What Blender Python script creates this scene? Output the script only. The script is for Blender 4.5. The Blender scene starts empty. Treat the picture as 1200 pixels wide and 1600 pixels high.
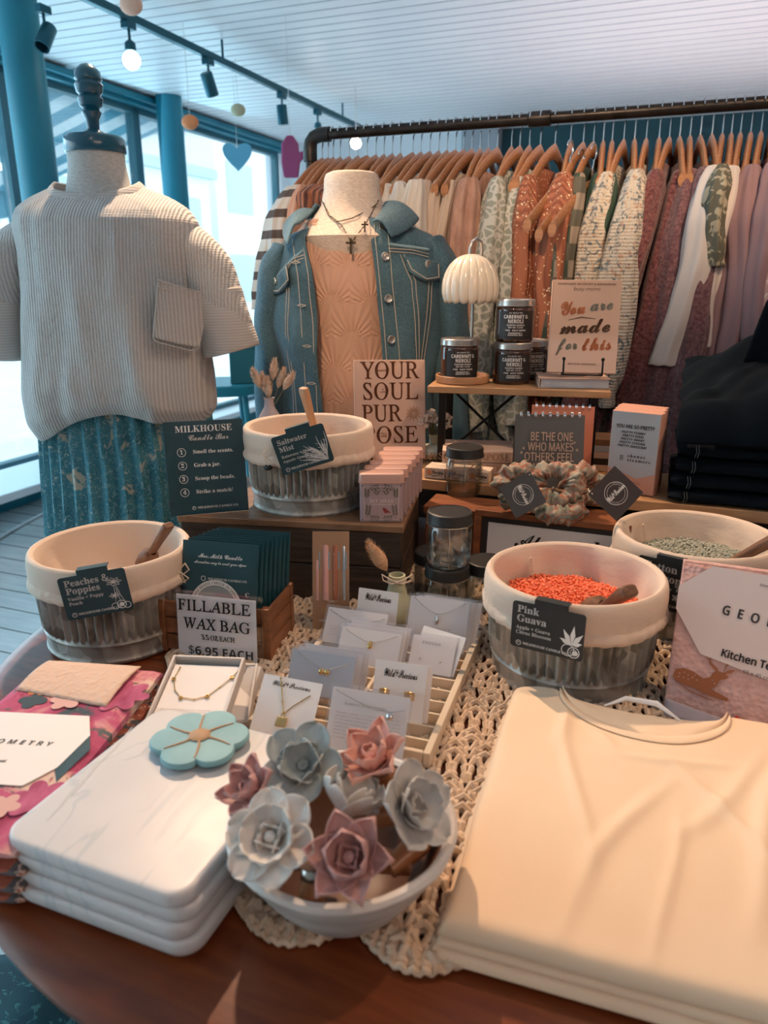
import bpy, math, random
from math import sin, cos, pi, radians
from mathutils import Vector, Matrix, Euler, noise
from mathutils.geometry import tessellate_polygon
random.seed(7)
scene = bpy.context.scene
C = scene.collection

# ---------------------------------------------------------------- camera
cam_data = bpy.data.cameras.new('camera')
cam = bpy.data.objects.new('camera', cam_data)
C.objects.link(cam)
cam.location = (0, 0, 1.25)
cam.rotation_euler = (radians(72.5), 0, 0)
cam_data.sensor_fit = 'VERTICAL'
cam_data.sensor_height = 36
cam_data.lens = 25.99
cam_data.clip_start = 0.02
cam_data.dof.use_dof = True
cam_data.dof.focus_distance = 1.15
cam_data.dof.aperture_fstop = 6.0
scene.camera = cam

# ---------------------------------------------------------------- world, lamps, exposure
scene.view_settings.view_transform = 'Standard'
scene.view_settings.look = 'None'
scene.view_settings.gamma = 1
scene.view_settings.use_curve_mapping = False
scene.view_settings.exposure = 0.0
scene.cycles.use_denoising = True
scene.cycles.max_bounces = 8
scene.cycles.transparent_max_bounces = 24
world = bpy.data.worlds.new('world')
scene.world = world
world.use_nodes = True
wn = world.node_tree
bg = wn.nodes['Background']
wg = wn.nodes.new('ShaderNodeTexGradient')
wt = wn.nodes.new('ShaderNodeTexCoord')
wm = wn.nodes.new('ShaderNodeMapping')
wm.inputs['Rotation'].default_value = (0, radians(90), 0)
wr = wn.nodes.new('ShaderNodeValToRGB')
wr.color_ramp.elements[0].color = (0.86, 0.96, 1.0, 1)
wr.color_ramp.elements[1].color = (0.60, 0.86, 1.0, 1)
wn.links.new(wt.outputs['Generated'], wm.inputs['Vector'])
wn.links.new(wm.outputs['Vector'], wg.inputs['Vector'])
wn.links.new(wg.outputs['Fac'], wr.inputs['Fac'])
wn.links.new(wr.outputs['Color'], bg.inputs['Color'])
bg.inputs['Strength'].default_value = 4.4

RZ = radians(-20.8)                      # the room is turned against the view
U = Vector((sin(-RZ), cos(RZ), 0))       # along the window wall, away from the viewer
V = Vector((cos(RZ), -sin(-RZ), 0))      # from the window wall into the shop
def room(r, s, z=0.0):
    p = V * r + U * s
    return Vector((p.x, p.y, z))

def light(name, kind, loc, target, power, col, size=0.1, angle=60, blend=0.5):
    d = bpy.data.lights.new(name, kind)
    d.energy = power
    d.color = col
    if kind == 'SPOT':
        d.spot_size = radians(angle); d.spot_blend = blend; d.shadow_soft_size = size
    elif kind == 'AREA':
        d.shape = 'RECTANGLE'; d.size = size[0]; d.size_y = size[1]
    elif kind == 'POINT':
        d.shadow_soft_size = size
    o = bpy.data.objects.new(name, d)
    C.objects.link(o)
    o.location = loc
    o.rotation_euler = (Vector(target) - Vector(loc)).to_track_quat('-Z', 'Y').to_euler()
    return o
WARM = (1.0, 0.64, 0.38)
light('key_spot', 'SPOT', (-0.45, 2.0, 2.33), (0.15, 0.55, 0.75), 145, (1.0, 0.66, 0.42), 0.022, 62, 0.6)
light('front_spot', 'SPOT', (-0.35, 0.15, 2.33), (0.05, 1.9, 1.50), 80, WARM, 0.03, 40, 0.6)
light('rack_spot', 'SPOT', (0.75, 0.55, 2.33), (0.75, 2.0, 1.52), 72, WARM, 0.035, 44, 0.7)
light('table_spot', 'SPOT', (0.9, 0.9, 2.33), (0.2, 1.0, 0.85), 42, WARM, 0.03, 60, 0.8)
# daylight that comes in through the storefront glass
light('window_daylight', 'AREA', room(-3.75, 2.6, 1.5), room(0, 1.9, 1.0), 50, (0.36, 0.78, 1.0), (5.6, 2.0))
light('shop_light', 'AREA', (0.9, -0.9, 2.36), (0.3, 0.6, 0.9), 16, (1.0, 0.66, 0.50), (1.4, 1.0))
light('ceiling_fill', 'AREA', tuple(room(0.4, 4.3, 1.5)), tuple(room(0.4, 4.3, 3)), 22, (1.0, 0.82, 0.82), (2.6, 2.0))  # unseen lamp added behind the rail, aimed up to brighten the ceiling
# letter outlines, one dictionary per lettering style: advance, then for each contour its point count,
# its first point and the steps to the following points (unit: 1/300 of the letter size)
GLYPHS = {}
GLYPHS['B'] = {
'A':(131,21,-2,0,0,5,9,4,8,13,47,118,5,0,52,-123,8,-10,6,-2,0,-5,-64,0,0,5,12,3,4,6,-9,26,-45,0,-8,-19,-1,-7,4,-6,12,-3,0,-5,3,34,48,39,0,-20,48),
'B':(133,27,5,0,0,5,8,2,6,3,3,6,0,9,0,93,-1,6,-5,6,-5,1,-6,0,0,6,61,0,29,-4,18,-11,6,-17,-4,-14,-11,-11,-18,-6,22,-7,13,-12,4,-15,-3,-17,-10,-13,-11,-5,-14,-4,-16,-1,12,
55,76,15,1,9,5,5,8,1,14,-1,11,-3,9,-7,4,-9,2,-6,0,-3,-3,-1,-10,12,67,7,10,2,8,6,4,10,1,13,-2,15,-5,9,-9,6,-19,2,0,-56,2,-4,4,-2),
'C':(140,43,77,-3,-13,1,-12,3,-11,5,-14,11,-10,14,-5,12,-3,12,-1,13,1,14,3,12,5,11,11,14,13,11,12,6,12,3,13,1,15,-2,23,-7,6,2,4,7,5,0,0,-48,-5,0,-8,17,-11,13,-13,8,-14,3,
-16,-4,-12,-12,-6,-20,-3,-29,3,-27,7,-19,13,-11,17,-4,12,1,12,5,12,8,9,11,6,-6,-15,-16,-19,-10),
'D':(149,22,6,0,0,5,8,2,5,2,3,5,0,98,-1,10,-3,6,-5,3,-9,0,0,6,63,0,22,-3,18,-5,15,-10,10,-13,7,-17,1,-21,-4,-30,-14,-21,-22,-13,-32,-4,15,67,7,17,4,12,11,5,12,3,16,1,19,
-2,26,-8,20,-12,11,-16,4,-10,-3,-2,-12,0,-101,2,-4,4,-2),
'E':(133,44,4,0,0,5,9,1,6,3,3,5,1,9,0,87,-1,11,-3,7,-6,3,-8,0,0,6,114,0,0,-41,-4,0,-5,16,-8,10,-13,5,-19,2,-10,-1,-4,-3,-1,-9,0,-42,15,2,8,4,5,10,3,14,5,0,0,-69,-5,0,-4,
20,-4,5,-6,4,-17,3,0,-47,3,-10,4,-1,21,0,11,2,17,11,7,9,6,12,5,0,-8,-43),
'F':(121,39,5,0,0,5,8,2,6,3,3,6,0,96,0,9,-3,6,-6,3,-9,1,0,6,114,0,0,-41,-5,0,-6,20,-6,6,-8,4,-24,4,-9,-1,-4,-2,-1,-3,0,-50,13,2,9,5,5,9,3,14,6,0,0,-69,-6,0,-3,15,-5,10,
-9,5,-13,2,0,-43,1,-11,3,-4,4,-2,14,-2,0,-5),
'G':(152,54,80,-3,-13,1,-13,3,-11,5,-15,11,-11,14,-5,11,-3,13,0,27,3,12,5,12,11,14,14,11,11,5,11,3,13,1,17,-2,22,-7,6,2,4,7,5,0,0,-48,-5,0,-5,12,-14,18,-8,6,-10,3,-9,2,
-16,-4,-11,-12,-7,-20,-2,-29,1,-19,3,-16,6,-13,12,-12,17,-4,9,1,6,3,3,6,2,8,-1,24,-3,5,-7,2,-9,2,0,4,67,0,0,-4,-8,-2,-5,-2,-3,-5,0,-38,-18,-6,-18,-4),
'H':(157,48,5,0,0,5,8,2,6,3,3,5,0,9,0,98,-3,5,-6,3,-8,1,0,6,68,0,0,-6,-12,-1,-5,-5,-1,-12,0,-38,48,0,0,38,-2,12,-1,3,-4,2,-11,1,0,6,67,0,0,-6,-9,-1,-5,-3,-2,-5,-1,-9,1,
-97,3,-6,4,-3,9,-2,0,-5,-67,0,0,5,14,4,2,5,2,10,0,42,-48,0,0,-42,1,-9,2,-5,6,-3,9,-2,0,-5),
'I':(78,24,4,0,0,5,9,2,6,3,3,4,1,9,0,93,-1,8,-3,4,-6,3,-9,0,0,6,69,0,0,-6,-9,0,-5,-3,-3,-4,-1,-8,0,-93,0,-6,3,-7,9,-4,7,-1,0,-5),
'J':(99,31,32,-20,-16,4,-8,4,-8,12,-1,7,1,6,3,5,5,4,11,0,5,-3,3,-5,0,-10,-4,-10,2,-5,6,-1,7,1,3,4,3,5,0,120,-4,9,-9,4,-7,0,0,6,70,0,0,-6,-6,0,-8,-4,-3,-9,0,-92,-6,-25,
-14,-15),
'K':(153,46,5,0,0,5,9,2,5,3,3,5,1,9,0,89,-1,9,-3,5,-5,3,-9,1,0,6,68,0,0,-6,-12,-1,-5,-5,-1,-12,0,-43,48,49,1,6,-4,5,-13,1,0,6,59,0,0,-6,-15,-2,-13,-8,-37,-36,58,-71,7,-7,
10,-2,0,-5,-72,0,0,5,13,1,2,2,1,2,-1,4,-39,50,-5,-5,0,-35,1,-9,2,-5,6,-3,9,-2,0,-5),
'L':(128,28,5,0,0,5,8,2,6,3,3,5,0,9,0,98,-3,5,-6,3,-8,1,0,6,70,0,0,-6,-7,0,-9,-3,-4,-8,0,-101,1,-5,1,-3,7,-3,19,1,11,3,9,5,8,7,6,10,5,12,6,0,-7,-46),
'M':(190,39,4,0,0,5,9,2,6,3,3,5,1,9,-1,97,-3,7,-8,3,-7,0,0,6,51,0,40,-94,40,94,50,0,0,-6,-8,-1,-5,-3,-3,-5,-1,-9,0,-87,1,-13,6,-6,10,-2,0,-5,-66,0,0,5,11,2,3,3,3,8,0,101,
-50,-119,-5,0,-49,116,0,-102,4,-5,6,-3,9,-1,0,-5),
'N':(148,31,121,-3,-89,108,0,-82,1,-9,2,-5,6,-2,9,-2,0,-5,-45,0,0,5,11,2,3,2,3,4,1,10,0,93,-12,14,-6,1,0,6,42,0,70,-87,0,69,-3,8,-4,3,-10,1,0,6,44,0,0,-6,-9,-1,-5,-3,-3,
-5,0,-125),
'O':(158,32,78,-3,-14,1,-14,4,-12,7,-10,8,-8,11,-7,12,-3,13,-2,15,2,15,3,14,7,12,8,10,11,9,12,6,14,5,15,1,14,-1,13,-5,12,-6,11,-9,8,-10,6,-12,4,-14,1,-15,-1,-15,-4,-13,
-6,-12,-9,-11,-10,-8,-13,-7,-13,-4,18,79,4,15,4,11,12,7,20,2,28,-1,20,-3,16,-6,12,-11,13,-15,4,-15,-4,-11,-12,-6,-20,-2,-29,0,-19,4,-16,5,-13,12,-12),
'P':(125,28,5,0,0,5,8,2,6,3,3,5,0,9,0,98,-3,5,-6,3,-8,1,0,6,75,-1,21,-4,9,-5,7,-8,4,-9,1,-10,-3,-16,-9,-12,-10,-6,-12,-3,-33,-1,0,-38,1,-9,2,-5,6,-3,9,-2,0,-5,11,55,69,
18,2,9,5,4,9,2,14,-2,13,-3,10,-7,5,-11,3,-5,-1,-5,-5),
'R':(142,33,5,0,0,5,8,2,6,3,3,5,0,9,0,98,-3,5,-6,3,-8,1,0,6,60,0,18,-1,15,-3,12,-5,11,-12,4,-16,-3,-14,-10,-12,-18,-7,39,-56,6,-5,5,-1,0,-5,-43,0,-40,64,-6,0,0,-40,1,-9,
2,-5,6,-3,9,-2,0,-5,10,55,70,19,2,10,5,5,10,2,14,-3,15,-8,10,-13,4,-10,-3,-2,-11),
'S':(117,56,13,-3,0,50,6,0,6,-19,9,-13,11,-8,14,-3,10,2,8,5,5,7,1,9,-3,12,-13,9,-33,18,-11,10,-6,10,-2,14,1,11,4,10,6,8,9,6,9,4,11,1,14,-1,21,-6,4,2,2,5,6,0,0,-44,-5,0,
-9,19,-6,8,-8,5,-7,4,-9,1,-9,-1,-7,-4,-5,-6,-1,-8,1,-7,4,-6,6,-5,40,-20,8,-6,6,-6,4,-8,3,-16,-2,-12,-5,-11,-7,-8,-10,-7,-12,-4,-25,0,-22,6,-4,-2,-2,-5),
'T':(127,24,28,0,0,5,9,1,6,3,3,6,1,9,0,106,-16,-2,-11,-7,-8,-11,-4,-15,-5,0,0,42,120,0,0,-42,-5,0,-6,20,-12,11,-21,4,1,-115,3,-6,6,-3,9,-1,0,-5),
'U':(148,43,74,-4,-16,2,-14,4,-10,6,-6,10,-5,13,-1,16,0,66,-1,9,-3,5,-5,3,-9,1,0,6,68,0,0,-6,-7,0,-7,-3,-3,-8,-1,-78,2,-16,5,-10,9,-7,12,-2,20,4,12,14,4,23,-1,74,-3,5,-6,
3,-10,1,0,6,44,0,0,-6,-8,-1,-4,-3,-2,-6,-1,-8,0,-58,-2,-20,-4,-15,-7,-10,-10,-8,-13,-4),
'V':(128,23,64,-4,-54,125,-8,9,-6,1,0,6,67,0,0,-6,-13,-1,-3,-3,-1,-8,31,-76,27,70,2,9,0,5,-3,3,-14,1,0,6,44,0,0,-6,-6,0,-5,-3,-7,-13,-46,-119),
'W':(184,36,51,-3,-44,127,-2,4,-4,3,-6,0,0,6,59,0,0,-6,-9,-1,-2,-3,0,-9,24,-72,23,60,-7,19,-3,4,-11,2,0,6,63,0,0,-6,-11,-1,-3,-6,24,-74,22,72,0,5,-3,2,-10,2,0,6,36,0,0,
-6,-5,-1,-4,-3,-6,-13,-38,-117,-6,0,-33,95,-38,-95),
'X':(141,43,4,0,0,5,12,4,11,11,31,42,-35,54,-9,12,-4,3,-6,0,0,6,69,0,0,-6,-13,-1,-3,-5,1,-4,21,-34,18,25,5,12,-4,6,-10,1,0,6,49,0,0,-6,-9,-1,-7,-3,-7,-6,-7,-9,-23,-33,44,
-67,6,-6,5,-1,0,-5,-68,0,0,5,12,2,4,5,-5,12,-19,31,-22,-31,-4,-11,4,-6,11,-2,0,-5),
'Y':(128,33,31,0,0,5,8,2,5,3,3,5,1,38,-39,71,-5,5,-8,2,0,6,66,0,0,-6,-12,-1,-3,-2,0,-3,2,-7,25,-50,26,42,4,12,-3,7,-13,2,0,6,44,0,0,-6,-5,-1,-5,-3,-7,-9,-35,-57,1,-46,3,
-5,5,-3,9,-2,0,-5),
'Z':(133,21,6,0,0,3,77,126,-31,-1,-9,-2,-8,-4,-7,-6,-5,-9,-4,-12,-6,0,4,42,105,0,0,-4,-76,-125,26,0,19,3,14,8,10,12,7,18,5,0,-5,-49),
'a':(103,41,76,-3,-11,4,-5,9,-14,-9,-17,-3,-10,1,-7,5,-4,6,-2,9,3,12,10,10,24,11,16,5,0,23,-3,5,-5,3,-7,1,-9,-2,-4,-5,6,-12,-1,-6,-3,-3,-10,-4,-6,1,-4,3,-3,10,1,6,4,6,5,
5,8,4,10,3,11,0,18,-1,12,-6,7,-11,2,-14,0,-51,3,-2,5,3,3,-5,-11,-8,7,46,10,6,2,7,7,0,32,-18,-10,-6,-16,3,-11),
'b':(108,25,13,-4,0,128,-2,4,-3,3,-6,1,0,5,39,0,0,-54,12,9,13,3,10,-1,9,-5,7,-6,6,-9,3,-12,2,-12,-2,-15,-4,-12,-7,-11,-9,-8,-11,-5,-12,-2,-14,3,-13,8,-15,-12,14,55,4,9,3,
6,8,3,13,1,20,-1,16,-3,11,-6,7,-9,2,-8,-3,-4,-4,-2,-4,0,-53,4,-12),
'c':(88,37,47,-3,-11,2,-10,4,-9,8,-6,9,-4,12,-1,13,1,14,5,12,7,10,10,8,11,5,12,2,13,-2,10,-5,6,-7,2,-8,-1,-6,-6,-6,-5,-1,-9,4,-3,10,0,7,-2,5,-6,2,-10,-4,-6,-11,-1,-18,1,
-19,6,-14,9,-9,11,-3,10,3,11,8,3,-4,-11,-11,-12,-8),
'd':(111,29,42,-3,-10,2,-9,4,-7,7,-6,10,-3,11,-1,13,1,15,4,12,6,11,8,7,9,5,10,1,12,-3,11,-8,-1,41,-2,4,-11,3,0,5,43,0,0,-121,1,-4,3,-2,6,-2,0,-5,-24,-2,-15,-4,0,14,-11,
-10,16,52,8,9,5,3,4,3,6,0,50,-2,4,-3,4,-4,2,-6,1,-8,-2,-5,-7,-3,-12,-1,-17,1,-17,3,-12,5,-6),
'e':(90,26,46,-3,-11,2,-10,4,-8,8,-6,9,-4,13,-1,14,1,14,4,11,7,10,8,7,10,5,11,1,15,-3,12,-8,8,-14,3,-20,-50,0,3,-21,8,-12,14,-4,11,3,10,10,4,-4,-11,-14,-13,-8,7,35,58,26,
0,-1,18,-2,7,-4,5,-5,1,-11,-7),
'f':(64,39,4,0,0,5,8,2,3,3,1,4,0,69,-11,0,0,10,11,0,0,13,2,14,7,11,12,6,15,2,12,-1,8,-4,5,-7,2,-7,-3,-10,-4,-3,-5,0,-5,0,-3,3,-4,7,4,13,-1,2,-4,1,-5,-1,-3,-3,-2,-12,0,
-24,17,0,0,-10,-17,0,1,-71,2,-4,5,-3,8,0,0,-5),
'g':(98,46,44,-42,-18,1,-12,4,-7,7,-3,8,4,8,12,6,-10,8,-3,9,1,7,5,6,7,6,11,5,-14,7,-7,10,-3,14,1,9,4,7,6,6,8,5,10,3,11,1,23,-4,25,0,0,-11,-15,0,6,-9,2,-10,-2,-8,-3,-7,-6,
-7,-7,-4,-9,-3,-23,-1,-4,-3,-4,-6,3,-6,34,-2,19,-5,5,-5,3,-7,1,-8,-4,-13,-9,-10,-10,-4,-13,-3,16,47,37,6,2,4,5,2,8,1,11,-1,12,-2,8,-4,5,-6,1,-6,-1,-4,-5,-2,-8,-1,-12,1,
-11,2,-8,4,-5,10,48,-35,23,4,8,11,-1,5,-8,4,-41,1,-5,-6,-2,-6,1,-5,5,-4),
'h':(114,35,5,0,0,5,5,0,3,3,3,9,0,102,-2,10,-9,3,0,5,39,0,0,-57,13,12,16,3,15,-3,8,-11,3,-17,1,-53,4,-6,5,0,0,-5,-48,0,0,5,7,3,3,9,-1,55,-1,5,-3,3,-5,2,-9,-3,-8,-8,1,-60,
1,-3,3,-3,5,0,0,-5),
'i':(59,15,30,109,-11,4,-3,5,-1,6,1,6,3,4,6,4,5,1,6,-1,5,-4,3,-4,2,-6,-2,-6,-3,-5,-5,-3,14,5,0,0,5,9,3,2,9,-1,65,-1,3,-3,2,-5,1,0,5,38,0,0,-76,2,-9,8,-3,0,-5),
'j':(63,14,32,109,-6,1,-5,3,-3,5,-1,6,1,6,3,5,5,4,12,0,8,-9,1,-6,-1,-6,-3,-5,-5,-3,27,11,-42,-7,1,-13,5,-4,4,-4,11,1,5,6,6,6,2,5,-2,6,-5,0,-8,-4,-8,2,-3,9,0,3,4,2,14,0,
91,0,7,-2,3,-4,3,-6,0,0,5,41,0,0,-100,-2,-15,-8,-11,-12,-7),
'k':(107,35,5,0,0,5,9,3,2,9,0,108,-2,4,-8,3,0,5,38,0,0,-87,28,29,1,4,-2,4,-9,1,0,5,42,0,0,-5,-12,-3,-10,-7,-15,-16,37,-52,4,-4,5,-1,0,-5,-50,0,0,5,7,1,2,4,-1,2,-22,32,-5,
-4,1,-29,1,-3,8,-3,0,-5),
'l':(60,13,5,0,0,5,9,3,2,9,0,108,-2,4,-8,3,0,5,38,0,0,-120,2,-9,8,-3,0,-5),
'm':(166,57,5,0,0,5,5,0,3,3,3,9,-1,65,-1,3,-3,3,-6,0,0,5,39,0,0,-14,12,12,15,4,17,-4,8,-12,13,12,16,4,15,-3,8,-11,3,-17,1,-53,1,-3,3,-3,5,0,0,-5,-48,0,0,5,5,0,3,3,2,9,-1,
55,-1,5,-3,3,-5,2,-8,-3,-8,-8,1,-60,1,-3,3,-3,5,0,0,-5,-47,0,0,5,5,0,2,3,3,9,-1,55,-1,5,-3,3,-5,2,-9,-3,-7,-8,0,-60,2,-3,7,-3,0,-5),
'n':(114,36,5,0,0,5,5,0,3,3,3,9,-1,65,-1,3,-3,3,-6,0,0,5,39,0,0,-13,13,12,16,3,15,-3,8,-11,3,-17,1,-53,4,-6,5,0,0,-5,-48,0,0,5,7,3,3,9,-1,55,-1,5,-3,3,-5,2,-9,-3,-8,-8,1,
-60,1,-3,3,-3,5,0,0,-5),
'o':(101,24,50,-3,-12,2,-11,5,-9,7,-7,10,-4,12,-2,13,2,13,4,12,7,11,9,7,11,5,12,1,13,-1,11,-5,9,-7,6,-10,5,-12,1,-14,-1,-14,-5,-12,-6,-9,-9,-8,-11,-4,16,50,4,8,1,4,6,2,6,
2,17,-1,34,-3,13,-4,7,-8,1,-7,-1,-5,-7,-2,-13,-1,-22,1,-21,2,-14,5,-6),
'p':(112,32,5,-42,0,5,7,2,3,5,1,4,0,99,-2,12,-8,3,0,5,37,0,0,-14,11,12,15,5,10,-2,9,-5,7,-7,5,-9,4,-12,1,-13,-1,-14,-4,-12,-5,-11,-7,-7,-9,-5,-11,-2,-13,3,-11,10,0,-35,2,
-4,4,-6,9,-2,0,-5,13,59,8,8,3,5,7,3,12,1,16,-1,16,-2,12,-5,7,-9,2,-8,-3,-7,-9,0,-51,6,-9),
'q':(109,29,52,-42,0,5,8,1,4,2,3,3,0,39,-11,-8,-13,-3,-11,2,-9,4,-7,7,-5,9,-4,12,-1,12,2,15,4,12,7,11,9,8,11,5,12,2,13,-3,13,-8,15,11,4,0,0,-121,2,-9,3,-2,5,-1,0,-5,14,
53,9,5,1,4,2,5,8,0,53,-3,12,-10,3,-9,-2,-6,-7,-3,-14,-1,-18,1,-17,3,-12,6,-7),
'r':(86,29,5,0,0,5,9,3,2,9,-1,65,-1,4,-8,2,0,5,38,0,0,-17,5,8,7,7,7,3,7,1,7,-1,6,-3,3,-5,1,-6,-4,-10,-9,-3,-4,0,-11,10,-3,1,-4,-1,-6,-11,0,-55,1,-3,12,-3,0,-5),
's':(86,46,46,-3,-9,1,-13,4,-6,-1,-2,-3,-5,0,0,34,5,0,4,-12,6,-9,8,-5,8,-2,7,1,4,3,3,4,2,5,-3,8,-32,19,-7,7,-3,7,-2,8,2,12,6,9,10,7,14,2,21,-5,3,1,2,4,4,0,0,-29,-5,0,-4,
9,-5,7,-7,5,-13,0,-4,-2,-4,-8,1,-5,6,-6,29,-15,6,-6,3,-8,1,-10,-2,-12,-7,-11,-10,-6),
't':(68,23,37,-3,-11,2,-6,4,-4,8,-2,11,0,61,-8,0,0,7,20,21,12,16,5,0,0,-34,19,0,0,-10,-19,0,1,-64,3,-6,3,-1,7,2,5,8,5,-2,-8,-13,-10,-8),
'u':(112,33,39,-3,-11,2,-8,6,-5,10,-2,65,-1,5,-3,2,-5,1,0,5,39,0,0,-71,2,-8,4,-3,4,0,9,2,6,7,0,61,-2,4,-3,3,-6,0,0,5,40,0,1,-78,2,-4,3,-1,5,-1,0,-5,-12,-1,-28,-6,0,15,-5,
-6,-7,-5,-8,-3),
'v':(92,20,43,-3,-34,83,-2,5,-8,3,0,5,50,0,0,-5,-8,-1,-3,-4,17,-46,18,45,-3,4,-9,2,0,5,30,0,0,-5,-5,-2,-3,-3,-5,-10,-30,-76),
'w':(130,31,37,-3,-33,86,-7,5,0,5,44,0,0,-5,-5,-1,-2,-4,16,-45,13,33,-4,13,-2,2,-7,2,0,5,47,0,0,-5,-6,-2,-2,-6,12,-37,15,37,0,5,-9,3,0,5,27,0,0,-5,-4,0,-5,-6,-34,-85,-5,
0,-19,62,-25,-62),
'x':(96,38,1,0,0,4,9,5,9,8,18,24,-24,38,-6,6,-6,3,0,5,49,0,0,-5,-6,-1,-2,-3,13,-22,12,15,3,6,-2,4,-8,1,0,5,33,0,0,-4,-8,-4,-9,-9,-17,-21,32,-48,5,-2,0,-5,-49,0,0,5,6,1,3,
3,-4,9,-11,16,-12,-15,-4,-9,3,-4,7,-2,0,-4),
'y':(90,37,16,-42,-7,1,-6,4,-4,5,-1,7,1,5,2,4,4,3,11,0,6,-5,1,-11,3,0,3,1,5,6,5,9,3,12,-33,80,-4,7,-6,2,0,5,50,0,0,-5,-8,-1,-3,-5,18,-47,15,47,-2,5,-8,1,0,5,29,0,0,-5,-4,
-1,-6,-8,-36,-99,-5,-9,-10,-10,-6,-2),
'z':(88,18,4,0,0,4,46,82,-21,-1,-7,-3,-5,-7,-4,-10,-5,0,2,28,72,0,0,-6,-44,-80,20,2,9,4,6,8,5,11,5,0,-3,-32),
'0':(113,24,56,-2,-16,3,-13,6,-9,12,-7,14,-4,25,0,15,0,13,4,25,7,15,9,11,13,6,16,3,17,-3,12,-6,9,-11,7,-15,3,-11,2,-28,-2,-27,-3,-12,-7,-14,-9,-12,-13,-6,15,56,11,10,4,5,
12,3,28,0,35,-3,27,-5,12,-10,4,-9,-4,-5,-12,-2,-12,-2,-33,2,-32,2,-13,5,-12),
'1':(113,20,20,0,0,11,21,0,3,2,2,4,0,108,-14,-15,-6,-5,-6,-1,-4,1,-4,3,-4,11,22,9,23,17,23,0,1,-127,1,-4,3,-3,22,0,0,-11),
'2':(113,39,7,0,0,21,41,42,8,11,6,9,3,9,3,20,-1,9,-3,7,-5,4,-7,2,-9,-3,-5,-6,-3,-11,-1,-15,-11,1,-8,3,-5,6,-2,10,1,6,4,7,6,6,9,4,10,3,14,1,20,-3,14,-6,9,-10,3,-15,-2,-13,
-4,-7,-4,-8,-17,-18,-45,-44,53,1,9,7,3,13,12,0,0,-43),
'3':(113,63,49,-2,-14,1,-11,2,-8,4,-6,5,-3,6,-2,6,2,7,4,5,5,3,7,1,2,-12,4,-7,9,-5,9,-2,7,1,11,5,4,6,2,7,2,11,-3,10,-6,9,-9,5,-26,2,0,12,13,0,11,3,8,6,5,9,1,12,0,10,-4,7,
-5,5,-7,2,-7,-1,-4,-4,-5,-11,-1,-15,-12,0,-8,4,-5,5,-2,8,3,10,9,9,13,5,20,2,19,-2,15,-7,9,-10,3,-14,-2,-12,-7,-10,-9,-9,-13,-5,17,-6,14,-10,4,-9,1,-11,-1,-11,-3,-9,-5,-8,
-8,-6,-17,-7),
'4':(113,19,36,0,0,11,12,0,5,2,4,4,1,20,-56,0,0,13,58,94,28,0,0,-93,21,0,0,-14,-21,0,0,-12,1,-8,3,-4,15,-2,0,-11,4,17,51,41,0,2,74,-13,-24),
'5':(113,44,49,-2,-13,1,-11,3,-8,3,-5,6,-3,5,-1,6,1,7,4,4,4,2,7,1,2,-11,3,-5,4,-4,13,-4,7,1,6,2,9,10,3,19,-1,14,-6,9,-9,6,-11,1,-22,-3,-10,3,7,70,76,0,1,-37,-12,0,-2,10,
-5,4,-46,1,-3,-37,22,3,15,-2,12,-3,11,-6,10,-14,4,-19,-1,-12,-4,-10,-5,-8,-15,-10,-9,-3),
'6':(113,41,59,-2,-14,2,-12,5,-10,9,-7,14,-6,24,0,31,3,15,4,13,6,12,8,10,10,7,12,5,25,0,10,-2,6,-4,4,-5,3,-4,0,-12,-4,-5,-8,-4,-11,-1,-1,12,-4,10,-3,3,-5,1,-11,-3,-8,-11,
-5,-10,-4,-29,11,5,17,2,17,-2,13,-9,8,-13,3,-17,-2,-14,-4,-11,-6,-11,-9,-7,-12,-5,14,59,11,8,2,5,6,3,10,1,15,-1,15,-4,9,-6,6,-7,2,-12,-3,-9,-7,3,-31,4,-11,7,-10),
'7':(113,11,33,0,54,122,-53,0,-8,-3,-4,-7,-1,-11,-12,0,1,43,96,0,0,-10,-56,-134),
'8':(113,35,55,-2,-15,1,-12,4,-10,7,-7,7,-4,9,-1,11,2,12,6,9,9,8,12,7,-10,7,-8,9,-5,9,-1,11,4,18,6,7,9,6,12,5,16,1,18,-3,13,-7,9,-11,2,-15,-2,-10,-5,-9,-20,-13,16,-9,10,
-9,5,-10,3,-12,-4,-17,-10,-13,-10,-6,-13,-3,15,61,85,6,4,4,6,3,7,1,9,-1,6,-4,10,-3,4,-11,3,-7,-1,-5,-5,-4,-7,-1,-9,1,-9,5,-8,14,56,10,9,1,8,6,4,8,2,10,-2,9,-6,7,-22,14,
-11,-12,-4,-7,-1,-10,2,-11,5,-8,7,-6),
'9':(113,40,46,-2,-11,1,-9,2,-6,4,-7,10,0,10,2,3,8,4,3,-8,5,-7,7,-5,9,-1,15,6,9,20,4,32,-5,-5,-14,-8,-9,-1,-16,3,-13,8,-8,13,-3,18,1,14,5,11,6,11,10,7,11,5,13,1,14,-2,12,
-5,10,-9,8,-13,4,-11,3,-28,-4,-31,-4,-13,-6,-12,-8,-11,-10,-7,-12,-5,14,55,70,7,1,5,3,5,4,3,5,-2,29,-3,9,-7,9,-8,3,-8,-3,-6,-6,-4,-11,-1,-15,5,-21),
}
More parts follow.
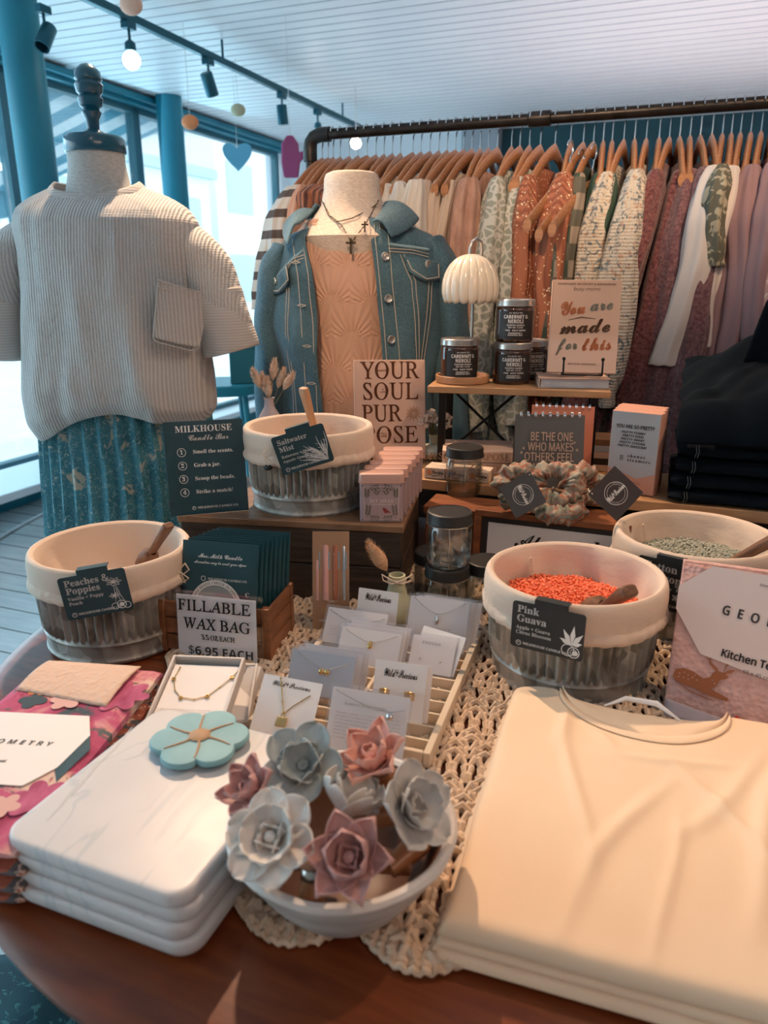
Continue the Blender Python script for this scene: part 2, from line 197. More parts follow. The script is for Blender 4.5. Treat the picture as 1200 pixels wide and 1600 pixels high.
GLYPHS['S'] = {
'A':(148,49,16,-4,-11,1,-7,4,-5,7,0,17,4,6,7,4,7,2,11,-3,3,-4,0,-7,-5,-6,-14,-6,-1,-3,3,-5,3,-2,18,3,14,9,17,15,-7,12,-3,11,2,8,4,7,8,4,8,2,10,-2,10,-6,25,26,25,21,25,16,
11,2,1,-2,-32,-60,-25,-55,12,5,36,33,9,5,5,-1,-14,-11,-27,-26,-11,-7,-13,-4,-1,-4,-32,-4,5,10,-26,15,-13,-12,-12,-9,-12,-5,5,105,33,56,85,-27,-21,-37,-39,6,-12,6,65,34,
21,24,-3,3,-7,0,-8,-6,-4,-8,6,92,14,4,19,-1,11,-4,8,-21,-23,12,-10),
'B':(173,99,124,-1,-8,0,-4,3,-4,5,0,9,7,12,10,7,4,0,1,-2,-10,-8,-6,-8,1,-10,3,-2,4,1,9,8,9,13,5,15,1,11,-3,6,-12,0,-2,6,2,2,16,0,13,15,4,16,-2,9,-5,7,-6,-3,-10,-11,-25,
-54,-10,-17,-13,-13,-14,-9,-15,-5,-18,-1,-15,1,-11,5,-7,7,-2,10,2,7,4,6,6,4,14,1,7,-6,0,-8,-5,-6,-13,-3,1,-7,10,-5,7,-2,15,5,15,15,38,62,24,23,15,8,-11,3,-28,0,-26,-7,
-22,-11,-19,-19,-3,-11,3,-9,10,-3,12,4,13,10,15,19,3,10,3,-1,1,-7,-6,-22,-7,-9,-9,-6,-22,-6,-9,2,-7,4,-5,6,-1,9,6,15,17,17,26,12,29,7,31,0,16,-5,15,2,0,-2,-9,-3,14,-9,4,
-7,2,-7,-3,-9,-7,-9,-11,-7,-17,-6,15,-10,5,-15,0,-7,-8,-14,-13,-11,-8,-4),
'C':(140,66,89,-1,-21,4,-9,5,-10,15,0,17,3,8,-14,5,-8,9,-3,13,2,13,7,12,11,10,14,9,16,5,17,2,9,-1,3,-2,-29,-8,-10,-5,-16,-16,-6,-8,-5,-17,3,-11,10,-5,23,31,31,26,11,6,20,
8,17,1,6,-3,3,-5,0,-13,-8,-13,-7,-8,-30,-21,-24,-9,-12,-3,-8,-16,-2,-13,4,-13,12,-4,16,3,7,3,12,9,7,10,0,12,-3,3,-9,4,-6,-1,-9,-6,-6,-10,-2,-11,-4,-1,-4,7,1,8,3,6,11,10,
7,2,17,0,6,-4,3,-5,1,-8,0,-7,-4,-7,-11,-11,-16,-8,9,86,56,18,6,27,19,18,22,4,13,-1,3,-4,2,-11,-5,-15,-13),
'M':(163,62,12,-1,-8,1,-11,10,0,13,5,9,13,6,10,-2,3,-8,-3,-6,-15,-7,-2,-5,3,-4,6,-2,8,2,8,6,58,83,17,19,15,12,5,-1,1,-3,-2,-9,-29,-67,-7,-23,22,38,21,31,31,31,6,3,4,-1,1,
-4,-15,-32,-24,-63,-5,-19,6,1,6,3,46,41,7,3,5,-1,-53,-47,-12,-6,-9,-2,-7,1,-5,4,-3,6,-2,8,4,17,5,12,37,62,-17,-19,-20,-27,-33,-59,-4,-4,-5,-1,-4,2,-4,4,-4,15,2,9,10,26,
27,49,-24,-30,-33,-53,-10,-12,-10,-8),
'P':(139,74,49,-1,-14,1,-10,5,-7,7,-2,9,1,8,5,6,6,3,7,2,10,-3,4,-8,-2,-4,-3,-3,-12,-5,0,-6,3,-4,12,-3,12,3,11,8,7,9,14,26,-20,-7,-1,4,13,6,11,3,12,21,12,17,14,13,16,9,
-11,3,-13,2,-26,-3,-28,-11,-14,-10,-10,-12,-3,-12,1,-5,8,-6,10,0,20,12,12,18,4,17,3,1,2,-3,1,-7,-2,-13,-4,-11,-7,-9,-18,-12,-21,0,-8,4,-6,6,-1,8,1,7,11,17,19,15,27,10,29,
4,16,-2,14,-5,15,4,6,-1,0,-2,-14,-4,10,-10,4,-14,-2,-9,-13,-16,-24,-11,-15,-3,-7,-16,-10,-13,-11,-11,-28,-13,7,124,59,15,8,12,16,4,18,-3,11,-7,-6,-7,-12),
'W':(187,66,49,-1,-5,0,-1,3,39,47,18,30,6,18,1,8,-3,11,-10,4,-17,-5,-19,-11,-18,-17,-8,-13,-3,-12,1,-5,3,-4,4,-3,9,0,15,12,15,27,2,18,5,0,2,-4,3,-16,-2,-12,-11,-19,-8,-7,
-11,-5,-20,0,-7,4,-4,6,-2,8,4,14,16,23,23,18,16,7,15,2,14,-2,11,-7,7,-10,2,-13,-1,-11,-13,-23,-39,-39,16,11,34,30,52,57,8,6,4,-3,-32,-78,-5,-17,18,28,29,32,15,12,7,2,-30,
-32,-22,-28,-22,-35,-8,-6,-9,7,-3,16,2,15,7,18,12,20,-52,-48,-27,-18),
'Y':(137,73,67,-1,-15,2,-12,4,-6,8,-3,9,1,7,5,6,6,5,8,1,11,-3,3,-4,0,-8,-6,-6,-10,-2,-3,-4,1,-4,10,-5,7,-1,13,3,12,9,10,14,19,35,-21,-19,-11,-3,-13,4,-3,5,0,16,23,38,2,6,
-3,6,-9,3,-8,-2,-17,-7,-15,-11,-11,-17,-2,-10,2,-7,6,-2,9,4,9,9,6,12,6,17,4,2,3,-8,-3,-15,-4,-7,-10,-11,-12,-7,-14,0,-7,9,0,13,9,16,15,14,24,11,13,2,12,-2,8,-5,6,-7,1,
-15,-4,-9,-23,-34,0,-3,3,-3,4,1,18,16,41,47,15,12,5,0,-21,-35,-20,-51,-11,-15,-22,-17,-20,-7),
'a':(107,23,63,-1,-9,3,-3,5,-1,5,-12,-10,-13,-3,-8,1,-7,4,-4,6,-1,7,5,16,12,14,16,11,9,3,18,-1,5,-7,4,8,23,1,-24,-52,6,1,14,12,4,-4,-18,-15,11,29,4,15,8,15,20,7,17,-4,7,
-6,0,-4,-3,-10,-9,-8,-13,-9,-18,0,-5),
'c':(78,28,29,-1,-10,1,-7,4,-4,7,-2,9,5,15,12,14,16,9,16,4,14,-3,4,-4,1,-6,-3,-7,-3,-2,-8,-1,-4,7,4,7,3,2,-6,0,-16,-18,-7,-12,-5,-15,1,-4,7,-1,12,6,14,12,4,-4,-19,-15),
'd':(122,23,26,-1,-8,1,-7,4,-4,6,-2,9,1,7,10,15,15,13,18,7,18,-1,6,-7,33,63,25,2,-59,-109,2,-3,8,4,14,13,4,-4,-24,-19,-14,-1,-6,3,-4,11,-12,-11,12,31,4,9,4,16,17,10,18,2,
7,-1,5,-8,1,-5,-3,-17,-20,-11,-17,-1,-6,2,-5),
'e':(83,24,30,-1,-10,1,-9,5,-6,7,-1,8,4,14,13,14,17,10,17,4,12,-4,4,-4,1,-5,-1,-6,-4,-6,-16,-10,-22,-7,-3,-11,1,-4,13,0,19,9,9,9,4,-4,-10,-9,-11,-6,8,31,26,7,1,12,7,7,10,
1,10,-3,2,-3,-1,-9,-8),
'f':(107,27,64,19,-18,-17,-11,-4,-8,0,-30,-53,-25,-3,38,65,-2,10,6,5,4,1,16,25,-15,-14,-4,4,22,21,33,46,8,8,10,7,11,2,11,-3,3,-9,-1,-9,-14,-21,-25,-21,-16,-9,-26,-45,14,
3,15,15,9,57,57,14,8,19,18,8,14,3,13,-2,5,-4,1,-6,-4,-9,-11),
'h':(114,30,103,19,-14,-13,-9,-5,-8,-2,-5,1,-8,8,-1,8,1,9,23,28,-1,2,-14,-7,-11,-10,-26,-38,-26,-1,27,49,-14,-14,-4,4,24,26,29,51,25,3,-42,-78,13,12,12,7,15,2,8,-9,0,-13,
-21,-31,2,-2,2,1,19,16),
'i':(70,9,55,73,-7,2,-2,3,0,8,7,6,9,0,5,-4,0,-8,-3,-4,16,58,19,-16,-15,-10,-5,-6,0,-12,3,-4,10,1,5,14,27,-10,-10,-4,4,21,22,29,2,-29,-54,0,-2,8,4,15,13),
'k':(109,8,4,-1,27,50,-14,-15,-4,4,26,30,27,47,24,3,-62,-118,26,65,-1,-9,3,-3,8,2,7,8,14,-1,3,-11,0,-1,3,2,2,12,3,15,17,15,2,6,-5,-2,-10,-7,-3,-6,1,-2,10,-13,-16,8,-4,2,
-4,2,-5,-3,-13,6,2,9,9,4,-4,-19,-15),
'l':(84,18,61,19,-17,-15,-7,-4,-15,-1,-9,8,-1,6,2,10,9,20,-8,-9,-5,3,21,21,35,57,25,3,-57,-104,-2,-4,3,-4,14,9,8,8),
'm':(161,46,-1,-2,32,48,-3,1,-12,-13,-5,4,26,22,7,2,6,-4,3,-9,-2,-9,24,19,10,3,7,-3,2,-5,0,-14,13,12,11,7,16,2,5,-3,3,-5,0,-15,-17,-26,-1,-5,14,8,8,8,4,-4,-15,-14,-10,-5,
-12,0,-4,4,-3,4,-1,8,3,12,17,22,2,4,-2,1,-7,-3,-11,-9,-31,-43,-30,-2,28,42,5,12,-2,1,-9,-6,-16,-17,-22,-30),
'n':(116,33,-1,-2,32,48,-3,1,-12,-13,-5,4,26,22,7,2,6,-4,2,-10,-1,-8,13,12,12,7,9,3,6,-1,4,-3,3,-6,1,-11,-19,-29,-1,-5,7,3,15,13,4,-4,-15,-14,-10,-5,-12,0,-7,8,-2,8,2,9,
23,28,-1,2,-7,-3,-12,-9,-34,-43),
'o':(90,19,28,-1,-9,1,-8,4,-4,7,-2,8,5,15,12,14,17,10,17,4,15,-4,5,-6,0,-15,-2,-6,-11,-14,14,8,4,-5,-14,-9,-14,-3,-13,-7,14,32,5,10,5,0,6,2,3,9,3,9,15,3,13,-1,4,-3,2,-5,
-2,-9,-9,-11,-16,-7,-15,0,-8),
'r':(83,26,71,19,-19,-17,-11,-3,-9,1,-6,3,-4,5,-2,6,1,5,6,13,17,17,-13,0,-16,-15,-4,4,14,12,3,15,6,1,3,-8,21,-4,6,-5,0,-4,-2,-6,-18,-27,0,-5,2,-1,7,4,14,13),
's':(71,27,62,21,-24,-19,-12,-3,-14,0,-10,8,-1,6,1,3,5,6,7,0,5,-5,0,-6,-5,-4,-4,0,6,-3,6,3,8,14,2,29,-18,-16,-3,4,31,30,4,-3,-4,-8,8,-16,3,-12,-1,-7,-4,-5,10,8),
't':(89,21,11,38,22,23,31,52,26,1,-15,-26,14,0,-2,-6,-16,0,-39,-71,1,-5,9,4,15,13,4,-4,-9,-9,-17,-10,-15,0,-7,7,-2,6,2,9,12,22,-11,-10),
'u':(119,28,107,19,-10,-11,-14,-8,-7,-1,-13,4,-4,4,0,12,-16,-15,-17,-5,-10,4,-4,4,-1,6,3,11,11,19,-11,-9,-3,4,22,22,29,2,-25,-46,-2,-5,3,-3,18,15,24,37,29,2,-29,-53,3,-2,
8,3,13,13),
'v':(95,33,34,-1,-17,4,-4,5,-2,7,4,12,12,20,-2,0,-9,-9,-3,3,21,19,7,2,6,-3,2,-9,-2,-9,-17,-32,5,-4,13,3,12,9,-5,9,-1,6,7,20,9,9,6,1,7,-3,3,-9,-4,-15,-11,-15,8,2,7,7,4,-4,
-10,-8,-14,-3,-16,-12,7,65,21,5,5,7,13,0,9,-6,0,-8,-8,-2,-9),
'w':(153,44,33,-1,-16,4,-6,12,5,13,15,19,-5,-1,-9,-8,-4,3,25,20,29,1,-27,-41,-6,-12,3,-4,8,5,10,9,16,21,12,21,31,1,-26,-45,-2,-6,2,-4,5,-2,11,3,14,9,-6,9,0,6,7,20,9,9,10,
0,3,-2,2,-9,0,-7,-7,-15,-7,-8,8,3,8,6,3,-4,-11,-8,-13,-3,-17,-12,-19,-3,-18,5,-6,16,-14,-15,7,122,21,6,5,7,13,0,9,-7,0,-7,-8,-3,-9),
'y':(116,38,103,19,-14,-11,-14,-7,-28,-42,-21,-17,-15,-3,-9,2,-6,3,-3,5,-1,7,3,10,9,11,21,13,24,9,10,18,-15,-14,-11,-4,-7,0,-9,8,2,18,12,21,-1,1,-2,-1,-13,-12,-5,4,23,20,
9,4,11,-3,2,-10,0,-7,-19,-34,1,-3,8,4,10,11,28,40,27,2,-30,-53,20,14,9,11,-55,7,3,8,9,20,35,-23,-11,-9,-7,-9,-10,-2,-14,4,-5),
}
GLYPHS['I'] = {
'A':(139,22,-25,0,0,4,13,3,12,10,107,125,4,0,-5,-125,4,-10,14,-3,-2,-4,-56,0,1,4,10,1,5,3,3,6,1,33,-49,0,-17,-20,-10,-16,3,-6,10,-1,0,-4,3,43,55,44,0,2,55),
'B':(131,26,-10,0,1,4,9,1,6,3,4,5,28,102,2,11,-2,4,-2,3,-11,3,0,3,52,0,26,-3,15,-10,5,-17,-4,-14,-11,-12,-19,-7,13,-8,8,-10,3,-14,-2,-13,-6,-11,-9,-8,-12,-7,-15,-4,11,58,
77,19,3,14,6,8,11,3,13,-7,17,-19,6,-12,-2,-4,-8,-11,-42,2,-3,12,46,6,19,3,14,8,9,12,2,17,-2,11,-6,8,-9,5,-15,1,-12,-1,-15,-57,4,-5),
'C':(141,42,65,-3,-16,2,-14,5,-12,8,-8,11,-5,14,-2,16,1,15,5,15,7,14,10,12,24,21,13,7,14,4,15,1,32,-6,4,1,3,4,4,0,-8,-41,-4,0,-2,19,-6,9,-9,6,-13,2,-12,-2,-12,-5,-22,-18,
-8,-13,-11,-29,-2,-17,3,-19,8,-15,13,-9,16,-4,17,3,16,9,15,14,5,-3,-14,-14,-13,-10,-15,-5),
'E':(136,39,-10,0,1,4,9,1,10,8,28,102,2,11,-2,4,-2,3,-11,3,0,3,107,0,-6,-30,-4,0,-1,15,-9,7,-42,2,-6,-3,-5,-11,-11,-41,30,1,8,4,6,6,5,9,3,0,-14,-49,-4,0,1,13,-4,6,-8,3,
-25,0,-15,-57,4,-6,4,-1,34,1,12,2,17,10,14,18,4,0,-14,-38),
'F':(122,35,-9,0,1,4,7,0,8,3,4,9,29,106,0,8,-8,4,-7,2,1,3,101,0,-7,-33,-4,0,-1,15,-4,7,-8,3,-33,1,-5,-1,-3,-6,-12,-48,27,2,11,6,7,13,4,0,-13,-51,-4,0,0,10,-3,11,-15,3,
-16,0,-14,-58,1,-5,3,-2,13,-2,-1,-4),
'G':(163,51,74,-3,-19,2,-16,5,-13,9,-10,11,-6,14,-2,16,2,15,11,28,10,13,11,11,13,9,13,7,15,4,15,1,14,-1,27,-8,7,1,5,7,3,0,-9,-43,-3,0,-5,16,-9,12,-12,7,-16,3,-18,-3,-17,
-9,-17,-20,-12,-26,-3,-13,0,-27,4,-12,7,-10,14,-9,18,-4,10,1,17,9,3,6,9,37,-1,4,-3,2,-14,2,1,4,57,0,-1,-4,-11,-2,-6,-6,-12,-46,-16,-7,-18,-5),
'H':(156,46,-10,0,1,4,7,0,7,3,6,9,27,99,2,11,-2,4,-2,3,-11,3,0,3,56,0,-1,-3,-15,-4,-3,-6,-13,-43,0,-3,4,-2,59,1,13,47,-1,4,-3,3,-11,3,1,3,55,0,-1,-3,-9,-2,-9,-7,-30,-109,
1,-9,7,-4,7,-1,-1,-4,-55,0,0,4,15,3,5,9,14,49,-1,3,-3,2,-59,0,-3,-4,-13,-53,4,-6,12,-3,-1,-4),
'I':(74,20,-9,0,1,4,7,0,8,3,4,9,29,106,0,8,-8,4,-7,2,1,3,57,0,-1,-3,-9,-2,-10,-7,-28,-103,-2,-11,1,-4,7,-4,7,-1,-1,-4),
'L':(134,22,-7,0,1,4,9,1,10,8,29,108,-1,9,-2,3,-12,3,1,3,55,0,-1,-3,-13,-4,-4,-5,-28,-99,-2,-17,3,-3,5,-1,46,3,17,10,13,20,5,0,-14,-40),
'O':(155,24,60,-3,-16,2,-12,4,-11,8,-8,10,-5,13,-1,15,1,13,9,27,18,24,22,18,13,6,26,5,15,-1,13,-5,10,-8,8,-10,5,-13,1,-26,-8,-23,-20,-31,-18,-15,-13,-8,-14,-4,19,60,3,10,
1,10,4,18,16,15,22,5,13,7,27,-1,29,-6,12,-9,7,-13,2,-11,-1,-11,-5,-19,-18,-16,-26,-9,-34,1,-27,6,-12,10,-8),
'P':(121,25,-10,0,1,4,14,3,5,6,28,102,2,11,-2,4,-2,3,-11,3,0,3,55,0,24,-3,14,-11,4,-17,-1,-11,-5,-10,-9,-8,-11,-7,-14,-4,-34,-1,-4,-3,-13,-50,4,-8,15,-2,-1,-4,13,58,73,
18,2,13,7,8,12,3,15,-2,11,-5,8,-8,4,-12,1,-8,-2,-3,-3,-14,-49,1,-6),
'R':(135,30,-10,0,1,4,9,1,6,3,4,5,28,102,2,11,-2,4,-2,3,-11,3,0,3,60,0,18,-2,13,-6,8,-9,3,-13,-5,-17,-13,-13,-22,-8,23,-55,9,-11,8,-1,-2,-4,-31,0,-28,68,-20,2,-14,-56,3,
-8,14,-2,-2,-4,10,61,75,18,2,14,7,8,11,3,14,-3,13,-10,8,-20,3,-9,-5,-15,-52),
'S':(110,47,46,-3,-33,7,-5,-2,-4,-4,-3,0,7,46,3,0,3,-18,6,-12,11,-8,13,-3,14,4,9,10,3,7,1,7,-3,11,-9,14,-22,24,-6,9,-5,17,5,19,15,13,9,3,21,1,18,-5,4,1,3,4,5,0,-7,-41,-3,
0,-2,15,-5,11,-9,7,-10,2,-10,-2,-7,-4,-5,-8,-2,-9,4,-13,10,-13,19,-20,9,-14,2,-15,-1,-11,-4,-10,-7,-8,-9,-7),
'U':(147,40,60,-3,-19,2,-13,8,-9,12,-3,15,0,9,21,79,0,8,-3,3,-14,3,2,3,58,0,-1,-3,-10,-2,-6,-3,-4,-7,-19,-66,-5,-25,3,-11,5,-8,9,-6,13,-1,11,1,17,9,7,7,5,11,20,71,3,18,
-3,9,-13,3,1,3,47,0,-1,-3,-13,-3,-6,-7,-21,-77,-13,-30,-8,-11,-10,-6,-13,-4),
'W':(178,35,25,-3,4,130,-3,5,-14,4,1,3,56,0,-1,-3,-10,-1,-5,-3,-3,-6,-4,-91,51,71,0,21,-8,7,-9,2,1,3,53,0,-1,-3,-10,-2,-5,-6,-5,-92,56,86,2,8,-4,4,-10,2,1,3,42,0,-1,-3,
-6,-2,-6,-4,-12,-15,-79,-118,-4,0,4,96,-67,-96),
'X':(137,38,-19,0,2,4,13,4,14,11,50,50,-20,58,-8,6,-14,3,1,3,62,0,-1,-3,-13,-3,-3,-5,13,-45,40,41,2,6,-3,4,-11,2,1,3,49,0,-1,-3,-8,-2,-13,-9,-53,-50,21,-63,8,-6,13,-2,-1,
-4,-63,0,1,4,14,1,4,7,-15,48,-40,-42,-3,-8,4,-5,12,-2,-1,-3),
'Y':(124,31,14,0,2,4,13,1,6,5,15,50,-25,65,-9,8,-12,3,1,3,60,0,-1,-3,-12,-3,-3,-2,-1,-4,2,-9,17,-47,45,53,0,7,-3,3,-12,2,1,3,48,0,-1,-4,-12,-5,-7,-6,-55,-63,-13,-49,1,-4,
3,-3,15,-1,-1,-4),
}
GLYPHS['N'] = {
'A':(129,8,0,0,56,145,17,0,55,-145,-18,0,-18,44,-57,0,-16,-44,3,41,61,46,0,-23,65),
'B':(131,18,20,0,0,144,57,-1,14,-3,10,-4,11,-11,3,-17,-2,-11,-5,-10,-8,-7,-12,-4,16,-6,12,-11,4,-18,-3,-18,-10,-12,-10,-6,-12,-4,9,38,83,42,1,9,5,6,7,2,10,-3,10,-6,7,-11,
4,-39,1,9,38,16,45,1,10,6,6,8,2,12,-2,10,-6,8,-11,5,-44,1),
'C':(127,33,79,-2,-27,4,-10,5,-13,11,-9,15,-4,11,-4,28,1,14,3,13,4,11,10,15,14,12,23,8,29,0,25,-8,-7,-15,-23,8,-24,-2,-12,-5,-10,-8,-8,-12,-4,-14,-2,-17,2,-17,4,-14,7,
-12,9,-8,13,-5,15,-2,18,2,16,4,0,-16,-16,-5),
'D':(147,13,20,0,0,144,58,-1,23,-7,15,-10,10,-14,5,-11,4,-28,-2,-22,-7,-18,-11,-14,-15,-11,-18,-6,12,38,16,19,0,26,3,18,11,11,17,4,26,-2,17,-5,14,-8,11,-10,7,-14,5,-39,
1),
'E':(112,12,20,0,0,144,80,0,0,-16,-62,0,0,-45,59,0,0,-16,-59,0,0,-51,62,0,0,-16),
'F':(104,10,20,0,0,144,80,0,0,-16,-62,0,0,-51,58,0,0,-16,-58,0,0,-61),
'G':(146,36,81,-2,-26,4,-11,5,-14,11,-10,14,-4,12,-4,28,4,28,5,11,7,10,19,16,11,5,29,4,33,-5,10,-4,-7,-15,-27,8,-26,-2,-14,-5,-10,-8,-8,-12,-5,-14,-2,-17,1,-16,5,-15,7,
-11,10,-9,14,-5,26,-2,19,3,0,43,-31,0,0,16,50,0,0,-71,-37,-7),
'H':(149,12,20,0,0,144,18,0,0,-61,74,0,0,61,18,0,0,-144,-18,0,0,67,-74,0,0,-67),
'I':(68,12,8,0,0,10,17,4,0,116,-17,3,0,11,52,0,0,-11,-17,-3,0,-116,17,-4,0,-10),
'J':(55,13,-1,-38,-15,3,0,15,11,-2,13,2,5,3,5,10,1,151,18,0,0,-142,-3,-18,-8,-12,-12,-8),
'K':(125,12,20,0,0,144,18,0,0,-71,63,71,21,0,-57,-63,60,-81,-22,0,-51,69,-14,-13,0,-56),
'L':(106,6,20,0,0,144,18,0,0,-128,63,0,0,-16),
'M':(183,13,20,0,0,144,26,0,45,-118,46,118,26,0,0,-144,-18,0,1,126,-48,-126,-15,0,-48,126,1,-126),
'N':(153,10,20,0,0,144,20,0,77,-119,-1,119,18,0,0,-144,-22,0,-77,119,1,-119),
'O':(157,26,79,-2,-14,1,-13,3,-11,5,-12,12,-9,14,-7,25,0,28,7,25,9,15,12,11,11,5,13,3,27,0,12,-3,11,-5,13,-11,9,-15,7,-25,1,-14,-3,-27,-5,-12,-9,-14,-13,-12,-11,-5,-12,
-3,22,79,14,15,2,12,4,9,9,6,12,4,14,1,17,-1,17,-4,14,-6,12,-9,9,-12,4,-15,2,-15,-2,-12,-4,-9,-9,-6,-12,-6,-31,6,-31,6,-12,9,-9,12,-4),
'P':(122,14,20,0,0,144,55,-1,13,-4,11,-6,10,-14,3,-18,-2,-11,-4,-11,-7,-9,-11,-8,-14,-4,-36,-2,0,-56,9,38,71,32,2,13,5,8,9,2,14,-2,12,-7,8,-11,6,-35,1),
'R':(125,16,20,0,0,144,56,-1,13,-4,10,-5,10,-13,3,-18,-2,-11,-7,-15,-6,-6,-14,-7,39,-64,-21,0,-35,59,-28,0,0,-59,9,38,75,36,1,11,6,6,8,2,12,-2,12,-6,8,-11,5,-36,1),
'S':(110,37,50,-2,-12,0,-28,7,0,17,29,-8,26,1,10,5,6,8,1,15,-2,6,-10,9,-37,16,-11,9,-8,11,-2,15,2,11,4,9,7,7,9,6,12,3,24,0,28,-7,-6,-16,-25,8,-21,-2,-9,-4,-5,-6,-1,-15,6,
-11,6,-4,31,-13,17,-11,9,-15,1,-11,-3,-16,-11,-14,-23,-9),
'T':(112,8,47,0,0,128,-45,0,0,16,108,0,0,-16,-45,0,0,-128),
'U':(147,26,73,-2,-17,1,-13,5,-11,9,-7,10,-5,13,-2,15,0,93,18,0,0,-94,2,-15,8,-12,12,-7,16,-2,17,2,11,8,7,12,2,15,0,93,18,0,0,-93,-2,-14,-4,-13,-8,-11,-11,-8,-13,-5),
'V':(121,9,52,0,-52,144,19,0,36,-101,6,-23,9,32,32,92,19,0,-51,-144),
'W':(187,17,40,0,-38,144,20,0,24,-97,4,-25,8,35,25,87,20,0,26,-88,8,-34,6,34,23,88,19,0,-39,-144,-18,0,-35,122,-34,-122),
'X':(118,12,1,0,48,75,-45,69,20,0,35,-56,36,56,19,0,-44,-68,47,-76,-20,0,-38,62,-39,-62),
'Y':(114,9,48,0,0,55,-48,89,20,0,37,-71,37,71,20,0,-48,-88,0,-56),
'a':(113,27,43,-2,-13,2,-11,6,-8,10,-2,14,4,14,9,11,10,5,13,3,34,2,-1,18,-4,7,-7,4,-10,1,-16,-2,-15,-6,-5,14,27,8,27,-2,12,-6,7,-11,3,-16,0,-74,-13,0,-4,16,-15,-14,-9,-3,
12,47,12,13,2,10,6,7,9,2,24,-33,-3,-11,-4,-6,-7,-1,-9,1,-8,4,-5,7,-4),
'b':(124,20,68,-2,-21,4,-12,12,-5,-14,-13,0,0,153,18,0,-1,-59,13,11,10,4,11,1,18,-4,15,-10,6,-11,5,-14,1,-17,-1,-17,-5,-14,-6,-11,-15,-10,15,65,13,14,3,9,7,5,14,1,17,-3,
23,-9,14,-17,4,-14,-3,-10,-7,-4,-12,-2,-18,2,-19,4,-13,10,-7),
'c':(97,26,61,-2,-14,1,-12,5,-10,7,-8,11,-4,14,-2,17,2,18,5,15,8,11,10,7,12,5,22,1,20,-6,-5,-15,-18,5,-23,-4,-11,-14,-4,-23,2,-16,6,-14,10,-7,21,-2,20,6,0,-16,-12,-5),
'd':(124,18,55,-2,-18,3,-14,11,-7,11,-5,31,5,31,7,11,14,10,19,4,20,-4,14,-12,-1,59,18,0,0,-153,-15,0,-3,14,-13,-11,-9,-4,16,58,13,15,2,9,7,6,12,1,16,-1,21,-5,14,-10,7,
-15,3,-12,-3,-9,-8,-6,-13,-2,-18,2,-17,6,-13,9,-7),
'e':(113,29,63,-2,-14,1,-13,5,-11,8,-8,11,-4,14,-2,16,2,17,4,13,7,12,10,8,12,5,13,2,13,-1,11,-5,9,-7,6,-10,4,-12,1,-14,0,-11,-74,0,3,-16,7,-11,11,-7,14,-3,10,1,24,6,0,
-15,-16,-6,9,30,65,55,0,-2,12,-4,10,-9,7,-11,1,-12,-1,-9,-6,-5,-11),
'f':(70,20,22,0,0,94,-19,0,0,9,19,6,2,24,7,12,12,7,14,2,21,-3,-5,-14,-16,3,-8,-2,-5,-4,-3,-8,-1,-18,27,0,0,-14,-27,0,0,-94),
'g':(124,29,58,-49,-27,3,-11,5,0,16,24,-8,28,1,9,7,6,9,3,30,-10,-9,-10,-5,-14,-2,-19,4,-14,11,-7,11,-5,30,5,29,7,12,14,11,18,4,10,-1,9,-3,16,-12,2,14,15,0,-1,-124,-5,-12,
-6,-9,-9,-6,16,58,13,15,1,9,7,6,12,1,21,-1,19,-6,13,-10,7,-14,2,-12,-3,-9,-7,-6,-14,-2,-18,2,-17,6,-13,9,-8),
'h':(125,20,17,0,0,153,18,0,-1,-60,15,13,20,4,17,-3,12,-7,8,-12,2,-18,0,-70,-17,0,0,69,-6,20,-18,6,-16,-3,-10,-7,-4,-12,-2,-17,0,-56),
'i':(52,8,26,126,-7,3,-3,8,3,9,7,2,8,-2,3,-9,-3,-8,4,17,0,0,108,18,0,0,-108),
'j':(52,8,26,126,-7,3,-3,8,3,9,7,2,8,-2,3,-9,-3,-8,11,4,-49,-15,3,0,14,19,-1,8,8,1,133,18,0,0,-124,-2,-13,-5,-11,-10,-6),
'k':(107,12,17,0,0,153,18,0,-1,-97,48,52,21,0,-44,-46,47,-62,-21,0,-38,50,-12,-10,0,-40),
'l':(52,4,17,0,0,153,18,0,0,-153),
'm':(188,38,17,0,0,108,14,0,3,-15,7,8,8,5,9,3,9,1,15,-2,11,-6,7,-10,7,8,9,6,9,3,11,1,16,-3,11,-6,7,-13,2,-18,0,-70,-17,0,0,70,-6,19,-16,6,-14,-2,-9,-7,-5,-11,-2,-16,0,
-59,-17,0,0,70,-6,19,-16,6,-14,-3,-9,-7,-4,-12,-2,-17,0,-56),
'n':(125,20,17,0,0,108,14,0,3,-15,7,8,18,8,27,-2,12,-6,8,-13,2,-18,0,-70,-17,0,0,69,-6,20,-18,6,-15,-3,-10,-7,-5,-12,-2,-17,0,-56),
'o':(122,24,61,-2,-14,1,-12,6,-10,8,-8,10,-4,15,-2,16,2,17,4,14,8,10,10,9,12,5,14,1,14,-1,12,-6,10,-8,7,-10,5,-14,2,-17,-1,-16,-5,-14,-8,-11,-10,-8,-12,-6,16,61,13,14,3,
10,8,6,13,1,17,-1,17,-6,13,-10,8,-14,3,-14,-3,-10,-8,-6,-13,-2,-17,2,-17,6,-13,10,-8),
'p':(124,20,17,-49,0,157,15,0,2,-15,13,12,10,4,11,1,18,-3,15,-11,6,-11,5,-14,0,-34,-5,-14,-6,-11,-15,-10,-18,-4,-11,1,-10,4,-13,11,1,-63,17,65,13,9,1,8,4,6,7,6,18,0,12,
-1,16,-5,13,-10,8,-13,3,-14,-2,-9,-7,-5,-12,-2,-16,2,-21,4,-14,10,-7),
'q':(124,20,89,-49,1,63,-14,-11,-9,-4,-12,-1,-18,3,-14,11,-7,11,-5,31,2,17,4,14,6,11,15,10,18,4,11,-1,9,-4,14,-12,2,15,15,0,0,-157,16,58,13,15,2,9,7,6,12,1,16,-1,21,-6,
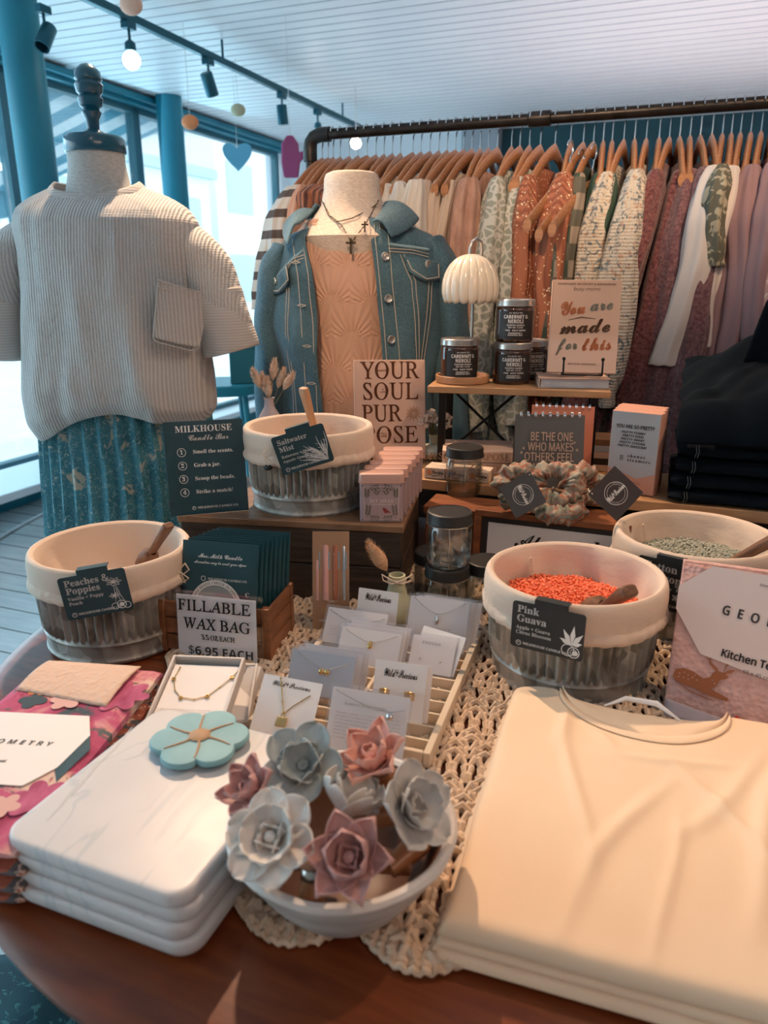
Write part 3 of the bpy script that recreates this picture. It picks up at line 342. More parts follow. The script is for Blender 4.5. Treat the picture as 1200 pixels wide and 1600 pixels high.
14,-9,7,-15,3,-12,-3,-9,-8,-6,-13,-2,-18,2,-16,6,-14,9,-7),
'r':(83,13,17,0,0,108,15,0,2,-20,14,16,9,5,23,0,-2,-17,-20,1,-14,-9,-5,-7,-4,-19,0,-58),
's':(97,32,44,-2,-10,0,-24,7,0,16,25,-8,21,0,8,4,5,5,1,10,-10,10,-34,15,-7,5,-5,5,-4,15,3,12,9,9,12,5,27,2,24,-7,-6,-14,-21,6,-18,0,-11,-7,-1,-10,10,-9,27,-11,14,-9,7,
-11,2,-8,-3,-14,-9,-10,-14,-6),
't':(73,20,50,-2,-15,3,-12,10,-4,20,0,63,-16,0,0,9,16,7,7,23,10,0,0,-25,31,0,0,-14,-31,0,1,-71,4,-6,5,-3,11,-1,11,2,0,-14),
'u':(125,20,55,-2,-17,3,-12,6,-7,13,-3,17,0,71,18,0,0,-70,6,-19,18,-6,15,2,10,8,5,12,1,73,18,0,0,-108,-14,0,-4,14,-6,-7,-8,-5),
'v':(103,8,41,0,-41,108,19,0,27,-74,4,-18,33,92,20,0,-42,-108),
'w':(158,14,32,0,-30,108,18,0,23,-89,27,89,19,0,23,-76,3,-13,23,89,18,0,-30,-108,-20,0,-27,89,-27,-89),
'x':(107,12,4,0,39,55,-38,53,21,0,27,-41,28,41,20,0,-37,-53,39,-55,-20,0,-30,43,-30,-43),
'y':(103,17,17,-49,-15,2,0,15,12,-2,8,2,7,3,5,6,10,22,-44,109,19,0,24,-61,9,-30,31,91,20,0,-53,-137,-9,-10,-10,-7),
'0':(115,20,58,-2,-15,2,-12,7,-9,10,-7,15,-5,40,4,40,7,15,9,10,12,7,16,2,14,-2,12,-7,10,-10,6,-15,6,-40,-5,-40,-7,-15,-9,-10,-12,-7,16,58,13,13,4,9,11,5,11,3,33,-3,33,-5,
11,-9,11,-13,4,-15,-4,-9,-11,-6,-26,0,-18,0,-18,6,-26,9,-11),
'1':(115,7,54,0,1,125,-28,-23,-9,11,39,31,14,0,0,-144),
'2':(115,27,10,0,0,15,48,48,14,17,8,17,1,10,-2,10,-5,8,-9,4,-10,2,-9,-1,-17,-7,-8,-6,-10,12,20,12,12,4,12,1,18,-3,14,-7,9,-12,3,-17,-1,-10,-4,-11,-12,-19,-50,-51,73,0,0,
-16),
'3':(115,45,49,-2,-21,1,-19,7,0,16,20,-6,20,-3,16,2,12,5,6,9,2,12,-2,12,-9,8,-12,4,-31,2,0,15,30,1,11,6,7,9,2,11,-2,9,-5,7,-8,5,-11,1,-20,-3,-16,-9,-9,12,19,11,26,4,19,
-3,14,-7,9,-12,3,-14,-3,-13,-6,-10,-9,-7,-12,-5,15,-4,10,-7,6,-10,3,-13,-1,-12,-5,-10,-7,-9,-11,-6,-14,-5),
'4':(115,11,73,0,0,32,-69,0,0,16,68,97,18,0,0,-96,21,0,0,-17,-21,0,0,-32,3,22,49,51,0,1,77),
'5':(115,32,50,-2,-21,2,-16,6,0,17,8,-4,19,-5,25,1,11,5,7,10,3,14,-3,12,-6,10,-11,5,-22,2,-19,-3,-9,6,6,68,72,0,0,-16,-57,0,-4,-42,22,2,14,-1,12,-4,10,-6,9,-13,4,-18,-2,
-14,-5,-12,-8,-9,-10,-7,-14,-5),
'6':(115,33,60,-2,-13,1,-12,6,-10,8,-8,13,-3,10,-3,25,3,31,3,14,6,13,9,11,12,9,14,5,33,1,4,-1,0,-15,-18,2,-12,-1,-11,-3,-14,-13,-8,-19,-3,-22,14,12,9,4,12,1,17,-3,13,-8,
9,-14,3,-19,-2,-14,-4,-12,-6,-9,-15,-10,16,60,13,11,2,9,6,6,10,2,15,-2,13,-5,9,-8,6,-12,2,-9,-1,-14,-7,-5,-6,-4,-12,3,-18,5,-7,13,-11),
'7':(115,7,28,0,58,128,-77,0,0,16,97,0,0,-14,-59,-130),
'8':(115,30,58,-2,-26,4,-10,6,-9,12,-3,17,4,17,5,7,13,10,8,4,-18,15,-6,10,-2,12,2,10,4,8,7,7,8,5,23,4,16,-3,14,-6,10,-11,3,-14,-4,-15,-10,-12,-14,-9,23,-15,5,-7,4,-17,-3,
-16,-10,-13,-15,-7,14,58,83,18,11,5,7,2,10,-2,9,-5,6,-8,4,-11,1,-10,-1,-8,-4,-5,-6,-2,-9,3,-13,5,-4,15,58,12,13,2,9,5,6,8,2,10,-2,10,-6,8,-10,6,-15,7,-21,-13,-5,-8,-2,
-10,2,-10,6,-8,9,-5),
'9':(115,33,38,-2,-18,2,0,15,18,-2,13,1,11,3,8,6,11,15,6,33,-14,-12,-10,-4,-11,-1,-17,2,-13,9,-9,14,-3,18,1,15,5,12,7,9,9,7,11,5,13,1,13,-2,12,-5,10,-9,7,-12,4,-10,3,-26,
-3,-30,-10,-27,-9,-11,-11,-9,-15,-5,17,55,68,9,0,14,8,5,6,4,12,-4,17,-4,8,-6,6,-8,5,-9,1,-12,-2,-9,-7,-6,-10,-1,-14,1,-13,5,-9,9,-6),
'&':(148,34,56,-2,-19,3,-14,7,-9,13,-3,16,2,15,6,10,10,9,13,9,-7,7,-9,17,-2,11,2,13,8,10,12,6,15,2,15,-2,11,-6,7,-10,2,-13,-2,-12,-6,-9,-21,-17,39,-37,9,14,5,18,18,0,-8,
-24,-12,-19,29,-29,-24,0,-17,17,-21,-14,-14,-4,11,56,88,17,13,4,6,0,15,-3,5,-6,3,-15,0,-6,-3,-4,-5,0,-14,7,-13,10,56,14,23,4,15,10,-42,41,-17,-13,-4,-8,-2,-10,2,-10,6,-8,
9,-4),
'+':(115,12,50,22,0,42,-40,0,0,14,40,0,0,42,15,0,0,-42,40,0,0,-14,-40,0,0,-42),
'.':(54,8,27,-3,-9,4,-4,10,4,11,9,3,9,-3,4,-11,-4,-10),
',':(54,6,8,-26,11,49,18,0,1,-2,-3,-11,-13,-36),
'!':(54,4,22,40,-6,104,22,0,-5,-104,8,27,-3,-9,4,-4,10,4,11,9,3,9,-3,4,-11,-4,-10),
'-':(65,4,8,46,0,16,49,0,0,-16),
'$':(115,33,51,-11,0,21,-22,2,-16,5,0,17,17,-6,21,-3,0,41,-17,6,-12,8,-7,9,-2,14,2,13,8,10,12,7,16,2,0,18,13,0,0,-17,19,-3,17,-5,-6,-15,-14,5,-16,2,0,-40,30,-13,6,-6,4,
-17,-3,-12,-7,-10,-13,-8,-17,-3,0,-22,7,51,84,0,35,-10,-1,-6,-3,-4,-5,0,-13,3,-6,8,64,26,10,2,7,4,4,5,1,6,-1,7,-3,5,-18,7),
'·':(121,4,19,0,0,144,83,0,0,-144,4,29,10,63,0,0,124,-63,0),
'/':(75,4,2,0,54,144,17,0,-54,-144),
}
GLYPHS['G'] = {
'A':(139,8,0,0,51,145,37,0,51,-145,-33,0,-10,34,-53,0,-10,-34,3,51,60,37,0,-18,62),
'B':(136,18,18,0,0,144,62,-1,15,-3,11,-4,12,-11,3,-18,-2,-11,-4,-10,-6,-6,-10,-4,13,-6,9,-10,4,-18,-4,-18,-11,-13,-10,-6,-13,-4,9,49,87,28,1,8,3,4,5,1,7,-2,7,-4,5,-8,3,
-27,1,8,49,25,31,1,8,5,4,6,0,15,-4,6,-8,3,-31,1),
'C':(128,31,76,-2,-26,4,-10,5,-13,11,-8,15,-4,11,-4,28,2,14,7,24,9,15,14,11,10,6,12,3,25,0,11,-2,20,-7,-9,-25,-25,9,-8,1,-15,-4,-12,-10,-8,-21,0,-28,3,-12,5,-10,11,-10,
16,-3,9,1,28,7,0,-26,-19,-5),
'D':(149,13,18,0,0,144,59,-1,26,-7,14,-10,11,-14,8,-24,1,-15,-2,-22,-7,-18,-11,-14,-16,-11,-19,-6,10,49,25,13,0,24,6,15,15,5,27,-5,26,-6,8,-13,9,-17,3,-16,0),
'E':(113,12,18,0,0,144,83,0,0,-25,-52,0,0,-32,48,0,0,-25,-48,0,0,-37,52,0,0,-25),
'F':(110,10,18,0,0,144,83,0,0,-25,-53,0,0,-37,49,0,0,-25,-49,0,0,-57),
'G':(146,35,79,-2,-20,2,-17,7,-13,10,-10,14,-5,19,-3,22,2,14,3,14,11,21,8,9,11,7,25,8,16,1,22,-3,21,-6,-11,-24,-23,7,-22,-1,-10,-4,-9,-8,-6,-10,-5,-12,0,-27,8,-21,7,-8,9,
-4,12,-2,20,2,0,30,-27,0,0,26,57,0,0,-75,-24,-6),
'H':(154,12,18,0,0,144,31,0,0,-56,57,0,0,56,30,0,0,-144,-30,0,0,62,-57,0,0,-62),
'I':(79,12,7,0,0,17,17,8,0,93,-17,9,0,17,65,0,0,-17,-17,-9,0,-93,17,-8,0,-17),
'J':(67,13,3,-43,-18,3,0,25,10,-2,14,2,7,8,1,7,1,144,31,0,-2,-151,-4,-13,-7,-11,-9,-6),
'K':(134,12,18,0,0,144,31,0,0,-66,51,66,33,0,-50,-64,51,-80,-35,0,-38,61,-12,-9,0,-52),
'L':(114,6,18,0,0,144,31,0,0,-119,58,0,0,-25),
'M':(190,13,18,0,0,144,41,0,35,-110,36,110,42,0,0,-144,-29,0,2,113,-38,-113,-28,0,-35,113,2,-113),
'N':(164,10,18,0,0,144,38,0,63,-108,-1,108,28,0,0,-144,-39,0,-63,109,2,-109),
'O':(160,27,80,-2,-15,1,-12,3,-12,5,-13,12,-9,14,-6,25,-2,15,4,27,4,11,9,15,13,11,12,5,12,3,30,0,13,-3,11,-5,13,-11,10,-15,6,-25,1,-14,-4,-27,-3,-12,-10,-14,-13,-12,-11,
-5,-13,-3,16,80,23,17,4,11,10,8,21,0,14,0,14,-8,22,-11,10,-17,3,-16,-3,-12,-10,-8,-22,0,-14,0,-14,8,-21,12,-10),
'P':(127,15,18,0,0,144,46,0,17,-1,13,-4,10,-7,10,-14,4,-19,-2,-12,-4,-11,-7,-11,-10,-7,-15,-5,-31,-2,0,-51,8,49,76,21,1,9,4,6,7,1,10,-6,15,-18,6,-13,0),
'R':(133,17,18,0,0,144,60,-1,14,-4,11,-6,11,-13,4,-19,-2,-10,-2,-8,-5,-6,-5,-6,-13,-9,42,-62,-34,0,-34,55,-16,0,0,-55,9,49,80,22,1,9,4,5,6,1,9,-1,9,-5,6,-9,3,-22,1),
'S':(111,37,50,-2,-15,1,-26,8,0,28,32,-11,11,-1,10,1,6,4,4,4,1,6,-2,8,-6,6,-31,16,-16,14,-4,6,-3,17,3,17,10,13,10,6,12,4,13,1,22,-3,22,-7,-11,-24,-17,6,-16,3,-13,-5,-5,
-10,2,-7,4,-5,40,-22,12,-13,4,-19,-3,-17,-11,-13,-10,-7,-14,-4),
'T':(116,8,43,0,0,118,-39,0,0,26,109,0,0,-26,-39,0,0,-118),
'U':(152,24,76,-2,-18,1,-15,5,-11,9,-8,10,-5,13,-2,108,30,0,0,-88,2,-15,6,-10,9,-6,12,-2,13,3,9,5,5,10,2,15,0,88,30,0,-1,-107,-6,-13,-7,-11,-12,-8,-15,-5),
'V':(131,9,49,0,-49,144,31,0,28,-89,6,-29,8,32,27,86,31,0,-49,-144),
'W':(195,18,37,0,-37,144,30,0,20,-84,5,-32,7,35,21,81,29,0,22,-85,5,-31,26,116,30,0,-37,-144,-34,0,-20,76,-7,33,-5,-27,-21,-82),
'X':(134,12,0,0,48,74,-45,70,34,0,31,-52,30,52,33,0,-45,-71,48,-73,-34,0,-34,55,-34,-55),
'Y':(126,9,48,0,0,55,-48,89,33,0,30,-59,30,59,33,0,-48,-88,0,-56),
'Z':(116,10,5,0,0,20,69,99,-67,0,0,25,103,0,0,-20,-69,-99,71,0,0,-25),
'0':(115,22,58,-2,-17,2,-12,7,-10,10,-6,15,-5,18,-1,22,3,28,2,12,7,15,9,10,13,7,17,2,15,-2,13,-7,9,-10,8,-15,5,-40,-2,-28,-9,-27,-10,-10,-13,-7,14,58,23,9,3,6,9,4,37,-4,
37,-6,9,-9,3,-10,-3,-6,-9,-4,-22,-1,-15,1,-15,4,-22,6,-9),
'1':(115,7,53,0,0,112,-27,-23,-14,18,46,37,25,0,0,-144),
'2':(115,24,8,0,0,21,54,55,9,14,3,13,-1,8,-3,5,-13,5,-16,-5,-17,-10,-16,19,20,15,19,5,25,0,11,-4,9,-7,7,-7,4,-9,0,-23,-9,-19,-8,-10,-40,-40,63,0,0,-26),
'3':(115,41,49,-2,-29,3,-12,5,0,26,29,-9,23,0,9,5,5,7,2,9,-3,10,-5,4,-15,4,-23,0,0,24,23,0,14,5,6,9,-1,12,-4,5,-15,4,-10,0,-21,-10,-14,21,20,10,27,4,25,-4,10,-5,10,-11,3,
-14,-2,-14,-7,-10,-22,-13,15,-4,11,-6,7,-10,2,-13,-1,-12,-5,-11,-8,-8,-11,-7,-15,-5),
'4':(115,11,65,0,0,30,-61,0,0,21,63,93,27,0,0,-91,18,0,0,-23,-18,0,0,-30,3,30,53,35,0,1,56),
'5':(115,31,49,-2,-21,2,-18,6,0,26,28,-9,21,1,9,4,6,7,2,11,-4,12,-10,7,-21,2,-16,-3,-12,7,5,73,78,0,0,-26,-51,0,-3,-28,12,2,19,-1,11,-4,9,-7,7,-8,4,-11,2,-13,-2,-14,-4,
-12,-9,-11,-11,-7,-14,-5),
'6':(115,33,59,-2,-13,1,-13,6,-11,8,-8,12,-4,10,-3,26,4,36,9,22,17,16,12,6,13,3,36,0,0,-25,-17,3,-16,-2,-12,-4,-8,-7,-5,-9,-3,-11,-1,-12,12,12,8,3,11,2,18,-3,13,-9,8,-15,
3,-19,-2,-14,-4,-13,-8,-10,-9,-7,-12,-5,15,59,22,8,2,7,5,4,8,1,10,-1,10,-4,7,-6,4,-9,2,-6,0,-10,-6,-5,-9,-1,-5,6,-19,4,-5),
'7':(115,7,22,0,54,118,-71,0,0,26,104,0,0,-19,-55,-125),
'8':(115,31,58,-2,-28,4,-10,6,-10,12,-3,17,2,13,6,11,20,14,-17,15,-5,10,-2,11,2,11,5,8,7,7,10,5,23,4,12,-1,20,-8,7,-7,5,-8,2,-11,-2,-12,-14,-17,-10,-6,14,-9,12,-13,4,-17,
-2,-11,-5,-9,-7,-9,-23,-9,12,58,89,12,8,4,5,1,7,-1,6,-4,4,-12,5,-13,-5,-4,-4,-1,-6,1,-7,5,-5,14,57,20,10,2,7,3,5,6,1,7,-1,5,-6,9,-17,10,-15,-10,-4,-6,-2,-8,2,-7,4,-6,6,
-3),
'9':(115,32,36,-2,-19,1,0,25,17,-2,16,1,12,5,8,6,6,9,4,24,-12,-12,-9,-4,-12,-1,-16,3,-14,9,-8,14,-2,19,1,15,5,12,7,10,9,8,12,4,29,0,12,-5,10,-9,9,-12,4,-10,3,-26,-4,-36,
-10,-21,-16,-17,-11,-5,-15,-4,15,55,73,7,1,9,6,4,4,3,9,-5,19,-11,8,-6,1,-8,-2,-7,-4,-4,-8,-1,-11,1,-10,4,-7,6,-4),
}
# ---------------------------------------------------------------- pixel of the photograph -> point in the shop
F_PX = 1155.0; PITCH = radians(17.5); EYE = 1.25
def ray(x, y):
    u = (x - 600) / F_PX; v = (y - 800) / F_PX
    return Vector((u, cos(PITCH) - v * sin(PITCH), -sin(PITCH) - v * cos(PITCH)))
def onz(x, y, z):
    r = ray(x, y); t = (z - EYE) / r.z
    return Vector((r.x * t, r.y * t, z))
def ony(x, y, Y):
    r = ray(x, y); t = Y / r.y
    return Vector((r.x * t, Y, EYE + r.z * t))

# ---------------------------------------------------------------- materials
MATS = {}
def _ramp(nt, pts):
    r = nt.nodes.new('ShaderNodeValToRGB')
    e = r.color_ramp.elements
    e[0].position, e[0].color = pts[0][0], (*pts[0][1], 1)
    e[1].position, e[1].color = pts[-1][0], (*pts[-1][1], 1)
    for p, c in pts[1:-1]:
        n = e.new(p); n.color = (*c, 1)
    return r
def _tex(nt, kind, scale, stretch, detail=4, dist=0.0):
    tc = nt.nodes.new('ShaderNodeTexCoord'); mp = nt.nodes.new('ShaderNodeMapping')
    mp.inputs['Scale'].default_value = stretch
    nt.links.new(tc.outputs['Object'], mp.inputs['Vector'])
    if kind in ('noise', 'musgrave'):
        t = nt.nodes.new('ShaderNodeTexNoise'); t.inputs['Detail'].default_value = detail
        t.inputs['Distortion'].default_value = dist
        out = t.outputs['Fac']
    elif kind == 'voronoi':
        t = nt.nodes.new('ShaderNodeTexVoronoi'); out = t.outputs['Color']
    elif kind == 'vdist':
        t = nt.nodes.new('ShaderNodeTexVoronoi'); out = t.outputs['Distance']
    elif kind == 'vedge':
        t = nt.nodes.new('ShaderNodeTexVoronoi'); t.feature = 'DISTANCE_TO_EDGE'; out = t.outputs['Distance']
    elif kind in ('waveX', 'waveY', 'waveZ'):
        t = nt.nodes.new('ShaderNodeTexWave'); t.bands_direction = kind[-1]
        t.inputs['Distortion'].default_value = dist; t.inputs['Detail'].default_value = 1
        out = t.outputs['Fac']
    elif kind == 'rings':
        t = nt.nodes.new('ShaderNodeTexWave'); t.wave_type = 'RINGS'; t.rings_direction = 'SPHERICAL'
        t.inputs['Distortion'].default_value = dist
        out = t.outputs['Fac']
    elif kind == 'checker':
        t = nt.nodes.new('ShaderNodeTexChecker'); out = t.outputs['Fac']
    t.inputs['Scale'].default_value = scale
    nt.links.new(mp.outputs['Vector'], t.inputs['Vector'])
    return out
def mat(name, col, rough=0.6, metal=0.0, var=None, bump=None, spec=0.5, sheen=0.0, trans=0.0, sss=0.0, emit=None, coat=0.0, layers=()):
    """var = (kind, scale, stretch, ramp points, distortion); bump = (kind, scale, stretch, strength, distance)"""
    if name in MATS: return MATS[name]
    m = bpy.data.materials.new(name); m.use_nodes = True
    nt = m.node_tree; b = nt.nodes['Principled BSDF']
    b.inputs['Base Color'].default_value = (*col, 1)
    b.inputs['Roughness'].default_value = rough
    b.inputs['Metallic'].default_value = metal
    b.inputs['Specular IOR Level'].default_value = spec
    b.inputs['Sheen Weight'].default_value = sheen
    b.inputs['Coat Weight'].default_value = coat
    b.inputs['Transmission Weight'].default_value = trans
    if sss:
        b.inputs['Subsurface Weight'].default_value = sss; b.inputs['Subsurface Radius'].default_value = (.01, .006, .004)
    cur = None
    if var:
        k, s, st, pts = var[:4]; d = var[4] if len(var) > 4 else 0
        o = _tex(nt, k, s, st, 5, d)
        if k == 'voronoi':
            sp = nt.nodes.new('ShaderNodeSeparateColor'); nt.links.new(o, sp.inputs[0]); o = sp.outputs[0]
        r = _ramp(nt, pts); nt.links.new(o, r.inputs[0]); cur = r.outputs[0]
    for (k, s, st, lo, hi, c, d) in layers:           # extra blotches: mask between lo and hi shows colour c
        o = _tex(nt, k, s, st, 4, d)
        if k == 'voronoi':
            sp = nt.nodes.new('ShaderNodeSeparateColor'); nt.links.new(o, sp.inputs[0]); o = sp.outputs[0]
        r = _ramp(nt, [(lo, (0, 0, 0)), (hi, (1, 1, 1))]); nt.links.new(o, r.inputs[0])
        mx = nt.nodes.new('ShaderNodeMix'); mx.data_type = 'RGBA'
        nt.links.new(r.outputs[0], mx.inputs[0])
        if cur: nt.links.new(cur, mx.inputs[6])
        else: mx.inputs[6].default_value = (*col, 1)
        mx.inputs[7].default_value = (*c, 1)
        cur = mx.outputs[2]
    if cur: nt.links.new(cur, b.inputs['Base Color'])
    if bump:
        bl = bump if isinstance(bump, list) else [bump]
        prev = None
        for bb in bl:
            k, s, st, strength = bb[:4]; dist = bb[4] if len(bb) > 4 else 0.001
            o = _tex(nt, k, s, st, 3, bb[5] if len(bb) > 5 else 0)
            bn = nt.nodes.new('ShaderNodeBump'); bn.inputs['Strength'].default_value = strength
            bn.inputs['Distance'].default_value = dist
            nt.links.new(o, bn.inputs['Height'])
            if prev: nt.links.new(prev, bn.inputs['Normal'])
            prev = bn.outputs['Normal']
        nt.links.new(prev, b.inputs['Normal'])
    if emit:
        b.inputs['Emission Color'].default_value = (*emit[0], 1); b.inputs['Emission Strength'].default_value = emit[1]
    MATS[name] = m
    return m
def clear(name, tint=(1, 1, 1), gloss=0.12, rough=0.03, milk=0.0, milk_col=(.9, .92, .95), fm=0.55):
    """thin clear sheet or vessel wall: mostly see-through, a little mirror, optionally a little milky"""
    if name in MATS: return MATS[name]
    m = bpy.data.materials.new(name); m.use_nodes = True
    nt = m.node_tree; nt.nodes.remove(nt.nodes['Principled BSDF'])
    out = nt.nodes['Material Output']
    t = nt.nodes.new('ShaderNodeBsdfTransparent'); t.inputs[0].default_value = (*tint, 1)
    g = nt.nodes.new('ShaderNodeBsdfGlossy'); g.inputs['Roughness'].default_value = rough
    lw = nt.nodes.new('ShaderNodeLayerWeight'); lw.inputs[0].default_value = 0.35
    mm = nt.nodes.new('ShaderNodeMath'); mm.operation = 'MULTIPLY_ADD'
    mm.inputs[1].default_value = fm; mm.inputs[2].default_value = gloss
    nt.links.new(lw.outputs['Fresnel'], mm.inputs[0])
    mx = nt.nodes.new('ShaderNodeMixShader')
    nt.links.new(mm.outputs[0], mx.inputs[0]); nt.links.new(t.outputs[0], mx.inputs[1]); nt.links.new(g.outputs[0], mx.inputs[2])
    last = mx.outputs[0]
    if milk:
        d = nt.nodes.new('ShaderNodeBsdfDiffuse'); d.inputs[0].default_value = (*milk_col, 1)
        m2 = nt.nodes.new('ShaderNodeMixShader'); m2.inputs[0].default_value = milk
        nt.links.new(last, m2.inputs[1]); nt.links.new(d.outputs[0], m2.inputs[2]); last = m2.outputs[0]
    nt.links.new(last, out.inputs['Surface'])
    MATS[name] = m
    return m

# ---------------------------------------------------------------- mesh building
class MB:
    def __init__(self, M=None):
        self.v = []; self.f = []; self.M = M or Matrix()
    def add(self, vs, fs):
        b = len(self.v); self.v += [self.M @ Vector(p) for p in vs]
        self.f += [[i + b for i in f] for f in fs]; return self
    def box(self, x0, x1, y0, y1, z0, z1, M=None):
        vs = [Vector(p) for p in ((x0,y0,z0),(x1,y0,z0),(x1,y1,z0),(x0,y1,z0),(x0,y0,z1),(x1,y0,z1),(x1,y1,z1),(x0,y1,z1))]
        if M: vs = [M @ p for p in vs]
        return self.add(vs, [(0,3,2,1),(4,5,6,7),(0,1,5,4),(1,2,6,5),(2,3,7,6),(3,0,4,7)])
    def loft(self, rings, closed=True, cap0=False, cap1=False):
        n = len(rings[0]); vs = [p for r in rings for p in r]; fs = []
        m = n if closed else n - 1
        for i in range(len(rings) - 1):
            for j in range(m):
                k = (j + 1) % n
                fs.append((i*n+j, i*n+k, (i+1)*n+k, (i+1)*n+j))
        if cap0: fs.append(list(range(n))[::-1])
        if cap1: fs.append([(len(rings)-1)*n + j for j in range(n)])
        return self.add(vs, fs)
    def lathe(self, prof, n=32, c=(0, 0, 0), fr=None, sx=1, sy=1, cap0=False, cap1=False):
        rings = []
        for r, z in prof:
            rings.append([(c[0] + sx*(r + (fr(2*pi*j/n, z) if fr else 0))*cos(2*pi*j/n), c[1] + sy*(r + (fr(2*pi*j/n, z) if fr else 0))*sin(2*pi*j/n), c[2]+z) for j in range(n)])
        return self.loft(rings, True, cap0, cap1)
    def tube(self, path, r, n=8, closed=False, caps=True, sq=None):
        P = [Vector(p) for p in path]; L = len(P); rings = []
        R = r if isinstance(r, (list, tuple)) else [r] * L
        t0 = (P[1] - P[0]).normalized()
        nrm = t0.orthogonal().normalized()
        for i in range(L):
            if closed: t = (P[(i+1) % L] - P[i-1])
            else: t = P[min(i+1, L-1)] - P[max(i-1, 0)]
            if t.length < 1e-9: t = t0
            t.normalize()
            nrm = (nrm - t * nrm.dot(t))
            if nrm.length < 1e-6: nrm = t.orthogonal()
            nrm.normalize(); b = t.cross(nrm)
            rings.append([P[i] + (nrm*cos(2*pi*j/n) + b*sin(2*pi*j/n)) * R[i] for j in range(n)])
        if closed: rings.append(rings[0])
        return self.loft(rings, True, caps and not closed, caps and not closed)
    def cyl(self, p0, p1, r, n=16, r1=None):
        return self.tube([p0, p1], [r, r if r1 is None else r1], n)
    def grid(self, fn, nu, nv):
        vs = [fn(i/nu, j/nv) for i in range(nu+1) for j in range(nv+1)]
        w = nv + 1
        return self.add(vs, [(i*w+j, (i+1)*w+j, (i+1)*w+j+1, i*w+j+1) for i in range(nu) for j in range(nv)])
    def prism(self, poly, z0, z1):
        n = len(poly)
        vs = [(x, y, z0) for x, y in poly] + [(x, y, z1) for x, y in poly]
        return self.add(vs, [list(range(n))[::-1], list(range(n, 2*n))] + [(i, (i+1) % n, n+(i+1) % n, n+i) for i in range(n)])
    def ball(self, c, r, n=10, m=6, sc=(1, 1, 1)):
        rings = []
        for i in range(1, m):
            a = pi*i/m
            rings.append([(c[0]+r*sc[0]*sin(a)*cos(2*pi*j/n), c[1]+r*sc[1]*sin(a)*sin(2*pi*j/n), c[2]-r*sc[2]*cos(a)) for j in range(n)])
        return self.loft(rings, True, True, True)
    def build(self, name, m=None, parent=None, loc=None, rot=None, bevel=0, seg=2, sub=0, solid=0, off=0, ang=40, smooth=True, kind=None):
        me = bpy.data.meshes.new(name)
        me.from_pydata([tuple(p) for p in self.v], [], self.f)
        me.update()
        if smooth:
            me.polygons.foreach_set('use_smooth', [True]*len(me.polygons))
            try: me.set_sharp_from_angle(angle=radians(ang))
            except Exception: pass
        if m: me.materials.append(m if not isinstance(m, str) else MATS[m])
        o = bpy.data.objects.new(name, me); C.objects.link(o)
        if parent: o.parent = parent
        if loc is not None: o.location = loc
        if rot is not None: o.rotation_euler = rot
        if bevel:
            b = o.modifiers.new('bevel', 'BEVEL'); b.width = bevel; b.segments = seg; b.limit_method = 'ANGLE'; b.angle_limit = radians(35)
        if solid:
            s = o.modifiers.new('solid', 'SOLIDIFY'); s.thickness = solid; s.offset = off
        if sub:
            s = o.modifiers.new('sub', 'SUBSURF'); s.levels = sub; s.render_levels = sub
        if kind: o['kind'] = kind
        return o
def tag(o, label, cat, group=None, kind=None):
    o['label'] = label; o['category'] = cat
    if group: o['group'] = group
    if kind: o['kind'] = kind
    return o
def thing(name, label, cat, loc=(0, 0, 0), rz=0.0, group=None, rot=None):
    o = bpy.data.objects.new(name, None); C.objects.link(o)
    o.location = loc; o.rotation_euler = rot if rot else (0, 0, rz); o.empty_display_size = 0.02
    return tag(o, label, cat, group)
def copy_thing(root, loc=None, rz=None, label=None, group=None, rot=None):
    r = root.copy(); C.objects.link(r)
    if loc is not None: r.location = loc
    if rz is not None: r.rotation_euler = (0, 0, rz)
    if rot is not None: r.rotation_euler = rot
    if label: r['label'] = label
    if group: r['group'] = group
    for ch in list(root.children):
        c = ch.copy(); C.objects.link(c); c.parent = r
        for g in ch.children:
            d = g.copy(); C.objects.link(d); d.parent = c
    return r
def rrect(w, h, r, n=4, cx=0, cy=0):
    pts = []
    for k, (sx, sy) in enumerate(((1, 1), (-1, 1), (-1, -1), (1, -1))):
        for i in range(n+1):
            a = pi/2*k + pi/2*i/n
            pts.append((cx + sx*(w/2-r) + r*cos(a), cy + sy*(h/2-r) + r*sin(a)))
    return pts
def sstep(a, b, x):
    t = max(0, min(1, (x-a)/(b-a))); return t*t*(3-2*t)
def nz(x, y=0, z=0): return noise.noise(Vector((x, y, z)))
def interp(tab, x):
    for i in range(len(tab)-1):
        if x <= tab[i+1][0]:
            t = (x-tab[i][0])/(tab[i+1][0]-tab[i][0]); t = max(0, min(1, t)); t = t*t*(3-2*t)*.5+t*.5
            return [a+(b-a)*t for a, b in zip(tab[i][1:], tab[i+1][1:])]
    return list(tab[-1][1:])

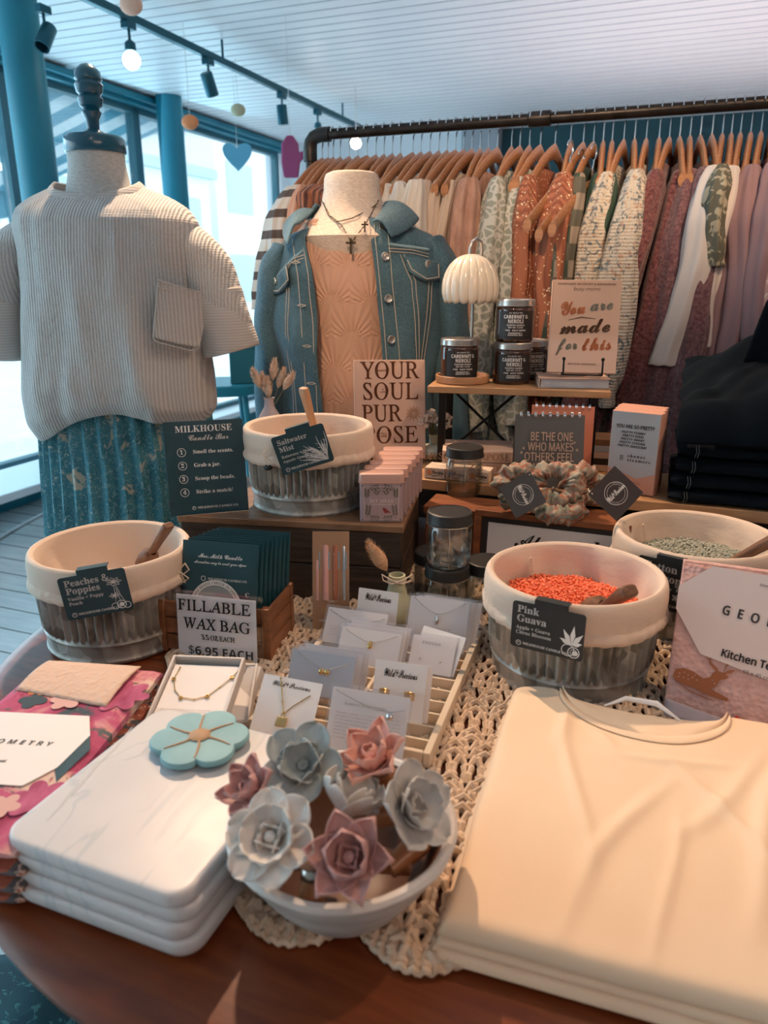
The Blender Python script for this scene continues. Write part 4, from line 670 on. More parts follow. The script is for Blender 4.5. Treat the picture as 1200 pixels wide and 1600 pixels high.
# ---------------------------------------------------------------- lettering
_G = {}
for _st, _dd in GLYPHS.items():
    for _ch, _t in _dd.items():
        cs = []; i = 1
        while i < len(_t):
            n = _t[i]; i += 1; x = y = 0; q = []
            for _ in range(n):
                x += _t[i]; y += _t[i+1]; i += 2
                q.append((x/300.0, y/300.0))
            cs.append(q)
        _G[(_st, _ch)] = (_t[0]/300.0, cs)
_TC = {}
def glyph(st, ch):
    k = (st, ch)
    if k in _TC: return _TC[k]
    g = _G.get(k)
    if g is None:
        for alt in 'BGN':
            g = _G.get((alt, ch)) or _G.get((alt, ch.upper()))
            if g: break
    if g is None: _TC[k] = (0.28, [], []); return _TC[k]
    adv, cs = g
    def inside(p, c):
        r = False
        for i in range(len(c)):
            (x1, y1), (x2, y2) = c[i-1], c[i]
            if (y1 > p[1]) != (y2 > p[1]) and p[0] < (x2-x1)*(p[1]-y1)/(y2-y1)+x1: r = not r
        return r
    outer = [c for c in cs if not any(inside(c[0], o) for o in cs if o is not c)]
    pts = []; tris = []
    for o in outer:
        grp = [o] + [c for c in cs if c is not o and c not in outer and inside(c[0], o)]
        b = len(pts); pts += [p for c in grp for p in c]
        tris += [tuple(i+b for i in t) for t in tessellate_polygon([[Vector((x, y, 0)) for x, y in c] for c in grp])]
    _TC[k] = (adv, pts, tris); return _TC[k]
CAP = 0.46
class Text:
    """collects written lines on a plane (x right, y up) and becomes one mesh"""
    def __init__(self): self.v = []; self.f = []
    def add(self, s, st, h, x=0, y=0, align='C', track=0.0, shear=0.0, sx=1.0, rot=0.0, arc=None, bold=0.0, fit=0.0):
        if fit:                                       # stretch sideways to a given length
            n0 = len(self.v); W0 = sum((glyph(st, c)[0] if c != ' ' else .17)*h/CAP + track*h for c in s)
            sx = (fit - track*h*len(s))/(W0 - track*h*len(s))
        if bold:
            for dx, dy in ((bold, 0), (-bold, 0), (0, bold), (0, -bold)): self.add(s, st, h, x+dx, y+dy, align, track, shear, sx, rot, arc)
        k = h/CAP                                    # h = height of a capital
        adv = [(glyph(st, c)[0]*sx if c != ' ' else 0.17*sx)*k + track*h for c in s]
        W = sum(adv); x0 = {'C': -W/2, 'L': 0, 'R': -W}[align]
        for c, a in zip(s, adv):
            if c != ' ':
                _, pts, tris = glyph(st, c)
                b = len(self.v)
                for (px, py) in pts:
                    qx, qy = x0 + px*k*sx + shear*py*k, py*k
                    if arc:
                        th = arc[1] - qx/arc[0] if arc[0] > 0 else arc[1] - qx/arc[0]
                        rr = abs(arc[0]) + (qy if arc[0] > 0 else -qy)
                        self.v.append((x + rr*cos(th), y + rr*sin(th), 0))
                    else:
                        self.v.append((x + qx*cos(rot) - qy*sin(rot), y + qx*sin(rot) + qy*cos(rot), 0))
                self.f += [[i+b for i in t] for t in tris]
            x0 += a
        return self
    def ring(self, x, y, r, w, n=28, ry=None):
        ry = ry or r; b = len(self.v)
        for i in range(n):
            a = 2*pi*i/n
            self.v += [(x+r*cos(a), y+ry*sin(a), 0), (x+(r-w)*cos(a), y+(ry-w)*sin(a), 0)]
        self.f += [[b+2*i, b+2*i+1, b+2*((i+1) % n)+1, b+2*((i+1) % n)] for i in range(n)]
        return self
    def poly(self, pts):
        b = len(self.v); self.v += [(p[0], p[1], 0) for p in pts]
        for t in tessellate_polygon([[Vector((p[0], p[1], 0)) for p in pts]]): self.f.append([b+i for i in t])
        return self
    def stroke(self, pts, w, taper=True):
        P = [Vector((p[0], p[1])) for p in pts]; n = len(P); b = len(self.v)
        for i in range(n):
            t = P[min(i+1, n-1)] - P[max(i-1, 0)]
            t = t.normalized() if t.length > 0 else Vector((1, 0))
            q = Vector((-t.y, t.x)) * w/2 * ((0.35+0.65*sin(pi*i/(n-1))) if taper else 1)
            self.v += [(P[i].x+q.x, P[i].y+q.y, 0), (P[i].x-q.x, P[i].y-q.y, 0)]
        self.f += [[b+2*i, b+2*i+1, b+2*i+3, b+2*i+2] for i in range(n-1)]
        return self
    def build(self, name, m, parent, M, label=None, wrap=None):
        me = bpy.data.meshes.new(name)
        fn = wrap if wrap else (lambda p: M @ Vector(p))
        vs = [fn(p) for p in self.v]
        if wrap and M is not None: vs = [M @ Vector(p) for p in vs]
        me.from_pydata([tuple(p) for p in vs], [], self.f); me.update()
        me.materials.append(m if not isinstance(m, str) else MATS[m])
        o = bpy.data.objects.new(name, me); C.objects.link(o); o.parent = parent
        if label: o['label'] = label
        return o
def face_M(origin, right, up, lift=0.0004):
    """frame of a written surface: x to the right, y upwards, lifted off it"""
    r = Vector(right).normalized(); u = Vector(up); u = (u - r*u.dot(r)).normalized(); n = r.cross(u)
    M = Matrix((r, u, n)).transposed().to_4x4(); M.translation = Vector(origin) + n*lift
    return M
FRONT = lambda x=0, y=0, z=0, lift=0.0005: face_M((x, y, z), (1, 0, 0), (0, 0, 1), lift)     # faces -Y
# ================================================================ the room
RR = (0, 0, RZ)
CEIL = 2.40
mat('white_plank', (.86, .84, .85), .42, var=('noise', 2.2, (1, 8, 1), [(.3, (.82, .80, .82)), (.7, (.89, .87, .88))]))
mat('groove', (.42, .44, .50), .6)
mat('teal_paint', (.012, .22, .31), .45, var=('noise', 3, (1, 1, 1), [(.3, (.010, .20, .29)), (.7, (.016, .25, .34))]))
mat('dark_teal_wall', (.012, .065, .085), .7, var=('noise', 2, (1, 1, 1), [(.3, (.010, .055, .075)), (.7, (.016, .075, .095))]))
mat('white_wall', (.74, .76, .80), .7)
mat('white_sill', (.78, .84, .87), .4)
mat('floor_wood', (.66, .68, .68), .42, var=('noise', 3, (2, 14, 1), [(.3, (.58, .61, .62)), (.7, (.74, .75, .75))]), bump=('noise', 30, (1, 8, 1), .2))
mat('pavement', (.82, .83, .82), .8, var=('noise', .8, (1, 1, 1), [(.35, (.70, .74, .75)), (.65, (.88, .88, .87))]))
clear('window_glass', (.93, .98, 1.0), .04, .01)

# ceiling of tongue-and-groove planks running across the room
b = MB(); b.box(-3.6, 3.2, -2.6, 6.6, CEIL, CEIL+.08)
ceiling = b.build('ceiling', 'white_plank', rot=RR, kind='structure')
b = MB(); s = -2.5
while s < 6.5:
    b.box(-3.6, 3.2, s, s+.006, CEIL-.0015, CEIL+.004); s += .095
b.build('trim_1', 'groove', rot=RR, kind='structure')
b = MB()
b.box(-3.6, 3.2, -2.6, 6.6, -.1, 0)
b.build('floor', 'floor_wood', rot=RR, kind='structure')
b = MB(); s = -2.5
while s < 6.5:
    b.box(-3.4, 3.0, s, s+.005, -.002, .0012); s += .14
b.build('trim_2', mat('floor_gap', (.12, .14, .15), .8), rot=RR, kind='structure')
b = MB(); b.box(-3.62, -1.55, 6.5, 6.6, 0, CEIL); b.build('wall_back_left', 'white_wall', rot=RR, kind='structure')
b = MB(); b.box(-1.55, 3.2, 6.5, 6.6, 0, CEIL); b.build('wall_back', 'dark_teal_wall', rot=RR, kind='structure')
b = MB(); b.box(-1.75, -1.45, 6.35, 6.5, 0, CEIL); b.build('trim_3', mat('grey_post', (.33, .36, .40), .6), rot=RR, bevel=.01, kind='structure')
b = MB(); b.box(3.1, 3.2, -2.6, 6.6, 0, CEIL); b.build('wall_right', mat('plum_wall', (.42, .36, .34), .7), rot=RR, kind='structure')
b = MB(); b.box(-3.62, 3.2, -2.7, -2.6, 0, CEIL); b.build('wall_front', mat('cream_wall', (.55, .48, .42), .7), rot=RR, kind='structure')
# low wall, sill and header of the storefront
b = MB(); b.box(-3.6, -3.4, -2.6, 6.5, 0, .17); b.build('wall_left', 'teal_paint', rot=RR, bevel=.004, kind='structure')
b = MB(); b.box(-3.62, -3.25, -2.6, 6.5, .17, .215); b.build('trim_4', 'white_sill', rot=RR, bevel=.006, kind='structure')
b = MB(); b.box(-3.6, -3.4, -2.6, 6.5, 2.325, CEIL); b.box(-3.4, -3.36, -2.6, 6.5, 2.35, 2.385)
b.build('trim_5', 'teal_paint', rot=RR, bevel=.004, kind='structure')
def post(name, r, s, rad):
    b = MB(); b.lathe([(rad, .0), (rad, CEIL)], 40, (r, s, 0), cap0=True, cap1=True)
    return b.build(name, 'teal_paint', rot=RR, kind='structure')
_pc = onz(22, -22, CEIL); _pr = _pc.x*V.x+_pc.y*V.y; _ps = _pc.x*U.x+_pc.y*U.y
post('trim_6', _pr, _ps, .046*_pc.y/2)
post('trim_7', -3.28, 4.62, .085)
for i, (s0, s1) in enumerate(((-2.5, 0.6), (0.6, 3.42), (3.42, 4.5), (4.5, 6.45))):
    b = MB()
    b.box(-3.52, -3.46, s0, s0+.035, .215, 2.325); b.box(-3.52, -3.46, s1-.035, s1, .215, 2.325)
    b.box(-3.52, -3.46, s0, s1, .215, .25); b.box(-3.52, -3.46, s0, s1, 2.29, 2.325)
    w = b.build('window_%d' % (i+1), mat('window_frame_paint', (.05, .17, .22), .5), rot=RR, kind='structure')
    g = MB(); g.box(-3.493, -3.487, s0+.035, s1-.035, .25, 2.29)
    g.build('pane', 'window_glass', w)

# ---------------------------------------------------------------- the street outside
b = MB(); b.box(-60, -3.65, -25, 60, -.35, -.2); o = b.build('pavement', 'pavement', rot=RR, kind='structure')
def building(r0, r1, s0, s1, h, colr, label, rows, cols):
    t = thing('building', label, 'building', tuple(room(r1, s0, -.2)), RZ)
    MB().box(r0-r1, 0, 0, s1-s0, 0, h).build('wall', colr, t)
    MB().box(r0-r1-.2, .25, -.2, s1-s0+.2, h, h+.3).build('roof', mat('roof_edge', (.45, .56, .62), .7), t)
    for i in range(cols):
        for j in range(rows):
            y = (s1-s0)*(i+.5)/cols; z = h*(j+.45)/rows; w = (s1-s0)/cols*.28; q = h/rows*.27
            MB().box(-.05, .04, y-w, y+w, z-q, z+q).build('window', mat('far_window', (.45, .58, .64), .3), t)
mat('pale_wall_a', (.80, .82, .83), .8); mat('pale_wall_b', (.74, .79, .82), .8); mat('pale_wall_c', (.82, .79, .77), .8)
building(-24, -15, 12, 23, 4.6, 'pale_wall_a', 'pale low building across the street, nearest one behind the denim jacket', 2, 4)
building(-26, -16, 25, 38, 6.5, 'pale_wall_c', 'pale pinkish building across the street, farther down past the pink ornament', 2, 4)
building(-30, -20, -6, 9, 4.2, 'pale_wall_b', 'pale blue-grey building across the street behind the waffle shirt mannequin', 2, 5)
# striped canopy above the storefront
mat('canopy_stripe', (.62, .72, .76), .8, var=('waveX', .9, (1, 1, 1), [(.49, (.80, .86, .88)), (.51, (.10, .33, .46))]))
t = thing('awning', 'blue and white striped canopy hanging outside the storefront windows', 'awning', tuple(room(-3.66, 2.2, 2.36)), RZ)
b = MB(); b.grid(lambda u, v: (-1.5*u, 3.0*v, -.42*u + .02*sin(v*40)*u), 8, 60)
b.build('canopy', mat('canopy_cloth', (.7, .8, .85), .8, var=('waveY', 1.1, (1, 1, 1), [(.49, (.82, .86, .88)), (.51, (.12, .34, .45))])), t, solid=.01)
b = MB(); b.grid(lambda u, v: (-1.5, 3.0*v, -.42 - .18*u - (.05*abs(sin(v*30))*u)), 3, 60)
b.build('valance', 'canopy_cloth', t, solid=.008)
b = MB(); b.cyl((-1.5, 0, -.43), (0, 0, -.75), .015); b.cyl((-1.5, 3.0, -.43), (0, 3.0, -.75), .015); b.cyl((-1.5, 0, -.43), (-1.5, 3.0, -.43), .015)
b.build('support_bar', 'teal_paint', t)

# ---------------------------------------------------------------- track with lamp heads
mat('track_metal', (.02, .11, .15), .35, .6)
TR = -2.28; TZ = 2.30
t = thing('lighting_track', 'dark teal ceiling track running along the windows with its lamp sockets', 'track light', tuple(room(TR, 3.5, TZ)), RZ)
MB().box(-.016, .016, -1.6, 2.15, -.016, .016).build('rail', 'track_metal', t, bevel=.003)
for s in (-1.2, .2, 1.7): MB().cyl((0, s, .016), (0, s, CEIL-TZ), .006).build('hanger_rod', 'track_metal', t)
mat('bulb_glow', (1, .95, .85), .4, emit=((1.0, .90, .74), 14))
def track_head(s, kind, label, ax=0):
    t = thing('track_lamp', label, 'lamp', tuple(room(TR, s, TZ-.016)), RZ, 'lamp heads on the ceiling track')
    MB().box(-.018, .018, -.03, .03, -.03, 0).build('adapter', 'track_metal', t, bevel=.003)
    MB().cyl((0, 0, -.03), (0, 0, -.075), .006, 8).build('stem', 'track_metal', t)
    if kind == 'bulb':
        MB().lathe([(.010, 0), (.022, -.01), (.024, -.04), (.020, -.042)], 20, (0, 0, -.07)).build('socket', 'track_metal', t)
        MB().ball((0, 0, -.145), .036, 20, 12).build('bulb', 'bulb_glow', t)
    else:
        M = Matrix.Translation((0, 0, -.11)) @ Matrix.Rotation(ax, 4, 'X')
        MB(M).lathe([(0, .05), (.026, .05), (.030, .045), (.031, -.055), (.027, -.055), (.024, -.02), (0, -.02)], 24).build('lamp_shade', 'track_metal', t)
track_head(2.97, 'bulb', 'glowing round bulb head on the track above the left mannequin')
track_head(3.56, 'spot', 'dark cylinder spotlight head tilted toward the windows, left one of the two', .5)
track_head(4.32, 'spot', 'dark cylinder spotlight head, farther one of the two along the track', .15)
track_head(4.80, 'bulb', 'glowing round bulb head at the far end of the track')
track_head(2.62, 'spot', 'dark spotlight head at top left beside the thick teal post', -.6)
_t = [o for o in bpy.data.objects if o.get('label', '').startswith('dark spotlight head at top left')][0]; _t.location = onz(66, 8, TZ)
t = thing('pendant_bulb', 'small glowing bulb on a short cord just above the clothes rail corner', 'lamp', tuple(ony(556, 224, 5.2)), 0)
MB().ball((0, 0, 0), .034, 16, 10).build('bulb', 'bulb_glow', t)
MB().lathe([(.012, .03), (.018, .035), (.018, .08), (.004, .09)], 16).build('socket', 'track_metal', t)
MB().cyl((0, 0, .085), (0, 0, CEIL - tuple(ony(556, 224, 5.2))[2]), .003, 6).build('cord', mat('pale_cord', (.75, .75, .75), .7), t)

# ornaments hung from the ceiling in front of the glass
def ornament(name, px, py, Y, shape, m, label):
    p = ony(px, py, Y); t = thing(name, label, 'ornament', tuple(p), 0)
    shape(t, m)
    MB().cyl((0, 0, .02), (0, 0, CEIL-p.z), .0016, 5).build('cord', 'pale_cord', t)
def mitten(t, m):
    pts = [(-.035, -.09), (.035, -.09), (.045, -.02), (.07, .0), (.062, .03), (.042, .02), (.04, .06), (.015, .095), (-.015, .095), (-.04, .06), (-.045, -.02)]
    M = Matrix.Rotation(radians(90), 4, 'X')
    MB(M).prism(pts, -.012, .012).build('felt_body', m, t, bevel=.008, seg=3)
def heart(t, m):
    pts = [(.09*(sin(a)**3), .075*cos(a)-.03*cos(2*a)-.012*cos(3*a)) for a in [2*pi*i/28 for i in range(28)]]
    MB(Matrix.Rotation(radians(90), 4, 'X')).prism(pts[::-1], -.01, .01).build('felt_body', m, t, bevel=.006)
def roundel(t, m): MB().ball((0, 0, 0), .042, 16, 10, (1, .6, .8)).build('body', m, t)
ornament('hanging_ornament', 454, 246, 3.9, mitten, mat('magenta_felt', (.42, .09, .22), .9), 'magenta mitten-shaped felt ornament hanging at the end of the windows')
ornament('hanging_ornament', 371, 242, 5.0, heart, mat('blue_felt', (.14, .44, .62), .8), 'blue heart-shaped ornament hanging in front of the window glass')
ornament('hanging_ornament', 297, 191, 4.0, roundel, mat('orange_felt', (.85, .30, .12), .7), 'small orange ornament hanging on a thin cord below the track')
ornament('hanging_ornament', 372, 172, 4.6, roundel, mat('olive_felt', (.55, .50, .32), .7), 'small beige ornament hanging between the two spotlight heads')
ornament('hanging_ornament', 205, 8, 3.1, roundel, mat('peach_felt', (.95, .55, .40), .7), 'peach ornament hanging close under the ceiling above the bulb head')

# dark sheet added on the floor, stands in for shade below bench and rail
o = MB().box(-.85, 2.3, 1.0, 3.3, .0015, .011).build('shade_sheet', mat('shade_sheet_pile', (.035, .034, .038), .95, var=('noise', 40, (1, 1, 1), [(.3, (.022, .022, .028)), (.7, (.05, .046, .048))]), bump=('noise', 300, (1, 1, 1), .6)), rot=RR, bevel=.003)
tag(o, 'dark sheet added on the floor under the clothes rail to deepen the shade', 'shade_sheet')
# ---------------------------------------------------------------- display corner by the windows
t = thing('stool', 'teal stool with round seat standing near the windows behind the sign', 'stool', (ony(352, 640, 2.9).x, 2.9, 0), .3)
zt = ony(352, 596, 2.9).z
MB().lathe([(0, 0), (.15, 0), (.155, .01), (.155, .035), (.15, .04), (0, .04)], 32, (0, 0, zt-.04)).build('seat', 'teal_paint', t)
for k in range(4):
    a = pi/4 + k*pi/2; MB().cyl((.1*cos(a), .1*sin(a), zt-.04), (.16*cos(a), .16*sin(a), 0), .012, 10).build('leg', 'teal_paint', t)
MB().tube([(.125*cos(a), .125*sin(a), zt*.45) for a in [2*pi*i/24 for i in range(24)]], .008, 8, True).build('foot_ring', 'teal_paint', t)
o = MB().box(-.06, .06, -.05, .05, 0, .16).box(-.064, .064, -.054, .054, .13, .165).build('gift_box', mat('teal_box', (.01, .14, .18), .5), loc=(ony(375, 600, 2.85).x+.02, 2.88, zt), rot=(0, 0, .2), bevel=.003)
tag(o, 'dark teal lidded box standing on the teal stool', 'box')
b = MB(); pts = []
for i in range(60):
    a = i/59; pts.append(tuple(room(-2.95 + .25*sin(a*7) , 1.2 + 3.0*a + .2*sin(a*11), .0085)))
o = b.tube(pts, .008, 8).build('power_cable', mat('white_plastic', (.85, .87, .88), .4)); tag(o, 'white power cable lying in loops on the floor by the windows', 'cable')
# low white display platform under the windows
t = thing('display_bench', 'low white bench standing below the windows at far left', 'bench', tuple(room(-2.97, 2.4, 0)), RZ)
MB().box(-.20, .20, -1.3, 1.2, .27, .31).build('top', 'white_sill', t, bevel=.006)
for sx in (-.17, .17):
    for sy in (-1.2, 1.1): MB().box(sx-.025, sx+.025, sy-.025, sy+.025, 0, .27).build('leg', 'white_sill', t)
# ================================================================ the round table and its crocheted runner
TC = Vector((.10, .95)); TRAD = .635; TZ0 = .75
mat('cherry_wood', (.16, .036, .010), .34, coat=.08, spec=.35, var=('noise', 6, (1.5, 14, 1.5), [(.25, (.11, .022, .007)), (.55, (.17, .040, .011)), (.8, (.23, .060, .018))], .6), bump=('noise', 60, (1, 8, 1), .03))
t = thing('round_table', 'large round polished cherry wood table that carries the whole display', 'table', (TC.x, TC.y, 0), radians(-25))
MB().lathe([(0, .722), (.585, .722), (.600, .716), (.622, .718), (.634, .727), (.636, .736), (.628, .744), (.615, .7475), (.600, .750), (0, .750)], 96).build('tabletop', 'cherry_wood', t)
MB().lathe([(.52, .66), (.53, .66), (.53, .722), (.50, .722)], 64).build('apron', 'cherry_wood', t)
MB().lathe([(.0, .10), (.07, .10), (.09, .14), (.06, .20), (.045, .30), (.05, .42), (.075, .50), (.06, .58), (.10, .64), (.22, .68), (.24, .72), (0, .72)], 36).build('pedestal', 'cherry_wood', t)
for k in range(4):
    a = k*pi/2+.4; p = [(.05*cos(a), .05*sin(a), .17), (.18*cos(a), .18*sin(a), .15), (.30*cos(a), .30*sin(a), .07), (.40*cos(a), .40*sin(a), .03)]
    MB().tube(p, [.035, .03, .025, .03], 12).build('leg', 'cherry_wood', t)

mat('cotton_rope', (.62, .47, .34), .9, var=('noise', 90, (1, 1, 1), [(.3, (.50, .36, .25)), (.7, (.72, .57, .43))]), bump=('noise', 500, (1, 1, 1), .5))
def crochet_runner():
    """fans of chunky yarn loops in rows; outline in runner coordinates (across a, along c)"""
    b = MB(); O = Vector((-.040, .440)); ang = radians(-14)
    ex = Vector((cos(ang), sin(ang))); ey = Vector((-sin(ang), cos(ang)))
    step = .0165; row = .0145
    z0 = .7515
    def P(a, c, z): q = O + ex*a + ey*c; return Vector((q.x, q.y, z0+z))
    nrows = 62; rnd = random.Random(3)
    for j in range(nrows):
        c = j*row
        half = min(.36, .115 + .62*c)
        n = int(2*half/step)
        for i in range(n+1):
            a = -half + i*step + (step/2 if j % 2 else 0)
            # scalloped front end
            sc = .030*abs(sin((a+.2)*pi/.105)) 
            if c < .030 - sc + .006 or abs(a) > half-.003: continue
            q = O + ex*a + ey*c
            if (q - TC).length > .60: continue
            r = .0030 + rnd.random()*.0006
            jit = lambda s=.0012: (rnd.random()-.5)*2*s
            if (j//2) % 3 == 2:                      # open row: tall posts with gaps
                for k in (-1, 1):
                    b.tube([P(a+k*.002, c-row*.5, .003), P(a+k*.0035+jit(), c, .007), P(a+k*.002, c+row*.6, .003)], [r, r*1.15, r], 6)
            else:                                   # shell: a V loop over a V loop
                b.tube([P(a-.001, c-row*.55, .002), P(a-.0065+jit(), c-.001, .0075+jit()), P(a-.0055, c+row*.6, .004)], [r, r*1.25, r], 6)
                b.tube([P(a+.001, c-row*.55, .002), P(a+.0065+jit(), c+.001, .0075+jit()), P(a+.0055, c+row*.6, .004)], [r, r*1.25, r], 6)
                if i % 2 == 0: b.tube([P(a-.008, c+row*.45, .006), P(a, c+row*.62+jit(), .010), P(a+.008, c+row*.45, .006)], [r, r*1.2, r], 6)
    # border yarn following the scallops
    for k in range(4):
        pts = []
        for i in range(90):
            a = -.125 + .25*i/89
            pts.append(P(a, .030 - .030*abs(sin((a+.2)*pi/.105)) + .006*k, .004+.002*sin(i*1.9)))
        b.tube(pts, .0032, 6)
    for sg in (-1, 1):
        for k in range(2):
            b.tube([P(sg*(min(.36, .115+.62*c)+.006*k) + .004*abs(sin(c*40)), c, .004) for c in [.02+.006*i for i in range(150)] if ((O+ex*sg*min(.36, .115+.62*c)+ey*c)-TC).length < .6], .0032, 6)
    return b.build('crochet_runner', 'cotton_rope')
o = crochet_runner(); tag(o, 'chunky beige crocheted cotton runner with a scalloped end, under the bowl and tray', 'table runner')

mat('navy_floral', (.012, .075, .10), .7, var=('voronoi', 30, (1, 1, 1), [(.0, (.010, .06, .085)), (1, (.015, .09, .12))]),
    layers=[('noise', 26, (1, 1, 1), .60, .62, (.06, .20, .22), 3.0), ('noise', 9, (1, 1, 1), .64, .66, (.50, .58, .60), 1.5)])
def ruglike():
    b = MB()
    b.grid(lambda u, v: (-.65+.55*u, .30+.6*v, .22 + .03*nz(u*4, v*4) + .012*sin(v*26+u*5)), 30, 40)
    return b.build('floral_cloth', 'navy_floral', solid=.008)
t = thing('low_stool', 'low dark stool under the front left edge of the table', 'stool', (-.37, .6, 0), 0)
MB().box(-.25, .25, -.27, .27, .15, .18).build('seat', mat('dark_wood', (.035, .02, .014), .5), t, bevel=.004)
for sx in (-.22, .22):
    for sy in (-.24, .24): MB().box(sx-.02, sx+.02, sy-.02, sy+.02, 0, .15).build('leg', 'dark_wood', t)
o = ruglike(); tag(o, 'navy cloth with white flowers seen below the table at lower left', 'cloth')
# ================================================================ dress forms
mat('form_linen', (.66, .56, .47), .85, var=('noise', 120, (1, 1, 4), [(.35, (.58, .48, .40)), (.65, (.74, .65, .56))]), bump=('noise', 350, (1, 1, 5), .35))
mat('form_linen_grey', (.52, .53, .52), .85, var=('noise', 120, (1, 1, 5), [(.35, (.44, .46, .46)), (.65, (.60, .61, .60))]), bump=('noise', 350, (1, 1, 5), .35))
mat('teal_lacquer', (.006, .085, .15), .22, coat=.4)
mat('waffle_knit', (.56, .56, .55), .9, sheen=.2, var=('waveX', 58, (1, 1, 1), [(.2, (.47, .48, .48)), (.8, (.62, .62, .61))]),
    bump=[('waveX', 58, (1, 1, 1), .75, .0016), ('waveZ', 70, (1, 1, 1), .35, .0010)])
mat('smooth_jersey', (.56, .55, .53), .9, sheen=.2, var=('waveZ', 60, (1, 1, 1), [(.2, (.50, .50, .49)), (.8, (.60, .59, .57))]), bump=('waveZ', 60, (1, 1, 1), .3, .0008))
mat('skirt_print', (.04, .20, .26), .8, var=('noise', 22, (1, 1, 1), [(.3, (.025, .15, .20)), (.7, (.05, .24, .31))]),
    layers=[('noise', 130, (1, 1, 1), .55, .60, (.13, .30, .35), 1.0), ('noise', 95, (1, 1, 1), .62, .66, (.40, .50, .50), 3.0), ('noise', 13, (1.2, 1.2, .8), .64, .66, (.42, .42, .36), 1.2), ('noise', 60, (1, 1, 1), .60, .64, (.06, .22, .28), 1.0)],
    bump=('noise', 90, (1, 1, 1), .25))

def sup(a, b, th, e=2.0):
    c, s = cos(th), sin(th)
    return a*math.copysign(abs(c)**(2/e), c), b*math.copysign(abs(s)**(2/e), s)

# ---- left form in the waffle shirt
X1, Y1 = ony(152, 260, 1.5).x, 1.5
A = thing('dress_form', 'dress form in an oversized grey waffle-knit pocket tee and teal floral skirt by the windows', 'mannequin', (X1, Y1, 0), 0)
def zz(py, Y=1.5): return ony(150, py, Y).z
MB().lathe([(.0, zz(380)), (.10, zz(370)), (.105, zz(345)), (.080, zz(318)), (.060, zz(300)), (.054, zz(278)), (.0505, zz(255)), (.051, zz(240)), (0, zz(240))], 40).build('neck', 'form_linen_grey', A)
MB().lathe([(0, zz(241)), (.0535, zz(241)), (.055, zz(238)), (.0545, zz(219)), (.050, zz(214)), (0, zz(213))], 40).build('neck_cap', 'teal_lacquer', A)
zf = zz(214)
MB().lathe([(.024, 0), (.021, .006), (.011, .012), (.012, .028), (.018, .040), (.014, .046), (.020, .050), (.0225, .062), (.018, .068), (.0225, .072), (.025, .084), (.021, .090), (.024, .094), (.022, .106), (.012, .116), (0, .120)], 28, (0, 0, zf)).build('finial', 'teal_lacquer', A)
MB().lathe([(.0, 0.02), (.18, .02), (.18, .035), (.03, .05), (.016, .06), (.016, .80), (0, .80)], 28).build('stand', 'teal_lacquer', A)
def torso_rings(tab, n=56, fold=None, e=2.4):
    rings = []
    for row in tab:
        z, cx, cy, a, b = row[:5]
        r = []
        for j in range(n):
            th = 2*pi*j/n
            x, y = sup(a, b, th, e)
            k = fold(th, z) if fold else 0
            r.append((cx + x*(1+k), cy + y*(1+k), z + (row[5](th) if len(row) > 5 else 0)))
        rings.append(r)
    return rings
# body of the tee
def xo(px, py, Y=1.5): return ony(px, py, Y).x - X1
body_tab = []
NB = 46
prof = [  # py of the level, left px, right px, depth
    (292, 82, 222, .070), (300, 66, 242, .080), (311, 46, 268, .092), (326, 32, 292, .108), (350, 30, 308, .125), (400, 42, 312, .140),
    (460, 50, 314, .150), (540, 52, 324, .158), (600, 50, 332, .160), (640, 54, 336, .150), (668, 70, 322, .128)]
rings = []
for i in range(NB):
    py = 292 + (668-292)*i/(NB-1)
    l, r, dp = interp(prof, py)
    xl, xr = xo(l, py), xo(r, py); z = zz(py)
    ring = []
    for j in range(96):
        th = 2*pi*j/96
        x, y = sup((xr-xl)/2, dp, th, 2.3)
        fx = x/((xr-xl)/2+1e-6)
        g = sstep(330, 620, py)
        fold = .012*g*nz(fx*3.2, z*3, 3.1) + .016*g*sin(fx*5.5 + (z-1.0)*7)*max(0, .5+.5*sin(z*5)) + .006*nz(fx*9, z*8, 1)
        # diagonal drape from the pocket down to the lower right
        fold += .018*g*math.exp(-((fx - .35 - (1.25-z)*.9)/.13)**2) - .012*g*math.exp(-((fx + .30 + (1.25-z)*.5)/.12)**2)
        hem = -.026*max(0, 1-i/7)*max(0, -sin(th))**1.0
        if i > NB-14:
            w = (i-(NB-14))/13.0
            hem = w*(.048*math.exp(-((fx-.15)/.75)**2) * (.65-.35*sin(th)) - .020*math.exp(-((fx+.85)/.30)**2))
        ring.append(((xl+xr)/2 + x*(1+(fold*.4 if y < 0 else 0)), y - fold*(1 if y < 0 else 0)*(.9+.1*g), z + hem))
    rings.append(ring)
# turned-in hem
last = rings[-1]; cxm = sum(p[0] for p in last)/96
rings.append([(cxm + (p[0]-cxm)*.93, p[1]*.90, p[2]+.004) for p in last])
rings.append([(cxm + (p[0]-cxm)*.86, p[1]*.82, p[2]+.045) for p in last])
b = MB(); b.loft(rings)
shirt = b.build('waffle_tee', 'waffle_knit', A, solid=.003, sub=1)
